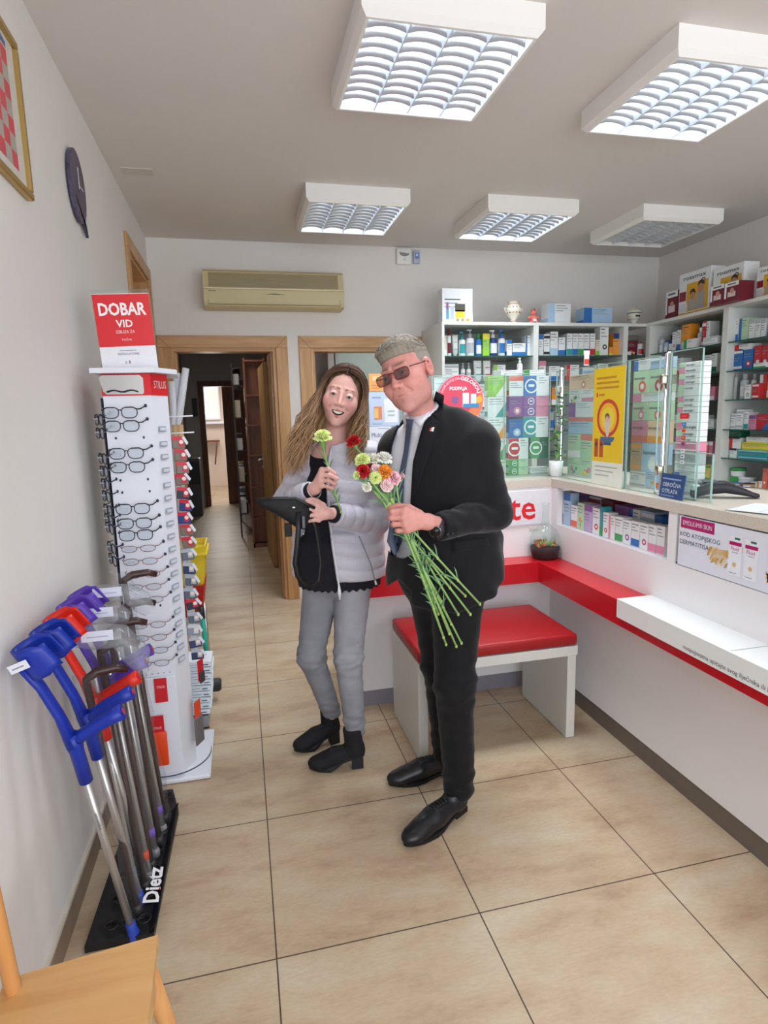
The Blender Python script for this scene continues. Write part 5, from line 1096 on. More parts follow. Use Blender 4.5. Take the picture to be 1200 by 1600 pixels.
cane(4, -.37, .54, -.43, .58, .83, 'fourth brown walking cane, just before the last one')
cane(5, -.365, .66, -.435, .70, .90, 'farthest brown walking cane, next to the display stand')
def whitetube(x0, y0, x1, y1, zt, c, label):
    r = empty('folding_cane', (x0, y0, .024), 0, label, 'walking cane', 'wrapped aluminium canes in the rack'); top = Vector((x1-x0, y1-y0, zt))
    MB().tube([Vector((0, 0, .02)), top], .009, ALU, 10).build('shaft', r); MB().cyl(top*.10, top*.14, .0115, P(c), 12).build('colour_ring', r); MB().lathe([(.014, 0), (.014, .02), (.010, .03)], (0, 0, -.002), P('#8a8a8e'), 12).build('rubber_tip', r)
whitetube(-.405, .30, -.47, .33, .72, '#5a6ab0', 'wrapped aluminium cane with pale blue ring near its foot'); whitetube(-.38, .375, -.45, .42, .70, '#e04a28', 'wrapped aluminium cane with orange ring near its foot')
whitetube(-.375, .48, -.44, .52, .72, '#7a5ac0', 'nearer aluminium cane with violet ring near its foot'); whitetube(-.365, .60, -.43, .64, .72, '#7a5ac0', 'farther aluminium cane with violet ring near its foot')
# crumpled bags over the handles
def bag(name, pts, rad, label, seed):
    rd = random.Random(seed); mb = MB(); R_ = [(a*(1+rd.uniform(-.15, .15)), b) for a, b in rad]
    n = 14; mb.tube(pts, R_, glass_mat('milky_bag_plastic', '#f4f4f8', .11, .22, .4), n, caps=False)
    for i, v in enumerate(mb.v): mb.v[i] = (v[0]+rd.uniform(-.004, .004), v[1]+rd.uniform(-.004, .004), v[2]+rd.uniform(-.004, .004))
    a = Vector(pts[1]); mb.box(a.x-.03, a.x+.055, a.y-rad[1][1]-.008, a.y-rad[1][1]-.0065, a.z-.0, a.z+.03, P('#d5d8e6')); mb.box(a.x-.015, a.x+.04, a.y-rad[1][1]-.009, a.y-rad[1][1]-.008, a.z+.012, a.z+.014, P('#9a9fb4'))
    return tag(mb.build(name), label, 'plastic bag', 'clear bags over the crutches')
bag('plastic_bag', [(-.52, .34, .875), (-.45, .33, .868), (-.39, .33, .86), (-.345, .33, .80), (-.33, .33, .74)], [(.03, .035), (.034, .04), (.036, .04), (.045, .03), (.012, .02)], 'crumpled clear bag with white label over the second crutch', 2)
bag('plastic_bag', [(-.53, .55, .92), (-.46, .54, .935), (-.40, .54, .935), (-.36, .54, .90), (-.33, .54, .86)], [(.03, .035), (.030, .035), (.030, .035), (.034, .03), (.02, .02)], 'crumpled clear bag with white label over the purple crutches', 3)
bag('plastic_bag', [(-.53, .44, .89), (-.47, .44, .90), (-.41, .44, .895), (-.38, .44, .88)], [(.02, .03), (.026, .03), (.024, .03), (.012, .02)], 'crumpled clear bag over the red crutch', 5)
# ================================================================== PINE CHAIR
PINE = wood('pine_chair_wood', '#c9955a', '#e0b47a', 1.6, 0, .4, 9); PINEV = wood('pine_chair_upright', '#c98a4e', '#dca468', 1.6, 2, .4, 9)
r = empty('wooden_chair', (-.36, -.55, 0), 0, 'pale pine wooden chair at the bottom left corner of the photo', 'chair')
def Q(): return MB(Matrix.Translation((.36, .55, 0)))
mb = Q(); mb.prism([(-.50, -.365, .43), (-.233, -.335, .43), (-.218, -.75, .43), (-.50, -.75, .43)], (0, 0, .022), PINE); mb.build('seat', r)
Q().tube([(-.238, -.355, .45), (-.238, -.355, .4505)], .001, PINE, 4).build('peg', r)
Q().box(-.49, -.245, -.372, -.352, .36, .43, PINE, .002).box(-.255, -.238, -.74, -.36, .36, .43, PINE, .002).build('apron', r)
for (a, b) in (((-.255, -.375, .43), (-.215, -.255, 0)), ((-.235, -.72, .43), (-.205, -.80, 0))): Q().tube([a, b], [.02, .016], PINEV, 8).build('leg', r)
for y in (-.392, -.73): Q().tube([(-.465, y, 0), (-.478, y, .45), (-.492, y, .70), (-.515, y, .90)], [(.014, .016)]*4, PINEV, 8).build('back_post', r)
for z in (.62, .74, .86): Q().box(-.505, -.487, -.73, -.39, z-.03, z+.03, PINE, .003).build('back_rail', r)
# ================================================================== HALL FURNITURE
r = empty('hall_bookcase', (.16, 5.5, 0), 0, 'tall brown open bookcase in the hall beyond the door leaf', 'bookcase')
mb = MB(); w = .235
mb.box(-.10, -.08, 0, 1.2, 0, 2.15, BROWN); mb.box(-.10, .12, 1.18, 1.2, 0, 2.15, BROWN); mb.box(.12, .14, 0, 1.2, 0, 2.15, BROWN); mb.box(-.10, .14, 0, .015, 0, .05, BROWN); mb.box(-.08, .12, .07, .085, .05, 2.13, BROWN)
mb.build('carcass', r)
for z in (.35, .72, 1.08, 1.42, 1.75, 2.13): MB().box(-.1, .13, -.004, 1.18, z-.02, z, BROWN).build('shelf', r)
a = at(412, 705, 5.6); mb = MB(); mb.lathe([(.04, 0), (.042, .12), (.02, .15), (.015, .18)], (0, 0, 0), mat('orange_plastic', '#e0842a', .4), 14); mb.box(-.05, .015, -.012, .012, .18, .21, P('#2a2a2a'), .004); mb.box(-.045, -.035, -.006, .006, .13, .18, P('#2a2a2a'))
tag(mb.build('spray_bottle', loc=(a.x-.02, 5.62, 1.08)), 'orange spray bottle on the brown hall bookcase', 'bottle')
rd = random.Random(11)
cats = [('white carton', '#d8d8d6'), ('yellow carton', '#d8d23a'), ('black carton', '#26262a'), ('cream folder', '#d2c8b0'), ('grey folder', '#8a8c90'), ('blue carton', '#4a6a8a')]
r = empty('narrow_rack', (-.02, 6.2, 0), 0, 'narrow metal rack of hanging goods along the hall bookcase', 'rack')
mb = MB(); 
for z in (.3, .7, 1.1, 1.5, 1.9, 2.1): mb.box(-.06, .05, 0, 1.3, z-.01, z, P('#4a4240'))
for y in (0, 1.28): mb.box(-.06, -.04, y, y+.02, 0, 2.15, P('#4a4240'))
mb.build('rack_frame', r)
for k, z in enumerate((.3, .7, 1.1, 1.5, 1.9)):
    for q in range(3):
        nm, c = cats[(k*3+q*2) % 6]; hh = .12+.12*rd.random(); y = 6.25+.4*q; mb = MB(); mb.box(-.075, .01, y, y+.3, z+.001, z+hh, P(c), .003); mb.box(-.0765, -.0755, y+.05, y+.2, z+hh*.4, z+hh*.6, P('#f0f0ea'))
        tag(mb.build('storage_carton'), '%s on the %s level of the hall rack, %s' % (nm, ['lowest', 'second', 'third', 'fourth', 'top'][k], ['nearest', 'in the middle', 'farthest'][q]), 'carton', 'cartons on the hall rack')
mb = MB(); mb.box(-.89, -.66, 8.2, 8.6, .0, .9, P('#55555c'), .01); mb.box(-.88, -.67, 8.19, 8.2, .5, .85, P('#2e2e34')); tag(mb.build('water_cooler'), 'dark grey appliance on the hall floor at the left', 'appliance')
mb = MB(); p = at(305, 618, 9.28); mb.box(p.x-.06, p.x+.02, 9.26, 9.29, 1.55, 1.85, P('#3a3a44')); tag(mb.build('fuse_panel'), 'small dark panel on the hall end wall', 'panel')
mb = MB(Matrix.Translation((-.885, 6.2, 0))); mb.box(0, .03, 0, .9, 0, 2.1, DKB); mb.box(0, .035, -.08, 0, 0, 2.18, OAK); mb.box(0, .035, .9, .98, 0, 2.18, OAK); mb.box(0, .035, -.08, .98, 2.1, 2.18, OAK); struct(mb.build('door_5'))
r = empty('easel_board', (.02, 11.8, 0), 0, 'teal board leaning by the far room door', 'board'); MB().prism([(-.12, 0, .05), (.14, -.02, .05), (.14, .05, .85), (-.12, .05, .85)], (0, .02, 0), P('#6aa8a0')).build('board', r); MB().tube([(-.13, 0, 0), (-.13, .06, .9)], .015, DKB, 6).build('easel_leg', r)
mb = MB(); p = at(332, 682, 12.5); mb.box(p.x-.25, p.x+.15, 12.3, 12.55, 1.0, 1.04, P('#7a4a34')); mb.tube([(p.x+.1, 12.3, 1.02), (p.x+.02, 12.45, .5)], .015, P('#7a4a34'), 6); tag(mb.build('wall_shelf'), 'small brown bracket shelf in the far room', 'shelf')
mb = MB(); p = at(375, 770, 11.2); 
mb.lathe([(.13, 0), (.15, .15), (.16, .3), (.14, .31)], (.0, 10.4, 0), P('#6a4c34'), 14); tag(mb.build('waste_basket'), 'brown basket at the far end of the hall', 'basket')
# ================================================================== SMOOTH BODIES (distance fields turned into meshes)
f32 = np.float32
def A3(v): return np.array([v[0], v[1], v[2]], f32)
def capsule(p, a, b, ra, rb=None):
    a = A3(a); b = A3(b); rb = ra if rb is None else rb; ba = b-a; pa = p-a
    h = np.clip((pa@ba)/max(float(ba@ba), 1e-9), 0, 1); return np.sqrt(((pa-h[:, None]*ba)**2).sum(1))-(ra+(rb-ra)*h)
def ell(p, c, r, M=None):
    q = p-A3(c)
    if M is not None: q = q@M
    r = A3(r); k0 = np.sqrt(((q/r)**2).sum(1)); k1 = np.sqrt(((q/(r*r))**2).sum(1))+1e-9
    return k0*(k0-1)/k1
def smin(a, b, k):
    h = np.clip(.5+.5*(b-a)/k, 0, 1); return b+(a-b)*h-k*h*(1-h)
def smax(a, b, k): return -smin(-a, -b, k)
def folds(p, s, amp, d=(1, 1, 1)):
    x, y, z = p[:, 0]*s*d[0], p[:, 1]*s*d[1], p[:, 2]*s*d[2]
    return amp*(np.sin(x+1.7*np.sin(.8*z+y))*np.sin(z*1.3+1.1*np.sin(x*.9))+.5*np.sin(2.1*y+1.3*z+1.9*np.sin(1.1*x)))
def isomesh(fn, lo, hi, h):
    lo = np.array(lo, float); n = [int(math.ceil((hi[k]-lo[k])/h))+1 for k in range(3)]
    xs = [(lo[k]+h*np.arange(n[k])).astype(f32) for k in range(3)]
    val = np.empty(n, f32); step = max(1, 400000//(n[1]*n[2]))
    for i in range(0, n[0], step):
        g = np.stack(np.meshgrid(xs[0][i:i+step], xs[1], xs[2], indexing='ij'), -1).reshape(-1, 3)
        val[i:i+step] = fn(g).reshape(-1, n[1], n[2])
    s = val < 0; c = [k-1 for k in n]
    cnt = np.zeros(c, np.uint8)
    for dx in (0, 1):
        for dy in (0, 1):
            for dz in (0, 1): cnt += s[dx:dx+c[0], dy:dy+c[1], dz:dz+c[2]]
    act = (cnt > 0) & (cnt < 8); idx = -np.ones(c, np.int64); ii = np.argwhere(act); idx[act] = np.arange(len(ii))
    acc = np.zeros((len(ii), 3)); num = np.zeros(len(ii))
    for ax in range(3):
        o = [k for k in range(3) if k != ax]
        for a in (0, 1):
            for b in (0, 1):
                p0 = ii.copy(); p0[:, o[0]] += a; p0[:, o[1]] += b; p1 = p0.copy(); p1[:, ax] += 1
                v0 = val[p0[:, 0], p0[:, 1], p0[:, 2]]; v1 = val[p1[:, 0], p1[:, 1], p1[:, 2]]
                m = (v0 < 0) != (v1 < 0); t = np.where(m, v0/(v0-v1+1e-12*(v0 == v1)), 0); q = p0.astype(float); q[:, ax] += t
                acc[m] += q[m]; num[m] += 1
    V = lo+h*(acc/num[:, None]); F = []
    for ax in range(3):
        o = [(ax+1) % 3, (ax+2) % 3]; sl0 = [slice(None)]*3; sl1 = [slice(None)]*3; sl0[ax] = slice(0, -1); sl1[ax] = slice(1, None)
        m = s[tuple(sl0)] != s[tuple(sl1)]; e = np.argwhere(m); e = e[(e[:, o[0]] > 0) & (e[:, o[1]] > 0) & (e[:, o[0]] < c[o[0]]) & (e[:, o[1]] < c[o[1]])]
        if not len(e): continue
        q = []
        for a, b in ((0, 0), (1, 0), (1, 1), (0, 1)):
            k = e.copy(); k[:, o[0]] -= a; k[:, o[1]] -= b; q.append(idx[k[:, 0], k[:, 1], k[:, 2]])
        q = np.stack(q, 1); fl = s[e[:, 0], e[:, 1], e[:, 2]]; q[fl] = q[fl][:, ::-1]
        F.append(q[:, ::-1])
    return V, np.concatenate(F)
def relax(V, F, it=1, k=.5):
    e = np.concatenate([F[:, [0, 1]], F[:, [1, 2]], F[:, [2, 3]], F[:, [3, 0]]]); 
    for _ in range(it):
        s_ = np.zeros_like(V); n_ = np.zeros(len(V)); np.add.at(s_, e[:, 0], V[e[:, 1]]); np.add.at(s_, e[:, 1], V[e[:, 0]]); np.add.at(n_, e[:, 0], 1); np.add.at(n_, e[:, 1], 1)
        V = V*(1-k)+k*s_/np.maximum(n_, 1)[:, None]
    return V
def solid(name, parts, m, parent=None, colf=None, **kw):
    """parts: list of (V, F) joined as one mesh; colf gives a colour per vertex"""
    Vs = []; Fs = []; o = 0
    for V, F in parts: Vs.append(V); Fs.append(F+o); o += len(V)
    V = np.concatenate(Vs); F = np.concatenate(Fs); me = bpy.data.meshes.new(name)
    me.vertices.add(len(V)); me.vertices.foreach_set('co', V.astype(f32).ravel()); me.loops.add(len(F)*4); me.loops.foreach_set('vertex_index', F.ravel().astype(np.int32))
    me.polygons.add(len(F)); me.polygons.foreach_set('loop_start', np.arange(0, len(F)*4, 4, dtype=np.int32)); me.update(calc_edges=True); me.validate()
    me.polygons.foreach_set('use_smooth', [True]*len(me.polygons)); me.materials.append(m)
    if colf is not None:
        at_ = me.color_attributes.new('tint', 'FLOAT_COLOR', 'POINT'); c_ = colf(V); at_.data.foreach_set('color', np.concatenate([c_, np.ones((len(V), 1))], 1).astype(f32).ravel())
    o = bpy.data.objects.new(name, me); COL.objects.link(o)
    if parent:
        o.parent = parent; o.matrix_parent_inverse = Matrix.Translation(-Vector(parent.location))
    for k, v in kw.items(): o[k] = v
    return o
def pix(p):
    d = p-A3(CAM); z = d@A3(AW); return 600+FPX*(d@A3(AR))/z, 800-FPX*(d@A3(AU))/z, z
def polydist(x, y, pts):
    """signed distance (pixels, inside negative) to a polygon"""
    best = np.full(x.shape, 1e9, f32); ins = np.zeros(x.shape, bool); n = len(pts)
    for i in range(n):
        (x0, y0), (x1, y1) = pts[i], pts[(i+1) % n]; ex, ey = x1-x0, y1-y0; t = np.clip(((x-x0)*ex+(y-y0)*ey)/(ex*ex+ey*ey+1e-9), 0, 1)
        best = np.minimum(best, (x-x0-t*ex)**2+(y-y0-t*ey)**2); c = (y0 > y) != (y1 > y); ins ^= c & (x < (x1-x0)*(y-y0)/((y1-y0) if y1 != y0 else 1e-9)+x0)
    d = np.sqrt(best); return np.where(ins, -d, d)
def carve(p, d, poly, frontf, k=.004):
    """open a garment in front: removes the region inside the outline, only where frontf(p) < 0"""
    x, y, z = pix(p); q = polydist(x, y, poly)*z/FPX; cut = np.maximum(q, frontf(p)); return smax(d, -cut, k)
def drape(fn, L, R, th, m, name, parent, n=6, off=.0, sub=4, start=.45, colr=None, **kw):
    """a strip of cloth lying on a surface: L and R are its two edges as seen from the front"""
    def den(P):
        o = []
        for i in range(len(P)-1):
            for k in range(sub): t = k/sub; o.append((P[i][0]+(P[i+1][0]-P[i][0])*t, P[i][1]+(P[i+1][1]-P[i][1])*t))
        return o+[P[-1]]
    L = den(L); R = den(R); G = []
    for a, b in zip(L, R):
        for k in range(n+1): t = k/n; G.append((a[0]+(b[0]-a[0])*t, a[1]+(b[1]-a[1])*t))
    D = np.array([AR*(x-600)/FPX-AU*(y-800)/FPX+AW for x, y in G]); D /= np.linalg.norm(D, axis=1)[:, None]
    t = np.full(len(D), 1.2); 
    for _ in range(90): t += np.clip(fn((CAM+D*t[:, None]).astype(f32)).astype(float)*.8, -.01, .15)
    bad = t > 3.2
    if bad.any() and (~bad).any(): t[bad] = np.median(t[~bad])
    a = CAM+D*(t-off-th)[:, None]; b = CAM+D*(t-off+.002)[:, None]; V = np.concatenate([a, b]); N = len(a); F = []; w = n+1; h_ = len(L)
    for i in range(h_-1):
        for j in range(n): q = [i*w+j, i*w+j+1, (i+1)*w+j+1, (i+1)*w+j]; F.append(q); F.append([k+N for k in q[::-1]])
    rim = [j for j in range(n)]+[i*w+n for i in range(h_-1)]+[(h_-1)*w+j for j in range(n, 0, -1)]+[i*w for i in range(h_-1, 0, -1)]
    for i in range(len(rim)): F.append([rim[i], rim[i]+N, rim[(i+1) % len(rim)]+N, rim[(i+1) % len(rim)]])
    return solid(name, [(V, np.array(F))], m, parent, **kw)
def frame_of(c, fwd, roll):
    """head axes: rows X (own left), Y (back), Z (up)"""
    Y = -np.array(fwd, float); Y /= np.linalg.norm(Y); Z = np.array([0, 0, 1.]); X = np.cross(Y, Z)*1.0; X /= np.linalg.norm(X); Z = np.cross(X, Y)
    X2 = math.cos(roll)*X+math.sin(roll)*Z; Z2 = -math.sin(roll)*X+math.cos(roll)*Z
    return np.array(c, float), np.stack([X2, Y, Z2])
def head_sdf(fr, s, female, smile):
    c, B = fr; c = A3(c); Bf = B.astype(f32)
    def loc(p): return (p-c)@Bf.T/s
    def fn(p):
        q = loc(p); x = np.abs(q[:, 0]); qs = q.copy(); qs[:, 0] = x; jw = .038 if female else .050
        qm = qs.copy(); qm[:, 2] -= (11 if smile else 1.5)*x*x
        d = ell(q, (0, .018, .028), (.074, .096, .084)); d = smin(d, ell(q, (0, -.028, -.028), (.065 if female else .067, .062, .086)), .02)
        d = smin(d, ell(q, (0, -.040, -.084), (jw, .044, .034)), .022)
        if not female: d = smin(d, ell(qs, (.043, -.012, -.066), (.026, .036, .036)), .02)
        d = smin(d, ell(qs, (.037, -.054, -.034+.004*smile), (.029, .034, .030)), .022)
        d = smin(d, capsule(qs, (.012, -.084+.006*female, .022), (.040, -.074+.004*female, .021), .004 if female else .0085), .016)
        d = smin(d, ell(q, (0, -.064, -.064), (.034, .027, .029)), .018); d = smin(d, ell(q, (0, -.071, -.106), (.021, .019, .016)), .016)
        d = smax(d, -ell(qs, (.031, -.102-.0015*female, .001), (.018, .0145, .0110)), .010+.006*female)
        nz = .0 if female else .003
        d = smin(d, capsule(q, (0, -.085, .010), (0, -.1035-nz, -.031), .0065, .0095 if female else .0110), .009); d = smin(d, ell(qs, (.0105, -.096, -.035), (.0078, .010, .0075)), .006)
        d = smax(d, -ell(qs, (.006, -.102, -.0435), (.0032, .005, .0035)), .002)
        lid = smax(ell(qs, (.031, -.0790, .001), (.0155, .0128, .0125)), -(ell(qs, (.0315, -.093, -.0015), (.0125, .012, .0021 if smile else .0034))), .0012); d = smin(d, lid, .005)
        if smile:
            d = smin(d, capsule(qm, (0, -.0935, -.0590), (.027, -.077, -.0600), .0040, .0022), .005); d = smin(d, capsule(qm, (0, -.0915, -.0800), (.026, -.077, -.0640), .0048, .0024), .006)
            d = smax(d, -ell(qm, (0, -.095, -.0680), (.0265, .017, .0078)), .002)
            d = smax(d, -capsule(qs, (.022, -.099, -.036), (.037, -.079, -.052), .0022), .007)
        else:
            d = smin(d, capsule(qm, (0, -.0900, -.0605), (.021, -.082, -.062), .0030, .0016), .005); d = smin(d, capsule(qm, (0, -.0890, -.0700), (.017, -.083, -.0665), .0040, .002), .006)
            d = smax(d, -capsule(qm, (0, -.0950, -.0652), (.025, -.0845, -.0655), .0016, .0010), .002)
            d = smax(d, -capsule(qs, (.019, -.100, -.036), (.036, -.080, -.062), .0020), .007)
        e = smax(ell(qs, (.078, .012, -.006), (.011, .021, .033)), -ell(qs, (.086, .006, -.003), (.008, .012, .020)), .004); d = smin(d, e, .006)
        return d*s
    return fn, loc
def skin_col(loc, base, female, smile, brow, stub=0.0):
    base = np.array(hexc(base)[:3]); lip = np.array(hexc('#c4686a' if female else '#b06a60')[:3]); rosy = np.array(hexc('#d07a70')[:3]); br = np.array(hexc(brow)[:3]); inner = np.array(hexc('#4a1418')[:3])
    def f(V):
        q = loc(V.astype(f32)); x = np.abs(q[:, 0]); qs = q.copy(); qs[:, 0] = x; C_ = np.tile(base, (len(V), 1)); inr = (np.abs(q[:, 2]) < .14) & (x < .1) & (q[:, 1] < .02)
        def mixc(c, w): w = (w*inr)[:, None]; return C_*(1-w)+c*w
        sm = lambda d, a: np.clip(1-d/a, 0, 1)
        C_ = mixc(rosy, .45*sm(np.sqrt(((qs-A3((.042, -.075, -.032)))**2).sum(1)), .035)); C_ = mixc(rosy, .35*sm(np.sqrt(((qs-A3((.0, -.115, -.032)))**2).sum(1)), .02)); C_ = mixc(rosy, .5*sm(np.sqrt(((qs-A3((.082, .012, -.006)))**2).sum(1)), .04))
        qm = qs.copy(); qm[:, 2] -= (11 if smile else 1.5)*x*x
        if smile: l = np.minimum(capsule(qm, (0, -.0945, -.0585), (.027, -.078, -.0600), .0032, .001), capsule(qm, (0, -.093, -.0805), (.025, -.077, -.0640), .0040, .001))
        else: l = np.minimum(capsule(qm, (0, -.0915, -.0605), (.021, -.084, -.062), .0020, .0005), capsule(qm, (0, -.0905, -.0700), (.016, -.085, -.066), .0026, .0005))
        C_ = mixc(lip, (.85 if female else .55)*sm(np.maximum(l, 0), .003))
        if not smile: C_ = mixc(np.array(hexc('#7a3c38')[:3]), .8*sm(np.maximum(capsule(qm, (0, -.092, -.0652), (.025, -.084, -.0655), .0008), 0), .0022))  # crease shade between the closed lips painted into the skin colour
        if smile: C_ = mixc(inner, .9*(ell(qm, (0, -.095, -.068), (.0262, .0165, .0076)) < .001)*(q[:, 1] > -.094))
        C_ = mixc(np.array(hexc('#3a221c')[:3]), (.85 if female else .5)*sm(np.abs(ell(qs, (.0315, -.093, -.0012), (.0128, .012, .0028 if smile else .0040)))-.0003, .0014)*(q[:, 1] < -.084)*(q[:, 2] > -.002-.001*female))
        if stub: C_ = mixc(np.array(hexc('#8a6a60')[:3]), stub*sm(np.abs(q[:, 2]+.09), .045)*(q[:, 2] < -.04)); C_ = mixc(np.array(hexc('#5a4a44')[:3]), .6*sm(np.sqrt(((q-A3((.0, -.096, -.083)))**2).sum(1)), .011))
        fb = .004*female; b = capsule(qs, (.014, -.088, .0250), (.030, -.084, .0285+fb*.5), .0034, .0030); b = np.minimum(b, capsule(qs, (.030, -.084, .0285+fb*.5), (.047, -.070, .0240), .003, .0016)); C_ = mixc(br, .85*sm(np.maximum(b, 0), .003))
        return C_
    return f
def hand_fn(wrist, fore, mcp, fingers, thumb, k=1.0):
    """wrist, forearm point, four knuckles, per-finger joint chains, thumb chain (first point at the palm edge)"""
    def fn(p):
        d = capsule(p, fore, wrist, .030*k, .025*k)
        pm = capsule(p, wrist, mcp[0], .020*k, .0125*k)
        for m_ in mcp[1:]: pm = smin(pm, capsule(p, wrist, m_, .018*k, .0115*k), .012)
        for a, b in zip(mcp[:-1], mcp[1:]): pm = smin(pm, capsule(p, a, b, .011*k), .008)
        d = smin(d, pm, .014); fs = None
        for i, ch in enumerate(fingers):
            r = [.0102, .0104, .0098, .0086][i]*k; c_ = None; P_ = [mcp[i]]+ch
            for j in range(len(P_)-1):
                q = capsule(p, P_[j], P_[j+1], r*(1.04-.07*j), r*(.98-.08*j)); c_ = q if c_ is None else smin(c_, q, .003)
            fs = c_ if fs is None else smin(fs, c_, .0012)
        d = smin(d, fs, .005); c_ = None
        for j in range(len(thumb)-1):
            q = capsule(p, thumb[j], thumb[j+1], (.0145-.0015*j)*k, (.012-.0012*j)*k); c_ = q if c_ is None else smin(c_, q, .004)
        return smin(d, c_, .008)
    return fn
def bounds(pts, pad): P_ = np.array([list(p) for p in pts]); return P_.min(0)-pad, P_.max(0)+pad
def pxp(px, py, y): v = at(px, py, y); return np.array([v.x, v.y, v.z])
def foot_shoe(heel, toe, w, h, boot, heel_h=.02, name='shoe', m=None, sole=None, parent=None, label=None):
    """one shoe along heel->toe"""
    heel = np.array(heel, float); toe = np.array(toe, float); L = np.linalg.norm(toe[:2]-heel[:2]); u = (toe-heel)/np.linalg.norm(toe-heel); u[2] = 0; s_ = np.array([-u[1], u[0], 0]); O_ = heel.copy(); O_[2] = 0
    Bm = np.stack([u, s_, [0, 0, 1.]]).astype(f32)
    def lc(p): return (p-A3(O_))@Bm.T
    def fn(p):
        q = lc(p); d = ell(q, (L*.79, 0, .028), (L*.215, w*(.48 if boot else .42), .030)); d = smin(d, ell(q, (L*.58, 0, .036+heel_h*.2), (L*.26, w*.45, .036)), .02)
        d = smin(d, capsule(q, (L*.16, 0, .045+heel_h*.6), (L*.52, 0, .042+heel_h*.3), w*.38, w*.40), .02); d = smin(d, ell(q, (L*.14, 0, .045+heel_h*.7), (L*.14, w*.36, .045)), .015)
        if boot: d = smin(d, capsule(q, (L*.20, 0, .06+heel_h), (L*.20, 0, .175), w*.42, w*.49), .02); d = smax(d, q[:, 2]-.178-.004*np.sin(q[:, 0]*60), .006)
        else: d = smin(d, capsule(q, (L*.18, 0, .06), (L*.20, 0, .095), w*.34, w*.34), .02); d = smax(d, q[:, 2]-.098, .004)
        sl = .010+heel_h*np.clip(1-(q[:, 0]-L*.30)/(L*.30), 0, 1)*(1 if boot else .55); return smax(d, sl-q[:, 2], .003)
    c = O_+u*L*.5; lo = c-np.array([L*.62, L*.62, .02]); hi = c+np.array([L*.62, L*.62, .22]); lo[2] = -.01
    V, F = isomesh(fn, lo, hi, .0035); o = solid(name, [(V, F)], m, parent)
    mb = MB(); n = 28; pts = []
    for k in range(n):
        a = 2*PI*k/n; x = L*.5+L*.49*math.cos(a); wy = w*.49*(1.0 if x > L*.55 else .66+.34*max(0, (x-L*.35))/(L*.2) if x > L*.35 else .66); y = wy*math.sin(a)*(1-.10*abs(math.cos(a))**3)
        pts.append((x, y))
    T = Matrix(((u[0], s_[0], 0, O_[0]), (u[1], s_[1], 0, O_[1]), (0, 0, 1, 0), (0, 0, 0, 1))); pl = parent.location; T = Matrix.Translation(-Vector(pl)) @ T; mb.T = T
    zs_ = [(.001, .013)]; V = []
    for x, y in pts:
        lift = heel_h*max(0, min(1, 1-(x-L*.30)/(L*.30)))*(1 if boot else .55); tip = .006*max(0, (x-L*.8)/(L*.2)); V.append((x, y, .0015+lift+tip)); 
    for x, y in pts: lift = heel_h*max(0, min(1, 1-(x-L*.30)/(L*.30)))*(1 if boot else .55); tip = .006*max(0, (x-L*.8)/(L*.2)); V.append((x, y, .013+lift+tip))
    mb.add(V, [tuple(range(n))[::-1], tuple(range(n, 2*n))]+[(i, (i+1) % n, n+(i+1) % n, n+i) for i in range(n)], sole)
    hx = L*.0; hb = .32 if boot else .27; mb.prism([(L*.035, -w*hb*.8, .001), (L*.22, -w*hb, .001), (L*.24, w*hb, .001), (L*.035, w*hb*.8, .001)], (0, 0, .012+heel_h*(1 if boot else .55)), sole); so = mb.build('sole', parent); so.parent = o; so.matrix_parent_inverse = Matrix.Translation(Vector(pl))
    if so: so.matrix_parent_inverse = (Matrix.Translation(-Vector(pl))).inverted()
    mb = MB(); mb.T = T
    for k in range(5 if not boot else 7):
        t = k/(4 if not boot else 6)
        if boot: x = L*.60-L*.24*t; z = .082+.085*t
        else: x = L*.56-L*.18*t; z = .078+.020*t
        V2 = np.array([[x, 0, z+.03]]); 
        def hit(x, y, z0):
            zz = z0+.05
            for _ in range(40):
                w_ = O_+u*x+s_*y; d_ = float(fn(np.array([[w_[0], w_[1], zz]], f32))[0]); zz -= max(min(d_, .01)*.8, -.004)
            return zz+.0015
        a = hit(x, -.014, z); b = hit(x-.006, .014, z); mb.tube([(x, -.016, a-.001), (x-.003, 0, hit(x, 0, z)+.001), (x-.006, .016, b-.001)], .0022, P('#1c1c20'), 5)
        mb.tube([(x-.006, -.016, hit(x-.006, -.016, z)-.001), (x-.003, 0, hit(x, 0, z)+.002), (x, .016, hit(x, .016, z)-.001)], .0022, P('#1c1c20'), 5)
    lo_ = mb.build('laces', parent); lo_.parent = o; lo_.matrix_parent_inverse = (Matrix.Translation(-Vector(pl))).inverted()
    return o, fn
# ================================================================== THE MAN
MP = Vector((.69, .56, 0))
man = empty('person', MP, 0, 'man in black suit, white shirt and blue tie holding a bouquet of carnations', 'person')
SKM = mat('skin_man', '#d99a86', .5, attr='tint', noise=.05, nscale=60, bump=.06, bscale=400, sub=.12); SKW = mat('skin_woman', '#e2ab98', .48, attr='tint', noise=.03, nscale=60, sub=.12)
SUIT = mat('black_suit_wool', '#101015', .8, noise=.12, nscale=300, bump=.08, bscale=500, sheen=.15, spec=.3); TROU = mat('black_trouser_wool', '#0e0e12', .8, noise=.1, nscale=300, sheen=.1, spec=.3)
SHIRT = mat('white_shirt_cotton', '#dfe1ea', .7, bump=.05, bscale=300); TIE = mat('slate_blue_tie', '#4b556e', .5, noise=.15, nscale=400)
m_chest = (.675, .565, 1.27); m_waist = (.69, .585, 1.05); m_hip = (.695, .595, .88); m_neck = (.632, .53, 1.45)
ml = np.array([.785, -.62, 0]); mf = np.array([-.62, -.785, 0]); MB3 = np.stack([ml, -mf, [0, 0, 1.]]).astype(f32)
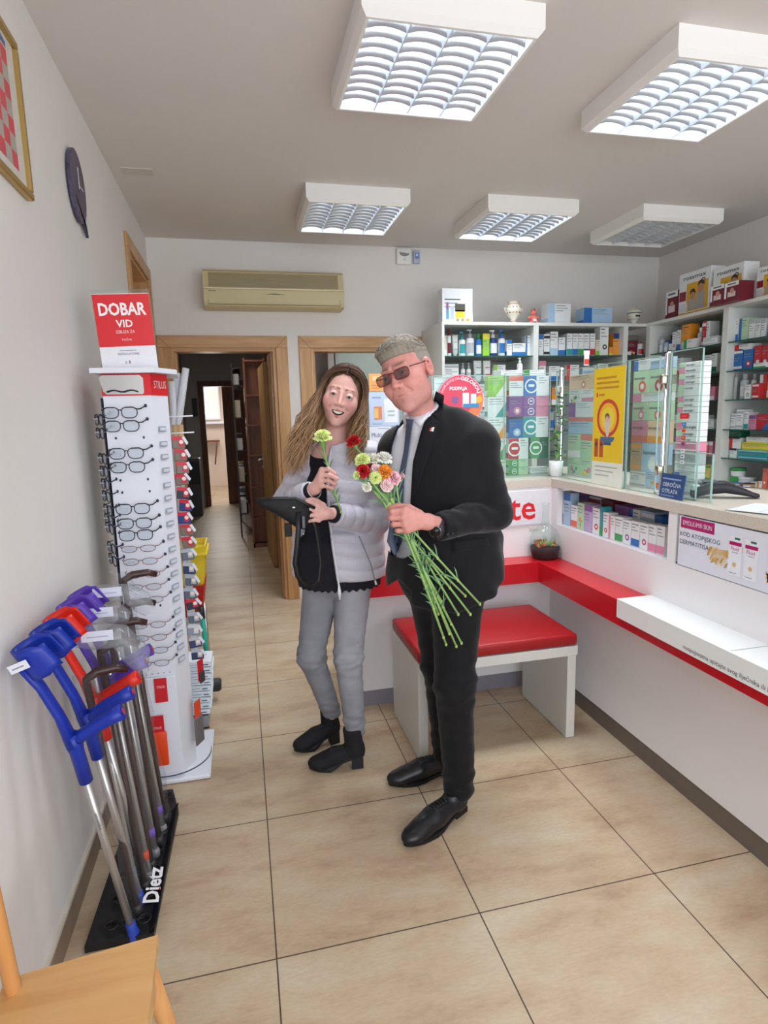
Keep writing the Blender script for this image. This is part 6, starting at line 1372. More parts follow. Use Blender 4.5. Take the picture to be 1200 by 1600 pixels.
MLs, MRs, MLe, MRe = (.783, .475, 1.378), (.558, .665, 1.355), (.835, .435, 1.135), (.56, .97, 1.24); MLw = (.60, .345, 1.115); MRw = (.36, 1.17, 1.26)
def torso_m(p, e):
    q = p-A3(m_chest); Q = MB3.T
    d = ell(p, m_chest, (.19+e, .118+e, .20+e), Q); d = smin(d, ell(p, m_waist, (.168+e, .125+e, .22+e), Q), .06); d = smin(d, ell(p, m_hip, (.178+e, .125+e, .15+e), Q), .05)
    d = smin(d, capsule(p, MLs, MRs, .060+e*.7), .05); d = smin(d, capsule(p, m_neck, (.66, .55, 1.36), .058+e*.5, .10+e*.5), .05)
    d = smin(d, capsule(p, (.655, .54, 1.478), MLs, .054+e*.6, .050+e*.6), .04); d = smin(d, capsule(p, (.61, .54, 1.43), MRs, .046+e*.6, .050+e*.6), .03)
    return d
def arm_m(p, e, s, el, w, rw=.036):
    d = capsule(p, s, el, .058+e, .047+e); return smin(d, capsule(p, el, w, .047+e, rw+e), .03)
NC = (.588, .492, 1.492); NN = np.array([-.42, -.34, .84]); NN = NN/np.linalg.norm(NN); NN2 = (-.15, -.12, .98)
def neckcone(p, r, dz): return smax(capsule(p, (.640, .545, 1.39), NC, r+.018, r), (p-A3(NC))@A3(NN)-dz, .003)
def frontm(p): return (p-A3((.68, .60, 0)))@A3(-mf)
def skirt(p):
    q = (p-A3((.705, .59, 0)))@MB3.T; r = np.sqrt((q[:, 0]/1.42)**2+(q[:, 1])**2)-(.150+.05*np.clip(.98-p[:, 2], 0, .2)); return smax(r, np.abs(q[:, 2]-.92)-.14, .04)
OPEN_M = [(628, 644), (622, 668), (612, 700), (606, 740), (604.5, 790), (602.5, 848), (612, 869), (630, 873), (648, 864), (645, 830), (641, 785), (645, 722), (657, 677), (680, 609), (668, 585), (636, 610)]
def jacket_fn(p):
    d = smin(torso_m(p, .022), skirt(p), .05)
    u = (p-A3((.70, .59, 0)))@A3(ml); bk = (p-A3((.70, .59, 0)))@A3(-mf); hem = .785+.60*np.clip(bk+.06, 0, .25)+.45*np.clip(u-.09, 0, .2)+.25*np.clip(-u, 0, .25)
    d = smax(d, hem-p[:, 2], .006); d = smax(d, (p-A3(NC))@A3(NN2)+.012, .004); d = smin(d, neckcone(p, .0790, -.010), .04)
    d = d+folds(p, 26, .0032, (1, 1, .8))
    d = carve(p, d, OPEN_M, frontm); d = carve(p, d, [(596, 922), (622, 905), (642, 925), (642, 965), (590, 965)], frontm)
    aL = capsule(p, MLs, MLe, .069, .058); aL2 = capsule(p, MLe, MLw, .058, .047); q = (p-A3(MLw))@(A3(MLw)-A3(MLe))/.27; aL2 = smax(aL2, q-.0, .004)
    a = smin(aL, aL2, .03)+folds(p, 44, .0030)*np.clip(1-np.abs(p[:, 2]-1.15)/.25, .25, 1)
    b = arm_m(p, .011, MRs, MRe, MRw); q2 = (p-A3(MRw))@(A3(MRw)-A3(MRe))/.3; b = smax(b, q2, .004)
    d = smin(d, a, .016); return smin(d, b+folds(p, 40, .003), .02)
V, F = isomesh(jacket_fn, (.22, .24, .74), (.98, 1.26, 1.56), .0062); jk = solid('suit_jacket', [(V, F)], SUIT, man)
def shirt_fn(p):
    d = torso_m(p, .010); d = smax(d, (p-A3(NC))@A3(NN2)+.02, .004); d = smin(d, neckcone(p, .0630, .002), .012); d = smax(d, .90-p[:, 2], .004)
    return d+folds(p, 30, .0016, (1, 1, .6))
V, F = isomesh(shirt_fn, (.42, .32, .90), (.95, .80, 1.56), .006); solid('shirt', [(V, F)], SHIRT, man)
def cuff_fn(p):
    a = A3(MLw); d_ = a-A3(MLe); d_ = d_/np.linalg.norm(d_); q = (p-a)@d_; d = np.sqrt(np.maximum(((p-a)**2).sum(1)-q*q, 0))-.037; return smax(smax(d, q-.010, .003), -q-.05, .003)
# trousers
mh, mla, mra = (.70, .595, .92), (.705, .455, .10), (.738, .69, .10)
def trou_fn(p):
    d = ell(p, (.70, .595, .90), (.186, .140, .16), MB3.T)
    l = capsule(p, (.735, .535, .85), (.697, .475, .50), .098, .071); l = smin(l, capsule(p, (.697, .475, .50), mla, .071, .057), .04)
    r = capsule(p, (.67, .65, .85), (.700, .635, .50), .096, .070); r = smin(r, capsule(p, (.700, .635, .50), mra, .070, .055), .04)
    k = np.clip(1-np.abs(p[:, 2]-.50)/.14, 0, 1)+np.clip(1-np.abs(p[:, 2]-.14)/.12, 0, 1)+.3
    d = smin(smin(d, l, .035), r, .035) + folds(p, 34, .0036, (1, 1, 1.6))*k
    d = smax(d, .062+.02*np.sin(p[:, 0]*18)-p[:, 2], .004); return smax(d, p[:, 2]-1.0, .004)
V, F = isomesh(trou_fn, (.44, .30, .03), (.95, .85, 1.02), .0065); solid('trousers', [(V, F)], TROU, man)
BS = mat('black_shoe_leather', '#121318', .36, coat=.08); SOLE = mat('black_sole', '#0e0e10', .6)
foot_shoe((.735, .470, 0), (.452, .322, 0), .098, .1, False, .02, 'shoe', BS, SOLE, man); foot_shoe((.78, .700, 0), (.482, .680, 0), .098, .1, False, .02, 'shoe', BS, SOLE, man)
# lapels, collar, tie, pocket and badge, draped on the jacket or shirt
LAP = mat('suit_lapel', '#15151b', .75, noise=.1, nscale=300, spec=.3)
def jk_out(p): return jacket_fn(p)
drape(jacket_fn, [(673, 640), (658, 678), (646, 722), (641, 772), (640, 800)], [(690, 655), (686, 668), (666, 722), (650, 772), (642, 801)], .0045, LAP, 'lapel', man, 6)
drape(jacket_fn, [(681, 611), (676, 630), (671, 645)], [(694, 618), (692, 640), (684, 656)], .006, LAP, 'collar', man, 5)
drape(jacket_fn, [(629, 655), (617, 676), (608, 700), (604, 740)], [(631, 664), (617, 694), (610, 725), (606, 765)], .0045, LAP, 'lapel', man, 4)
drape(shirt_fn, [(671, 605), (655, 628), (640, 651)], [(678, 611), (672, 642), (657, 669)], .005, SHIRT, 'shirt_collar', man, 5, off=.003)
drape(shirt_fn, [(630, 648), (630, 656), (631, 668)], [(639, 651), (637, 657), (634, 668)], .005, SHIRT, 'shirt_collar', man, 3, off=.003)
t = drape(shirt_fn, [(635, 656), (634, 672), (630.5, 706), (622, 747), (612, 800), (604.5, 846), (615, 867)], [(645, 657), (642.5, 672), (638.5, 706), (632, 747), (629, 800), (629, 846), (617.5, 869)], .007, TIE, 'tie', man, 6, off=.002)
drape(shirt_fn, [(634, 654), (635.5, 672)], [(646, 656), (643, 673)], .012, TIE, 'tie_knot', man, 5, off=.004)
drape(jacket_fn, [(706, 845), (708, 864)], [(762, 840), (766, 852)], .004, SUIT, 'pocket_flap', man, 8)
mb = MB(); 
for k in range(4): p = at(700+k*7.5, 836-k*2.2, MLw[1]-.055+.012*k); mb.ball((p.x-MP.x, p.y-MP.y+.002, p.z), (.0045, .003, .0045), P('#26262c'), 8, 6)
mb.build('cuff_buttons', man)
drape(jacket_fn, [(671, 669), (671, 673)], [(679, 667), (677, 674.5)], .006, P('#e8e4e0'), 'lapel_badge', man, 2); drape(jacket_fn, [(671, 669), (671, 672)], [(674.5, 668), (674, 672.4)], .0075, P('#c8342c'), 'badge_enamel', man, 2)
# head
hf = np.array([-.66, -.74, -.13]); HM = frame_of((.532, .455, 1.612), hf, .30); hS = 1.0
hfn, hloc = head_sdf(HM, hS, False, 0)
def w_(fr, x, y, z, s=1.0): return fr[0]+(x*fr[1][0]+y*fr[1][1]+z*fr[1][2])*s
def headneck(p): d = hfn(p); return smin(d, capsule(p, w_(HM, 0, .02, -.07), (.625, .530, 1.42), .050, .046), .025)
HV = isomesh(headneck, HM[0]-np.array([.14, .15, .21]), HM[0]+np.array([.15, .15, .16]), .0022)
lw = np.array(MLw)+np.array([-.016, -.006, .0]); mcp = [pxp(633, 797, .296), pxp(631, 808, .292), pxp(633, 818.5, .293), pxp(637, 828, .298)]
fing = [[pxp(613, 799, .308), pxp(609, 798, .334), pxp(620, 800, .352)], [pxp(612, 809, .305), pxp(609, 809, .334), pxp(620, 811, .352)], [pxp(616, 819, .306), pxp(614, 820, .334), pxp(624, 822, .35)], [pxp(622, 829, .310), pxp(620, 829, .334), pxp(629, 830, .348)]]
th = [pxp(655, 803, .315), pxp(638, 793, .325), pxp(622, 791, .330), pxp(612, 793, .335)]
hand = hand_fn(pxp(668, 815, .315), lw+np.array([.03, .015, 0]), mcp, fing, th, .98); lo, hi = bounds([lw]+mcp+th+sum(fing, []), .04)
HD = isomesh(hand, lo, hi, .0026)
rh = np.array(MRw); rd_ = (rh-np.array(MRe)); rd_ /= np.linalg.norm(rd_); sd_ = np.array([0, 0, -1.]); rm = [rh+rd_*.09+sd_*(.022*(k-1.5)) for k in range(4)]
rf = [[m_+rd_*.035, m_+rd_*.055+np.array([0, -.012, 0]), m_+rd_*.07+np.array([0, -.025, 0])] for m_ in rm]
hand2 = hand_fn(rh+rd_*.01, rh-rd_*.05, rm, rf, [rh+rd_*.03+np.array([0, -.01, .025]), rh+rd_*.07+np.array([0, -.02, .045]), rh+rd_*.095+np.array([0, -.03, .05])], .98); lo, hi = bounds([rh-rd_*.05]+rm+sum(rf, []), .06); HD2 = isomesh(hand2, lo, hi, .004)
def bodyin(p):
    d = smax(torso_m(p, -.012), .90-p[:, 2], .02); d = smin(d, smin(capsule(p, (.735, .535, .85), (.697, .475, .50), .075, .05), capsule(p, (.697, .475, .50), (.705, .455, .09), .05, .035), .03), .04)
    d = smin(d, smin(capsule(p, (.67, .65, .85), (.70, .635, .5), .075, .05), capsule(p, (.70, .635, .5), (.738, .69, .09), .05, .035), .03), .04)
    d = smin(d, smin(capsule(p, MLs, MLe, .045, .036), capsule(p, MLe, MLw, .036, .028), .02), .03); d = smin(d, smin(capsule(p, MRs, MRe, .045, .036), capsule(p, MRe, MRw, .036, .028), .02), .03)
    return smax(d, p[:, 2]-1.38, .01)
BD = isomesh(bodyin, (.28, .28, .04), (.95, 1.24, 1.48), .013)
solid('body', [HV, HD, HD2, BD], SKM, man, skin_col(hloc, '#d2938a', False, 0, '#75604e', .25))
def eyes(fr, parent, iris, s=1.0):
    for sx_ in (-1, 1):
        c = w_(fr, sx_*.031, -.0795, .0, s)-np.array(parent.location); mb = MB(); mb.ball(c, .0122*s, mat('eye_white', '#e2dcd8', .2), 14, 10)
        n = -fr[1][1]; n = n/np.linalg.norm(n); c2 = c+n*.01235*s; mb.disc(c2, .0064*s, P(iris), n, 14); mb.disc(c2+n*.0002, .0028*s, P('#0c0a0a'), n, 10); mb.build('eye', parent)
eyes(HM, man, '#5a4634')
# hair
def grooves(q, a, f): return a*np.sin(q[:, 0]*f+4*np.sin(q[:, 1]*30)+q[:, 1]*60)
def hair_m(p):
    q = hloc(p); x = np.abs(q[:, 0]); d = ell(q, (0, .020, .032), (.0785, .102, .092)); d = smin(d, ell(q, (0, -.030, .082), (.060, .055, .036)), .02)
    top = smax(smax(d, -(q[:, 2]-.052-.10*np.clip(-.045-q[:, 1], 0, .03)), .006), -(q[:, 1]+.082), .008)
    side = ell(q, (0, .022, .028), (.0762, .0985, .086)); side = smax(side, -(q[:, 1]+.028-.25*(q[:, 2]-.04)), .006); side = smax(side, -(q[:, 2]+.045-.25*np.clip(q[:, 1]-.03, -.05, .1)*-1), .006)
    side = smax(side, -(np.sqrt(((q-np.sign(q[:, :1])*A3((.08, 0, 0))-A3((0, .010, -.004)))**2).sum(1))-.030), .004)
    return smin(top+grooves(q, .0005, 300), side, .008)
V, F = isomesh(hair_m, HM[0]-.15, HM[0]+.16, .0026)
def hcol(V):
    q = hloc(V.astype(f32)); n = .5+.5*np.sin(q[:, 0]*420+8*np.sin(q[:, 1]*22)+q[:, 1]*60); a = np.array(hexc('#9a9284')[:3]); b = np.array(hexc('#5e554a')[:3]); s_ = np.array(hexc('#a09a92')[:3]); w = (n*.22)[:, None]; c_ = a*(1-w)+b*w
    k = np.clip((.055-q[:, 2])/.03, 0, 1)[:, None]; return c_*(1-k)+(s_*.85)*k
solid('hair', [(V, F)], mat('grey_hair', '#8a8278', .6, attr='tint', bump=.5, bscale=500), man, hcol)
rdm = random.Random(33); mbh = MB(); HMm = mat('grey_hair'); Vh = []; Fh = []; oh = 0
for k in range(900):
    th_ = rdm.uniform(0, 2*PI); el_ = rdm.uniform(.18, 1.0); x = .074*math.cos(th_)*math.sqrt(1-el_*el_*.9); y = .020+.095*math.sin(th_)*math.sqrt(1-el_*el_*.9); z = .036+.086*el_
    if y < -.045: z = max(z, .078)
    if z < .060: continue
    c = hloc(np.array([[0, 0, 0]], f32)); p = np.array([x, y, z]); nrm = np.array([x/.006, (y-.02)/.0095, (z-.03)/.0075]); nrm /= np.linalg.norm(nrm)
    for _ in range(5):
        dd = float(hair_m(np.array([w_(HM, *p)], f32))[0]); p = p-nrm*dd
    fl = np.array([-.35-.2*rdm.random(), -1.0, .15])+np.array([rdm.uniform(-.3, .3)]*1+[0, rdm.uniform(-.1, .2)]); fl = fl-nrm*(fl@nrm); fl /= np.linalg.norm(fl); l = rdm.uniform(.014, .026)*(1.0 if z > .08 else .5)
    P_ = [p-nrm*.001, p+fl*l*.4+nrm*.0022, p+fl*l*.8+nrm*.0015, p+fl*l-nrm*.0005]; mbx = MB(); mbx.tube([Vector(w_(HM, *q)) for q in P_], [.0016, .0018, .0013, .0004], HMm, 5); Vh.append(np.array(mbx.v))
    for f in mbx.f:
        if len(f) == 4: Fh.append([a+oh for a in f])
    oh += len(mbx.v)
solid('hair_strands', [(np.concatenate(Vh), np.array(Fh))], HMm, man, hcol)
def mirror_pts(fr, pts, s=1.0, off=None): return [Vector(w_(fr, *q, s)-np.array(off)) for q in pts]
# glasses
FRM = mat('dark_red_spectacle_frame', '#5a1f22', .3); TINT = glass_mat('tinted_lens', '#9c7870', .05, .04)
sp = empty('spectacles', (0, 0, 0)); sp.parent = man; sp.name = 'spectacles_worn'
def rimpts(cx, w, h): 
    o = []
    for k in range(24):
        a = 2*PI*k/24; ca, sa = math.cos(a), math.sin(a); e = .5; x = w*math.copysign(abs(ca)**e, ca); z = h*math.copysign(abs(sa)**e, sa); x *= (1-.10*(sa < 0)*abs(sa)); o.append((cx+x, -.1045+.22*(abs(cx+x)-.0)**1*abs(cx+x)*3.2, -.003+z))
    return o
mb = MB()
for s_ in (-1, 1): mb.tube(mirror_pts(HM, rimpts(s_*.0345, .0260, .0160), off=MP), .0013, FRM, 6, closed=True)
mb.tube(mirror_pts(HM, [(-.010, -.1045, .006), (0, -.1065, .009), (.010, -.1045, .006)], off=MP), .0022, FRM, 6); mb.build('frame_front', sp)
for s_ in (-1, 1): MB().poly(mirror_pts(HM, rimpts(s_*.0345, .0255, .0155), off=MP), TINT).build('lens', sp); MB().tube(mirror_pts(HM, [(s_*.060, -.090, .008), (s_*.069, -.083, .009), (s_*.0765, -.04, .010), (s_*.080, .004, .014), (s_*.081, .02, .004)], off=MP), .0018, FRM, 6).build('temple', sp)
# watch
mb = MB(); a = pxp(676, 819, .325)-np.array(MP); ax = np.array(MLw)-np.array(MLe); ax /= np.linalg.norm(ax); e1 = np.cross(ax, [0, 0, 1.]); e1 /= np.linalg.norm(e1); e2 = np.cross(ax, e1)
c0 = np.array(MLw)+ax*.012-np.array(MP)
mb.tube([Vector(c0+e1*.034*math.cos(t)+e2*.036*math.sin(t)) for t in [2*PI*k/24 for k in range(24)]], [(.010, .0022)]*24, P('#2a2a30'), 8, closed=True, flat=ax)
dirn = np.array([-.35, -.93, -.1]); dirn /= np.linalg.norm(dirn); cc = c0+dirn*.036; mb.cyl(Vector(cc), Vector(cc+dirn*.009), .0195, mat('watch_steel', '#a8a8ac', .25, 1.0), 24); mb.cyl(Vector(cc+dirn*.009), Vector(cc+dirn*.0098), .017, mat('watch_dial', '#0b0b0e', .1), 24); mb.build('wristwatch', man)
# ================================================================== THE WOMAN
WP = Vector((.36, .95, 0)); wom = empty('person', WP, 0, 'smiling long haired woman in pale quilted jacket and grey jeans holding one carnation', 'person')
PUF = mat('lilac_grey_quilted_nylon', '#c2bfcc', .38, bump=.25, bscale=70, sheen=.2); KNIT = mat('navy_black_lace_top', '#14141f', .85, bump=.5, bscale=260, noise=.2, nscale=200)
wf = np.array([-.30, -.954, 0]); wl = np.array([.954, -.30, 0]); WB = np.stack([wl, -wf, [0, 0, 1.]]).astype(f32)
wch, wwa, whi = (.372, .945, 1.20), (.372, .95, 1.02), (.355, .95, .87); WLs, WRs = (.488, .905, 1.31), (.268, .985, 1.31); WLe, WRe = (.500, .865, 1.055), (.155, .90, 1.145); WLw, WRw = (.325, .745, 1.112), (.232, .765, 1.200)
def torso_w(p, e):
    d = ell(p, wch, (.150+e, .100+e, .17+e), WB.T); d = smin(d, ell(p, (.345, .865, 1.19), (.115+e, .055+e, .06+e), WB.T), .04); d = smin(d, ell(p, wwa, (.135+e, .098+e, .17+e), WB.T), .05)
    d = smin(d, ell(p, whi, (.158+e, .115+e, .13+e), WB.T), .05); return smin(d, capsule(p, WLs, WRs, .048+e), .04)
def quilt(t, a, per): return a*(1-np.abs(np.sin(PI*t/per))**.30)
OPEN_W = [(500, 686), (480, 716), (470, 745), (466, 800), (464, 850), (466, 925), (472, 940), (529, 940), (527, 915), (519, 862), (511, 800), (509, 740), (515, 700), (523, 668)]
def frontw(p): return (p-A3((.36, .945, 0)))@A3(-wf)
def coat_fn(p):
    d = torso_w(p, .026); u = (p-A3((.36, .95, 0)))@A3(wl); v = (p-A3((.36, .95, 0)))@A3(-wf); d = smin(d, smax(np.sqrt((u/1.35)**2+v**2)-.142, np.abs(p[:, 2]-.90)-.12, .02), .04); d = smax(d, .822-.03*u-p[:, 2], .008)
    col = capsule(p, (.365, .925, 1.35), (.37, .915, 1.395), .082, .072); d = smin(d, col, .03); d = smax(d, -capsule(p, (.36, .90, 1.40), (.37, .895, 1.50), .058, .070), .006)
    d = d+quilt(p[:, 2]+.02*np.sin(u*9), .009, .052); d = carve(p, d, OPEN_W, frontw, .006)
    def arm(s, e, w, r0, r1, r2):
        s, e, w = A3(s), A3(e), A3(w); a = capsule(p, s, e, r0, r1); t1 = (p-s)@(e-s)/np.linalg.norm(e-s); b = capsule(p, e, w, r1, r2); L2 = np.linalg.norm(w-e); t2 = (p-e)@(w-e)/L2; b = smax(b, t2-L2-.006, .006)
        return smin(a+quilt(t1, .009, .052), b+quilt(t2, .009, .052), .02)
    d = smin(d, arm(WLs, WLe, WLw, .066, .060, .046), .012); return smin(d, arm(WRs, WRe, WRw, .064, .058, .044), .012)
V, F = isomesh(coat_fn, (.04, .64, .78), (.64, 1.14, 1.46), .0056); solid('quilted_jacket', [(V, F)], PUF, wom)
def knit_fn(p):
    d = torso_w(p, .012); u = (p-A3((.36, .95, 0)))@A3(wl); v = (p-A3((.36, .95, 0)))@A3(-wf); an = np.arctan2(v, u); d = smin(d, smax(np.sqrt((u/1.35)**2+v**2)-.128, np.abs(p[:, 2]-.86)-.12, .02), .04)
    hem = .775+.014*np.abs(np.sin(an*14)); d = smax(d, hem-p[:, 2], .002); d = smax(d, p[:, 2]-1.385, .004); d = smax(d, -ell(p, (.345, .80, 1.40), (.05, .10, .09)), .006); return d
V, F = isomesh(knit_fn, (.14, .74, .74), (.60, 1.14, 1.42), .0055); solid('lace_hem_top', [(V, F)], KNIT, wom)
def cuffw(p):
    o = None
    for w, e in ((WLw, WLe), (WRw, WRe)):
        a = A3(w); d_ = a-A3(e); d_ = d_/np.linalg.norm(d_); q = (p-a)@d_; d = np.sqrt(np.maximum(((p-a)**2).sum(1)-q*q, 0))-.0335+.001*np.sin(q*900); d = smax(smax(d, q-.022, .003), -q-.03, .003); o = d if o is None else np.minimum(o, d)
    return o
V, F = isomesh(cuffw, (.17, .68, 1.05), (.38, .83, 1.26), .0035); solid('knitted_cuffs', [(V, F)], KNIT, wom)
JEAN = mat('light_grey_denim', '#8f9096', .8, noise=.10, nscale=14, bump=.12, bscale=400)
def jean_fn(p):
    d = ell(p, (.355, .95, .84), (.150, .108, .12), WB.T)
    l = capsule(p, (.405, .91, .77), (.374, .885, .475), .080, .058); l = smin(l, capsule(p, (.374, .885, .475), (.388, .862, .165), .057, .044), .03)
    r = capsule(p, (.285, .975, .77), (.226, .955, .475), .079, .057); r = smin(r, capsule(p, (.226, .955, .475), (.315, 1.05, .165), .056, .043), .03)
    k = np.clip(1-np.abs(p[:, 2]-.47)/.12, 0, 1)+np.clip(1-np.abs(p[:, 2]-.20)/.1, 0, 1)+.25
    d = smin(smin(d, l, .012), smin(d, r, .02), .008)+folds(p, 42, .0032, (1, 1, 2.0))*k; return smax(smax(d, .140-p[:, 2], .004), p[:, 2]-.95, .004)
V, F = isomesh(jean_fn, (.12, .74, .13), (.56, 1.16, .97), .0058)
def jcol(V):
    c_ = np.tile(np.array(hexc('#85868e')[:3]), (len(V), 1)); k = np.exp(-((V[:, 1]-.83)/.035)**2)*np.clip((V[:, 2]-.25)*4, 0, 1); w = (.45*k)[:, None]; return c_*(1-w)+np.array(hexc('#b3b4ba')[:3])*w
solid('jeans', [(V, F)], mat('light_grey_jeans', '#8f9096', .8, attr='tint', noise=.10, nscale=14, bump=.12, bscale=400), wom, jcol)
SUE = mat('black_suede', '#15151a', .8, noise=.2, nscale=60, bump=.1, bscale=300); SO2 = mat('black_boot_sole', '#1c1e22', .6)
foot_shoe((.425, .845, 0), (.185, .885, 0), .088, .1, True, .045, 'boot', SUE, SO2, wom); foot_shoe((.352, 1.075, 0), (.135, 1.035, 0), .086, .1, True, .045, 'boot', SUE, SO2, wom)
# head
HWf = np.array([-.20, -.975, -.04]); HW_ = frame_of((.388, .885, 1.560), HWf, -.26); wS = .985
wfn, wloc = head_sdf(HW_, wS, True, 1)
def hnw(p): return smin(smin(wfn(p), capsule(p, w_(HW_, 0, .02, -.07), (.352, .925, 1.36), .043, .048), .025), ell(p, (.352, .915, 1.335), (.10, .055, .05), WB.T), .03)
WV = isomesh(hnw, HW_[0]-np.array([.14, .14, .27]), HW_[0]+np.array([.13, .14, .15]), .0022)
# right hand (holding the stem)
wm = [pxp(503, 734.5, .705), pxp(501, 743, .700), pxp(501, 751, .701), pxp(502, 759, .706)]
wfi = [[pxp(513, 733, .690), pxp(523, 740, .694), pxp(519, 745, .712)], [pxp(514, 742, .684), pxp(526, 748, .690), pxp(520, 752, .710)], [pxp(513, 751, .686), pxp(524, 756, .692), pxp(518, 759, .710)], [pxp(511, 760, .692), pxp(519, 763, .696), pxp(514, 765, .710)]]
wth = [pxp(500, 742, .735), pxp(508, 736, .730), pxp(518, 738, .725), pxp(523, 743, .722)]
hR = hand_fn(pxp(492, 763, .735), np.array(WRw)+np.array([-.02, .01, -.01]), wm, wfi, wth, .84); lo, hi = bounds([np.array(WRw)]+wm+wth+sum(wfi, []), .04); HR = isomesh(hR, lo, hi, .0026)
wm2 = [pxp(496, 789.5, .702), pxp(494, 797, .697), pxp(495, 805, .698), pxp(498, 812, .703)]
wfi2 = [[pxp(487, 786, .694), pxp(479, 787, .694), pxp(475, 788, .700)], [pxp(484, 796, .690), pxp(476, 797, .696), pxp(474, 798, .708)], [pxp(485, 805, .691), pxp(478, 806, .698), pxp(476, 806, .710)], [pxp(489, 813, .694), pxp(483, 814, .70), pxp(481, 814, .71)]]
wth2 = [pxp(505, 790, .715), pxp(496, 784, .712), pxp(487, 781, .708), pxp(480, 782, .706)]
hL = hand_fn(pxp(508, 802, .712), np.array(WLw)+np.array([.02, .01, 0]), wm2, wfi2, wth2, .84); lo, hi = bounds([np.array(WLw)]+wm2+wth2+sum(wfi2, []), .04); HL = isomesh(hL, lo, hi, .0026)
def bodw(p):
    d = torso_w(p, -.01)
    for a, b, r0, r1 in (((.405, .91, .77), (.374, .885, .475), .06, .042), ((.374, .885, .475), (.388, .862, .165), .042, .03), ((.388, .862, .165), (.378, .853, .08), .028, .022), ((.285, .975, .77), (.226, .955, .475), .06, .042), ((.226, .955, .475), (.315, 1.05, .165), .042, .03), ((.315, 1.05, .165), (.307, 1.066, .08), .028, .022), (WLs, WLe, .036, .03), (WLe, WLw, .03, .022), (WRs, WRe, .036, .03), (WRe, WRw, .03, .022)): d = smin(d, capsule(p, a, b, r0, r1), .02)
    return smax(d, p[:, 2]-1.36, .01)
BW_ = isomesh(bodw, (.08, .68, .04), (.60, 1.14, 1.38), .012)
solid('body', [WV, HR, HL, BW_], SKW, wom, skin_col(wloc, '#e0aea4', True, 1, '#6a4632'))
eyes(HW_, wom, '#4a3426', wS)
mb = MB(); pts = [w_(HW_, .0225*math.cos(t), -.0905+.0095*abs(math.cos(t))**2, -.0618-.0092*(math.sin(t) < 0)*abs(math.sin(t))+.0056*math.cos(t)**2, wS)-np.array(WP) for t in [2*PI*k/20 for k in range(20)]]
mb.poly([Vector(p) for p in pts], mat('teeth', '#ece6dc', .2)); mb.build('teeth', wom)
# hair: a base volume and many combed locks
rd = random.Random(21)
def hair_w(p):
    q = wloc(p); x = np.abs(q[:, 0]); d = ell(q, (0, .028, .035), (.088, .098, .092)); face = ell(q, (-.006, -.085, -.015), (.064, .075, .092)); d = smax(d, -face, .01)
    fall = np.minimum(capsule(q, (-.072, .02, .01), (-.120, -.01, -.20), .026, .040), capsule(q, (.072, .02, .01), (.088, .03, -.15), .026, .036)); fall = smin(fall, capsule(q, (0, .06, 0), (-.01, .07, -.16), .07, .07), .03)
    d = smin(d, fall, .03); return d*wS+.0006*np.sin(q[:, 0]*210+q[:, 2]*14+3*np.sin(q[:, 2]*26))
V, F = isomesh(hair_w, HW_[0]-np.array([.20, .14, .30]), HW_[0]+np.array([.20, .20, .16]), .0038)
HR1, HR2, HR3 = [np.array(hexc(c)[:3]) for c in ('#4a3226', '#8f6a4a', '#bf9870')]
def hcw(V):
    q = wloc(V.astype(f32)); t = np.clip((.09-q[:, 2])/.30, 0, 1)[:, None]; n = (.5+.5*np.sin(q[:, 0]*300+q[:, 2]*20+4*np.sin(q[:, 2]*30)))[:, None]
    c_ = HR1*(1-t)+HR3*t; return c_*(.65+.35*n)+HR2*.15*n
HM_ = mat('brown_blonde_hair', '#8a6a48', .45, attr='tint', bump=.3, bscale=400); solid('hair', [(V, F)], HM_, wom, hcw)
Vs = []; Fs = []; o_ = 0
def lock(pts, r):
    global o_
    mbx = MB(); mbx.tube(pts, r, HM_, 6); Vs.append(np.array(mbx.v)); 
    for f in mbx.f:
        if len(f) == 4: Fs.append([k+o_ for k in f])
    o_ += len(mbx.v)
for k in range(1100):
    s_ = -1 if k % 2 else 1; L_ = rd.uniform(.75, 1.12); a0 = rd.uniform(0, 1); part = .004; lay = rd.uniform(.90, 1.08)
    ph = (k*7 % 6)*1.05+rd.uniform(-.35, .35); wv = rd.uniform(.008, .017); fr_ = 9+(k*5 % 4)*1.1
    x0 = part+s_*rd.uniform(.001, .008); y0 = -.062+.15*a0
    pts = []; rr = []; N_ = 15; zt_ = .119-2.2*(y0-.02)**2; drop = (.33 if s_ < 0 else .25)*L_; sp_ = rd.uniform(.0, .075) if s_ < 0 else rd.uniform(-.012, .03); fw_ = (.085 if s_ < 0 else .05)*(1.1-a0)
    for j in range(N_):
        t = j/(N_-1)
        if t < .36: a = t/.36*PI/2; x = x0+s_*.084*lay*math.sin(a); z = zt_*lay*math.cos(a)+.012*(1-math.cos(a)); y = y0+.018*math.sin(a)
        else:
            k2 = (t-.36)/.64; x = x0+s_*(.084*lay+sp_*math.sin(k2*1.6)); z = .012-drop*k2; y = y0+.018-fw_*math.sin(k2*1.5)
            w2 = wv*min(1, k2*2.2); x += w2*math.sin(k2*fr_+ph); y += w2*math.cos(k2*fr_+ph)
        if y < -.02 and abs(x-part) < .066 and z < .088: x = part+s_*max(abs(x-part), .047+.017*min(1, (.088-z)/.06))
        pts.append(Vector(w_(HW_, x, y, z, wS))); rr.append((.0017+.0006*rd.random())*(1 if j < N_-4 else (N_-j)/5))
    lock(pts, rr)
solid('hair_locks', [(np.concatenate(Vs), np.array(Fs))], HM_, wom, hcw)
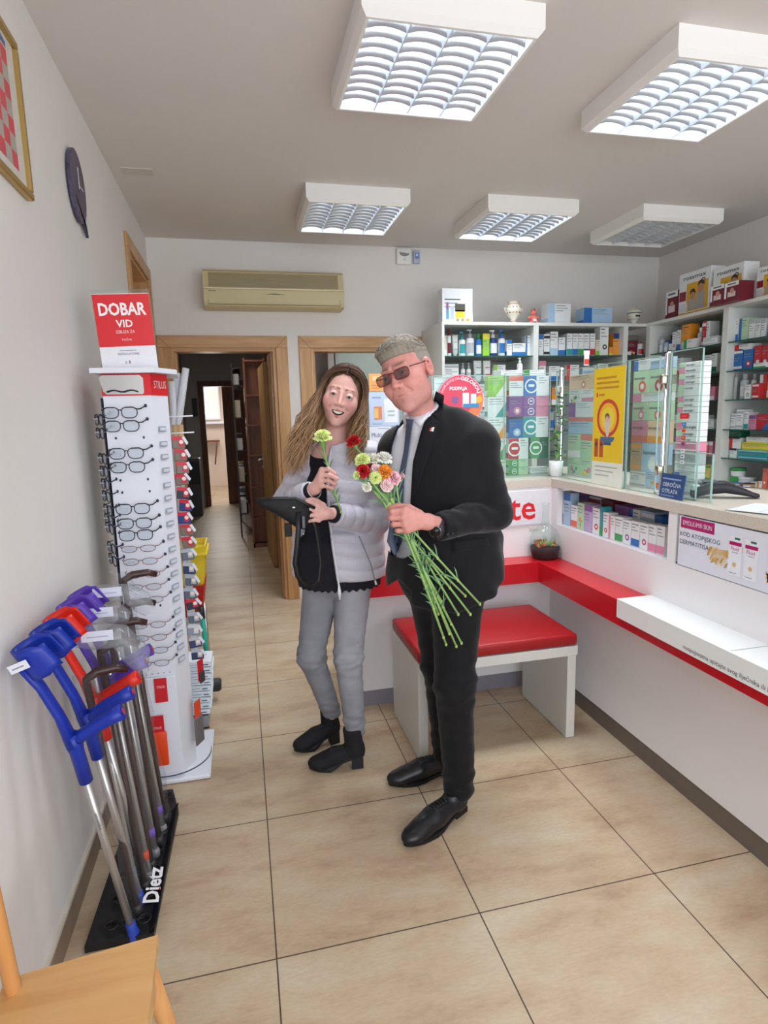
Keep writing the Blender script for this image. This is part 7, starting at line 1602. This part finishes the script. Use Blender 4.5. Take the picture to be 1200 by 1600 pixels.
# jacket details
ZIP = mat('white_zip', '#d8d8de', .4)
drape(coat_fn, [(524, 668), (516, 700), (510, 740), (512, 800), (520, 862), (528, 915)], [(527, 668), (519, 700), (513, 740), (515, 800), (523, 862), (531, 915)], .004, ZIP, 'zip_tape', wom, 2, off=-.001)
drape(coat_fn, [(560, 838), (578, 880), (585, 908)], [(562, 838), (580, 880), (587, 907)], .003, mat('pocket_zip', '#8c8a96', .5), 'pocket_zip', wom, 2)
mb = MB(); a = at(529.5, 913, .80); b = at(531, 937, .80); mb.tube([Vector((a.x-WP.x, a.y-WP.y, a.z)), Vector(((a.x+b.x)/2-WP.x, a.y-WP.y-.004, (a.z+b.z)/2)), Vector((b.x-WP.x, b.y-WP.y, b.z))], [(.004, .002), (.007, .003), (.003, .002)], P('#e8e8ee'), 8); mb.build('zip_pull', wom)
mb = MB(); a = at(585.5, 905, .835); b = at(588, 914, .835); mb.tube([Vector((a.x-WP.x, a.y-WP.y, a.z)), Vector((b.x-WP.x, b.y-WP.y, b.z))], [(.003, .002), (.005, .002)], P('#e8e8ee'), 8); mb.build('zip_pull', wom)
mb = MB(); c0 = np.array(WRw)-np.array(WP); ax = np.array(WRw)-np.array(WRe); ax /= np.linalg.norm(ax); e1 = np.cross(ax, [0, 0, 1.]); e1 /= np.linalg.norm(e1); e2 = np.cross(ax, e1); c0 = c0+ax*.03
mb.tube([Vector(c0+e1*.030*math.cos(t)+e2*.030*math.sin(t)) for t in [2*PI*k/24 for k in range(24)]], .0022, MET, 6, closed=True); mb.build('bracelet', wom)
# bag in her hand
LB = mat('black_bag_leather', '#121214', .68, noise=.1, nscale=40)
r = empty('folded_bag', tuple(pxp(450, 790, .69)), 0, 'black folded bag with hanging strap in the woman\'s left hand', 'bag'); BL = np.array(r.location)
rows_ = [(401, 780, 786, .006), (412, 777, 794, .014), (430, 776, 804, .020), (450, 776, 816, .022), (464, 778, 826, .022), (476, 786, 828, .016), (487, 793, 800, .006)]
mb = MB(); V = []; n = 12
for px, pt, pb, th_ in rows_:
    a = pxp(px, pt, .69); b = pxp(px, pb, .69); c = (a+b)/2; hz = (a[2]-b[2])/2
    for k in range(n): t = 2*PI*k/n; V.append(tuple(c+np.array([0, th_*math.cos(t), hz*math.sin(t)])-BL))
mb.add(V, [(i*n+k, i*n+(k+1) % n, (i+1)*n+(k+1) % n, (i+1)*n+k) for i in range(len(rows_)-1) for k in range(n)]+[list(range(n))[::-1], [(len(rows_)-1)*n+k for k in range(n)]], LB, True); mb.build('body', r)
mb = MB(); mb.tube([Vector(pxp(*q)-BL) for q in ((404, 780, .672), (430, 779, .664), (462, 779, .664), (480, 788, .668), (492, 794, .676))], [(.006, .004)]*5, P('#1d1d20'), 6); mb.build('top_flap', r)
mb = MB(); st = [(466, 800, .668), (466, 830, .664), (464, 855, .664), (461, 880, .666), (465, 900, .672), (476, 913, .69), (490, 917, .71), (500, 908, .72), (503, 880, .72), (499, 850, .715), (494, 822, .705), (490, 812, .70)]
mb.tube([Vector(pxp(*q)-BL) for q in st], [(.0015, .011)]*len(st), P('#17171a'), 6, flat=(0, 1, 0)); mb.build('strap', r)
mb = MB(); a = pxp(474, 815, .665)-BL; mb.box(a[0]-.005, a[0]+.006, a[1]-.004, a[1]+.004, a[2]-.025, a[2]+.02, P('#5a5c66'), .002); a = pxp(474, 834, .662)-BL; mb.ball(tuple(a), .004, MET); a = pxp(459, 793, .663)-BL; mb.ball(tuple(a), (.007, .002, .004), MET); mb.build('buckle', r)
a = pxp(451, 830, .685)-BL; MB().box(a[0]-.014, a[0]+.012, a[1]-.006, a[1]+.006, a[2]-.02, a[2]+.03, LB, .003).build('side_tab', r)
# ================================================================== CARNATIONS
LEAF = P('#6f9a70'); STEM = mat('carnation_stem', '#93b870', .5, noise=.12, nscale=40); NODE = P('#a9c46a'); CALX = mat('carnation_calyx', '#86b25c', .5)
PETC = {'yellow green': ('#eef4b0', '#dcec94'), 'cream': ('#f6f2dc', '#faf8ee'), 'white': ('#fbfaf6', '#f2f0e6'), 'red': ('#c8161c', '#a50e16'), 'dark red': ('#9c1a22', '#7c1018'), 'pale pink': ('#f8ccd2', '#fce6e6'), 'orange and yellow': ('#e87a2c', '#f0b04a'), 'pink': ('#f8b8c6', '#fcd6dc')}
def carnation(headp, grip, tail, colr, size, label, seed, tilt=None, bud=False, grp='carnations in the man\'s bouquet'):
    rd = random.Random(seed); H = np.array(headp); Gp = np.array(grip); Tl = np.array(tail); r = empty('carnation', tuple(Gp), 0, label, 'carnation', grp)
    d = H-Gp; d /= np.linalg.norm(d); ax = d if tilt is None else np.array(tilt, float)/np.linalg.norm(tilt); base = H-ax*.030*size
    pts = []
    for j in range(9): t = j/8; q = (Tl*(1-t)**2+2*(Gp+(Gp-(Tl+base)/2)*1.0)*t*(1-t)*1.0+base*t*t); pts.append(q-Gp)
    pts[-1] = base-Gp; MB().tube([Vector(p) for p in pts], .0036, STEM, 7).build('stem', r)
    mb = MB()
    for j in (0, 1, 2, 4, 5): p = Vector(pts[j]); mb.ball(p, (.0048, .0048, .0065), NODE, 7, 5)
    mb.build('stem_nodes', r)
    mb = MB()
    for j in (1, 2, 3, 5, 6, 7):
        for s_ in (-1, 1):
            p = Vector(pts[j]); l = rd.uniform(.04, .09); dr = (Vector(pts[j+1])-p).normalized()+Vector((s_*rd.uniform(.2, .7), rd.uniform(-.5, .2), rd.uniform(-.3, .2))); dr.normalize(); e = p+dr*l+Vector((0, 0, -.008)); mb.tube([p, p+dr*l*.5+Vector((0, 0, .004)), e], [(.0022, .0008), (.0028, .0008), (.0004, .0004)], LEAF, 5)
    mb.build('leaves', r)
    X = np.cross(ax, [0.3, .9, .1]); X /= np.linalg.norm(X); Y = np.cross(ax, X); c = H-Gp
    L = lambda x, y, z: Vector(c+X*x+Y*y+ax*z)
    mb = MB(); prof = [(.004, -.034), (.0065, -.028), (.0085, -.012), (.009, -.002)]; V = []
    for rr, z in prof:
        for k in range(10): t = 2*PI*k/10; V.append(L(rr*size*math.cos(t), rr*size*math.sin(t), z*size))
    mb.add(V, [(i*10+k, i*10+(k+1) % 10, (i+1)*10+(k+1) % 10, (i+1)*10+k) for i in range(3) for k in range(10)], CALX, True); mb.build('calyx', r)
    mb = MB(); c1, c2 = PETC[colr]; m1 = mat('petal_'+colr.replace(' ', '_'), c1, .6, noise=.08, nscale=80); m2 = mat('petal_inner_'+colr.replace(' ', '_'), c2, .6, noise=.08, nscale=80)
    for ring, (n, ro, up, w) in enumerate(((8, .024, .004, .017), (8, .020, .012, .015), (7, .014, .018, .012), (5, .008, .021, .010))):
        if bud and ring == 0: continue
        for k in range(n):
            t = 2*PI*(k+.5*ring)/n+rd.uniform(-.15, .15); V = []; cx, sx_ = math.cos(t), math.sin(t); M_ = 6
            for i, f in enumerate((0, .55, .85, 1.0)):
                rr = .003+ro*f*(.7 if bud else 1); z = -.004+up*math.sin(f*1.7)+(-.004*f*f if ring == 0 else .002*f)
                for j in range(M_+1):
                    g = (j/M_-.5)*2; ww = w*(.3+.7*f)*g; ru = .0022*f*((-1)**j)+rd.uniform(-.0012, .0012)*f; V.append(L((cx*(rr-.003*g*g*f)-sx_*ww)*size, (sx_*(rr-.003*g*g*f)+cx*ww)*size, (z+ru)*size))
            mb.add(V, [(i*(M_+1)+j, i*(M_+1)+j+1, (i+1)*(M_+1)+j+1, (i+1)*(M_+1)+j) for i in range(3) for j in range(M_)], m1 if (ring+k) % 2 == 0 else m2, False)
    mb.build('bloom', r); return r
FL = [(552, 690, .40, 'red', 1.0, 'red carnation standing alone above the bouquet', (697, 1007, .36), (-.4, -.3, .85)),
 (566, 719, .36, 'yellow green', 1.05, 'yellow green carnation at the upper left of the bouquet', (713, 1010, .355), (-.4, -.4, .8)),
 (583, 718, .375, 'cream', 1.0, 'cream carnation at the top middle of the bouquet', (721, 1005, .37), (-.1, -.3, .9)),
 (600, 717, .37, 'white', 1.15, 'large white carnation at the top right of the bouquet', (716, 960, .365), (.2, -.3, .9)),
 (567, 736, .335, 'red', .95, 'bright red carnation at the left middle of the bouquet', (750, 944, .35), (-.5, -.7, .4)),
 (580, 731, .36, 'dark red', .8, 'small dark red carnation deep in the bouquet', (727, 931, .36), (-.1, -.6, .7)),
 (588, 733, .345, 'pale pink', .8, 'pale pink carnation in the centre of the bouquet', (685, 959, .35), (0, -.7, .6)),
 (601, 738, .335, 'orange and yellow', 1.1, 'orange and yellow carnation in the centre right of the bouquet', (693, 996, .345), (.1, -.8, .55)),
 (616, 747, .33, 'pink', 1.0, 'pink carnation at the right edge of the bouquet', (705, 975, .35), (.5, -.6, .5)),
 (627, 744, .345, 'pink', .6, 'small pink carnation bud furthest right in the bouquet', (671, 927, .35), (.8, -.2, .4)),
 (605, 758, .325, 'pale pink', .9, 'lowest pale pink carnation just above the man\'s hand', (690, 940, .345), (.2, -.9, .3)),
 (559, 743, .335, 'yellow green', .8, 'yellow green carnation bud at the far left of the bouquet', (735, 960, .35), (-.7, -.6, .2)),
 (587, 746, .325, 'yellow green', .85, 'yellow green carnation in front of the bouquet centre', (702, 990, .34), (0, -.95, .2)),
 (573, 761, .34, 'cream', .7, 'cream carnation drooping at the lower left of the bouquet', (680, 940, .345), (-.6, -.6, -.3))]
for i, (px, py, y, c, sz, lb, tl, tilt) in enumerate(FL):
    g = pxp(621+(i % 5)*2.2-4+4, 808+(i % 3)*4, .336+.006*(i % 4)); carnation(pxp(px, py, y), g, pxp(*tl), c, sz*.88, lb, 100+i, tilt, 'bud' in lb)
carnation(pxp(504, 683, .70), pxp(517, 748, .706), pxp(533, 800, .70), 'yellow green', 1.25, 'single yellow green carnation in the woman\'s right hand', 77, (-.05, -.25, .95), grp='carnation held by the woman')
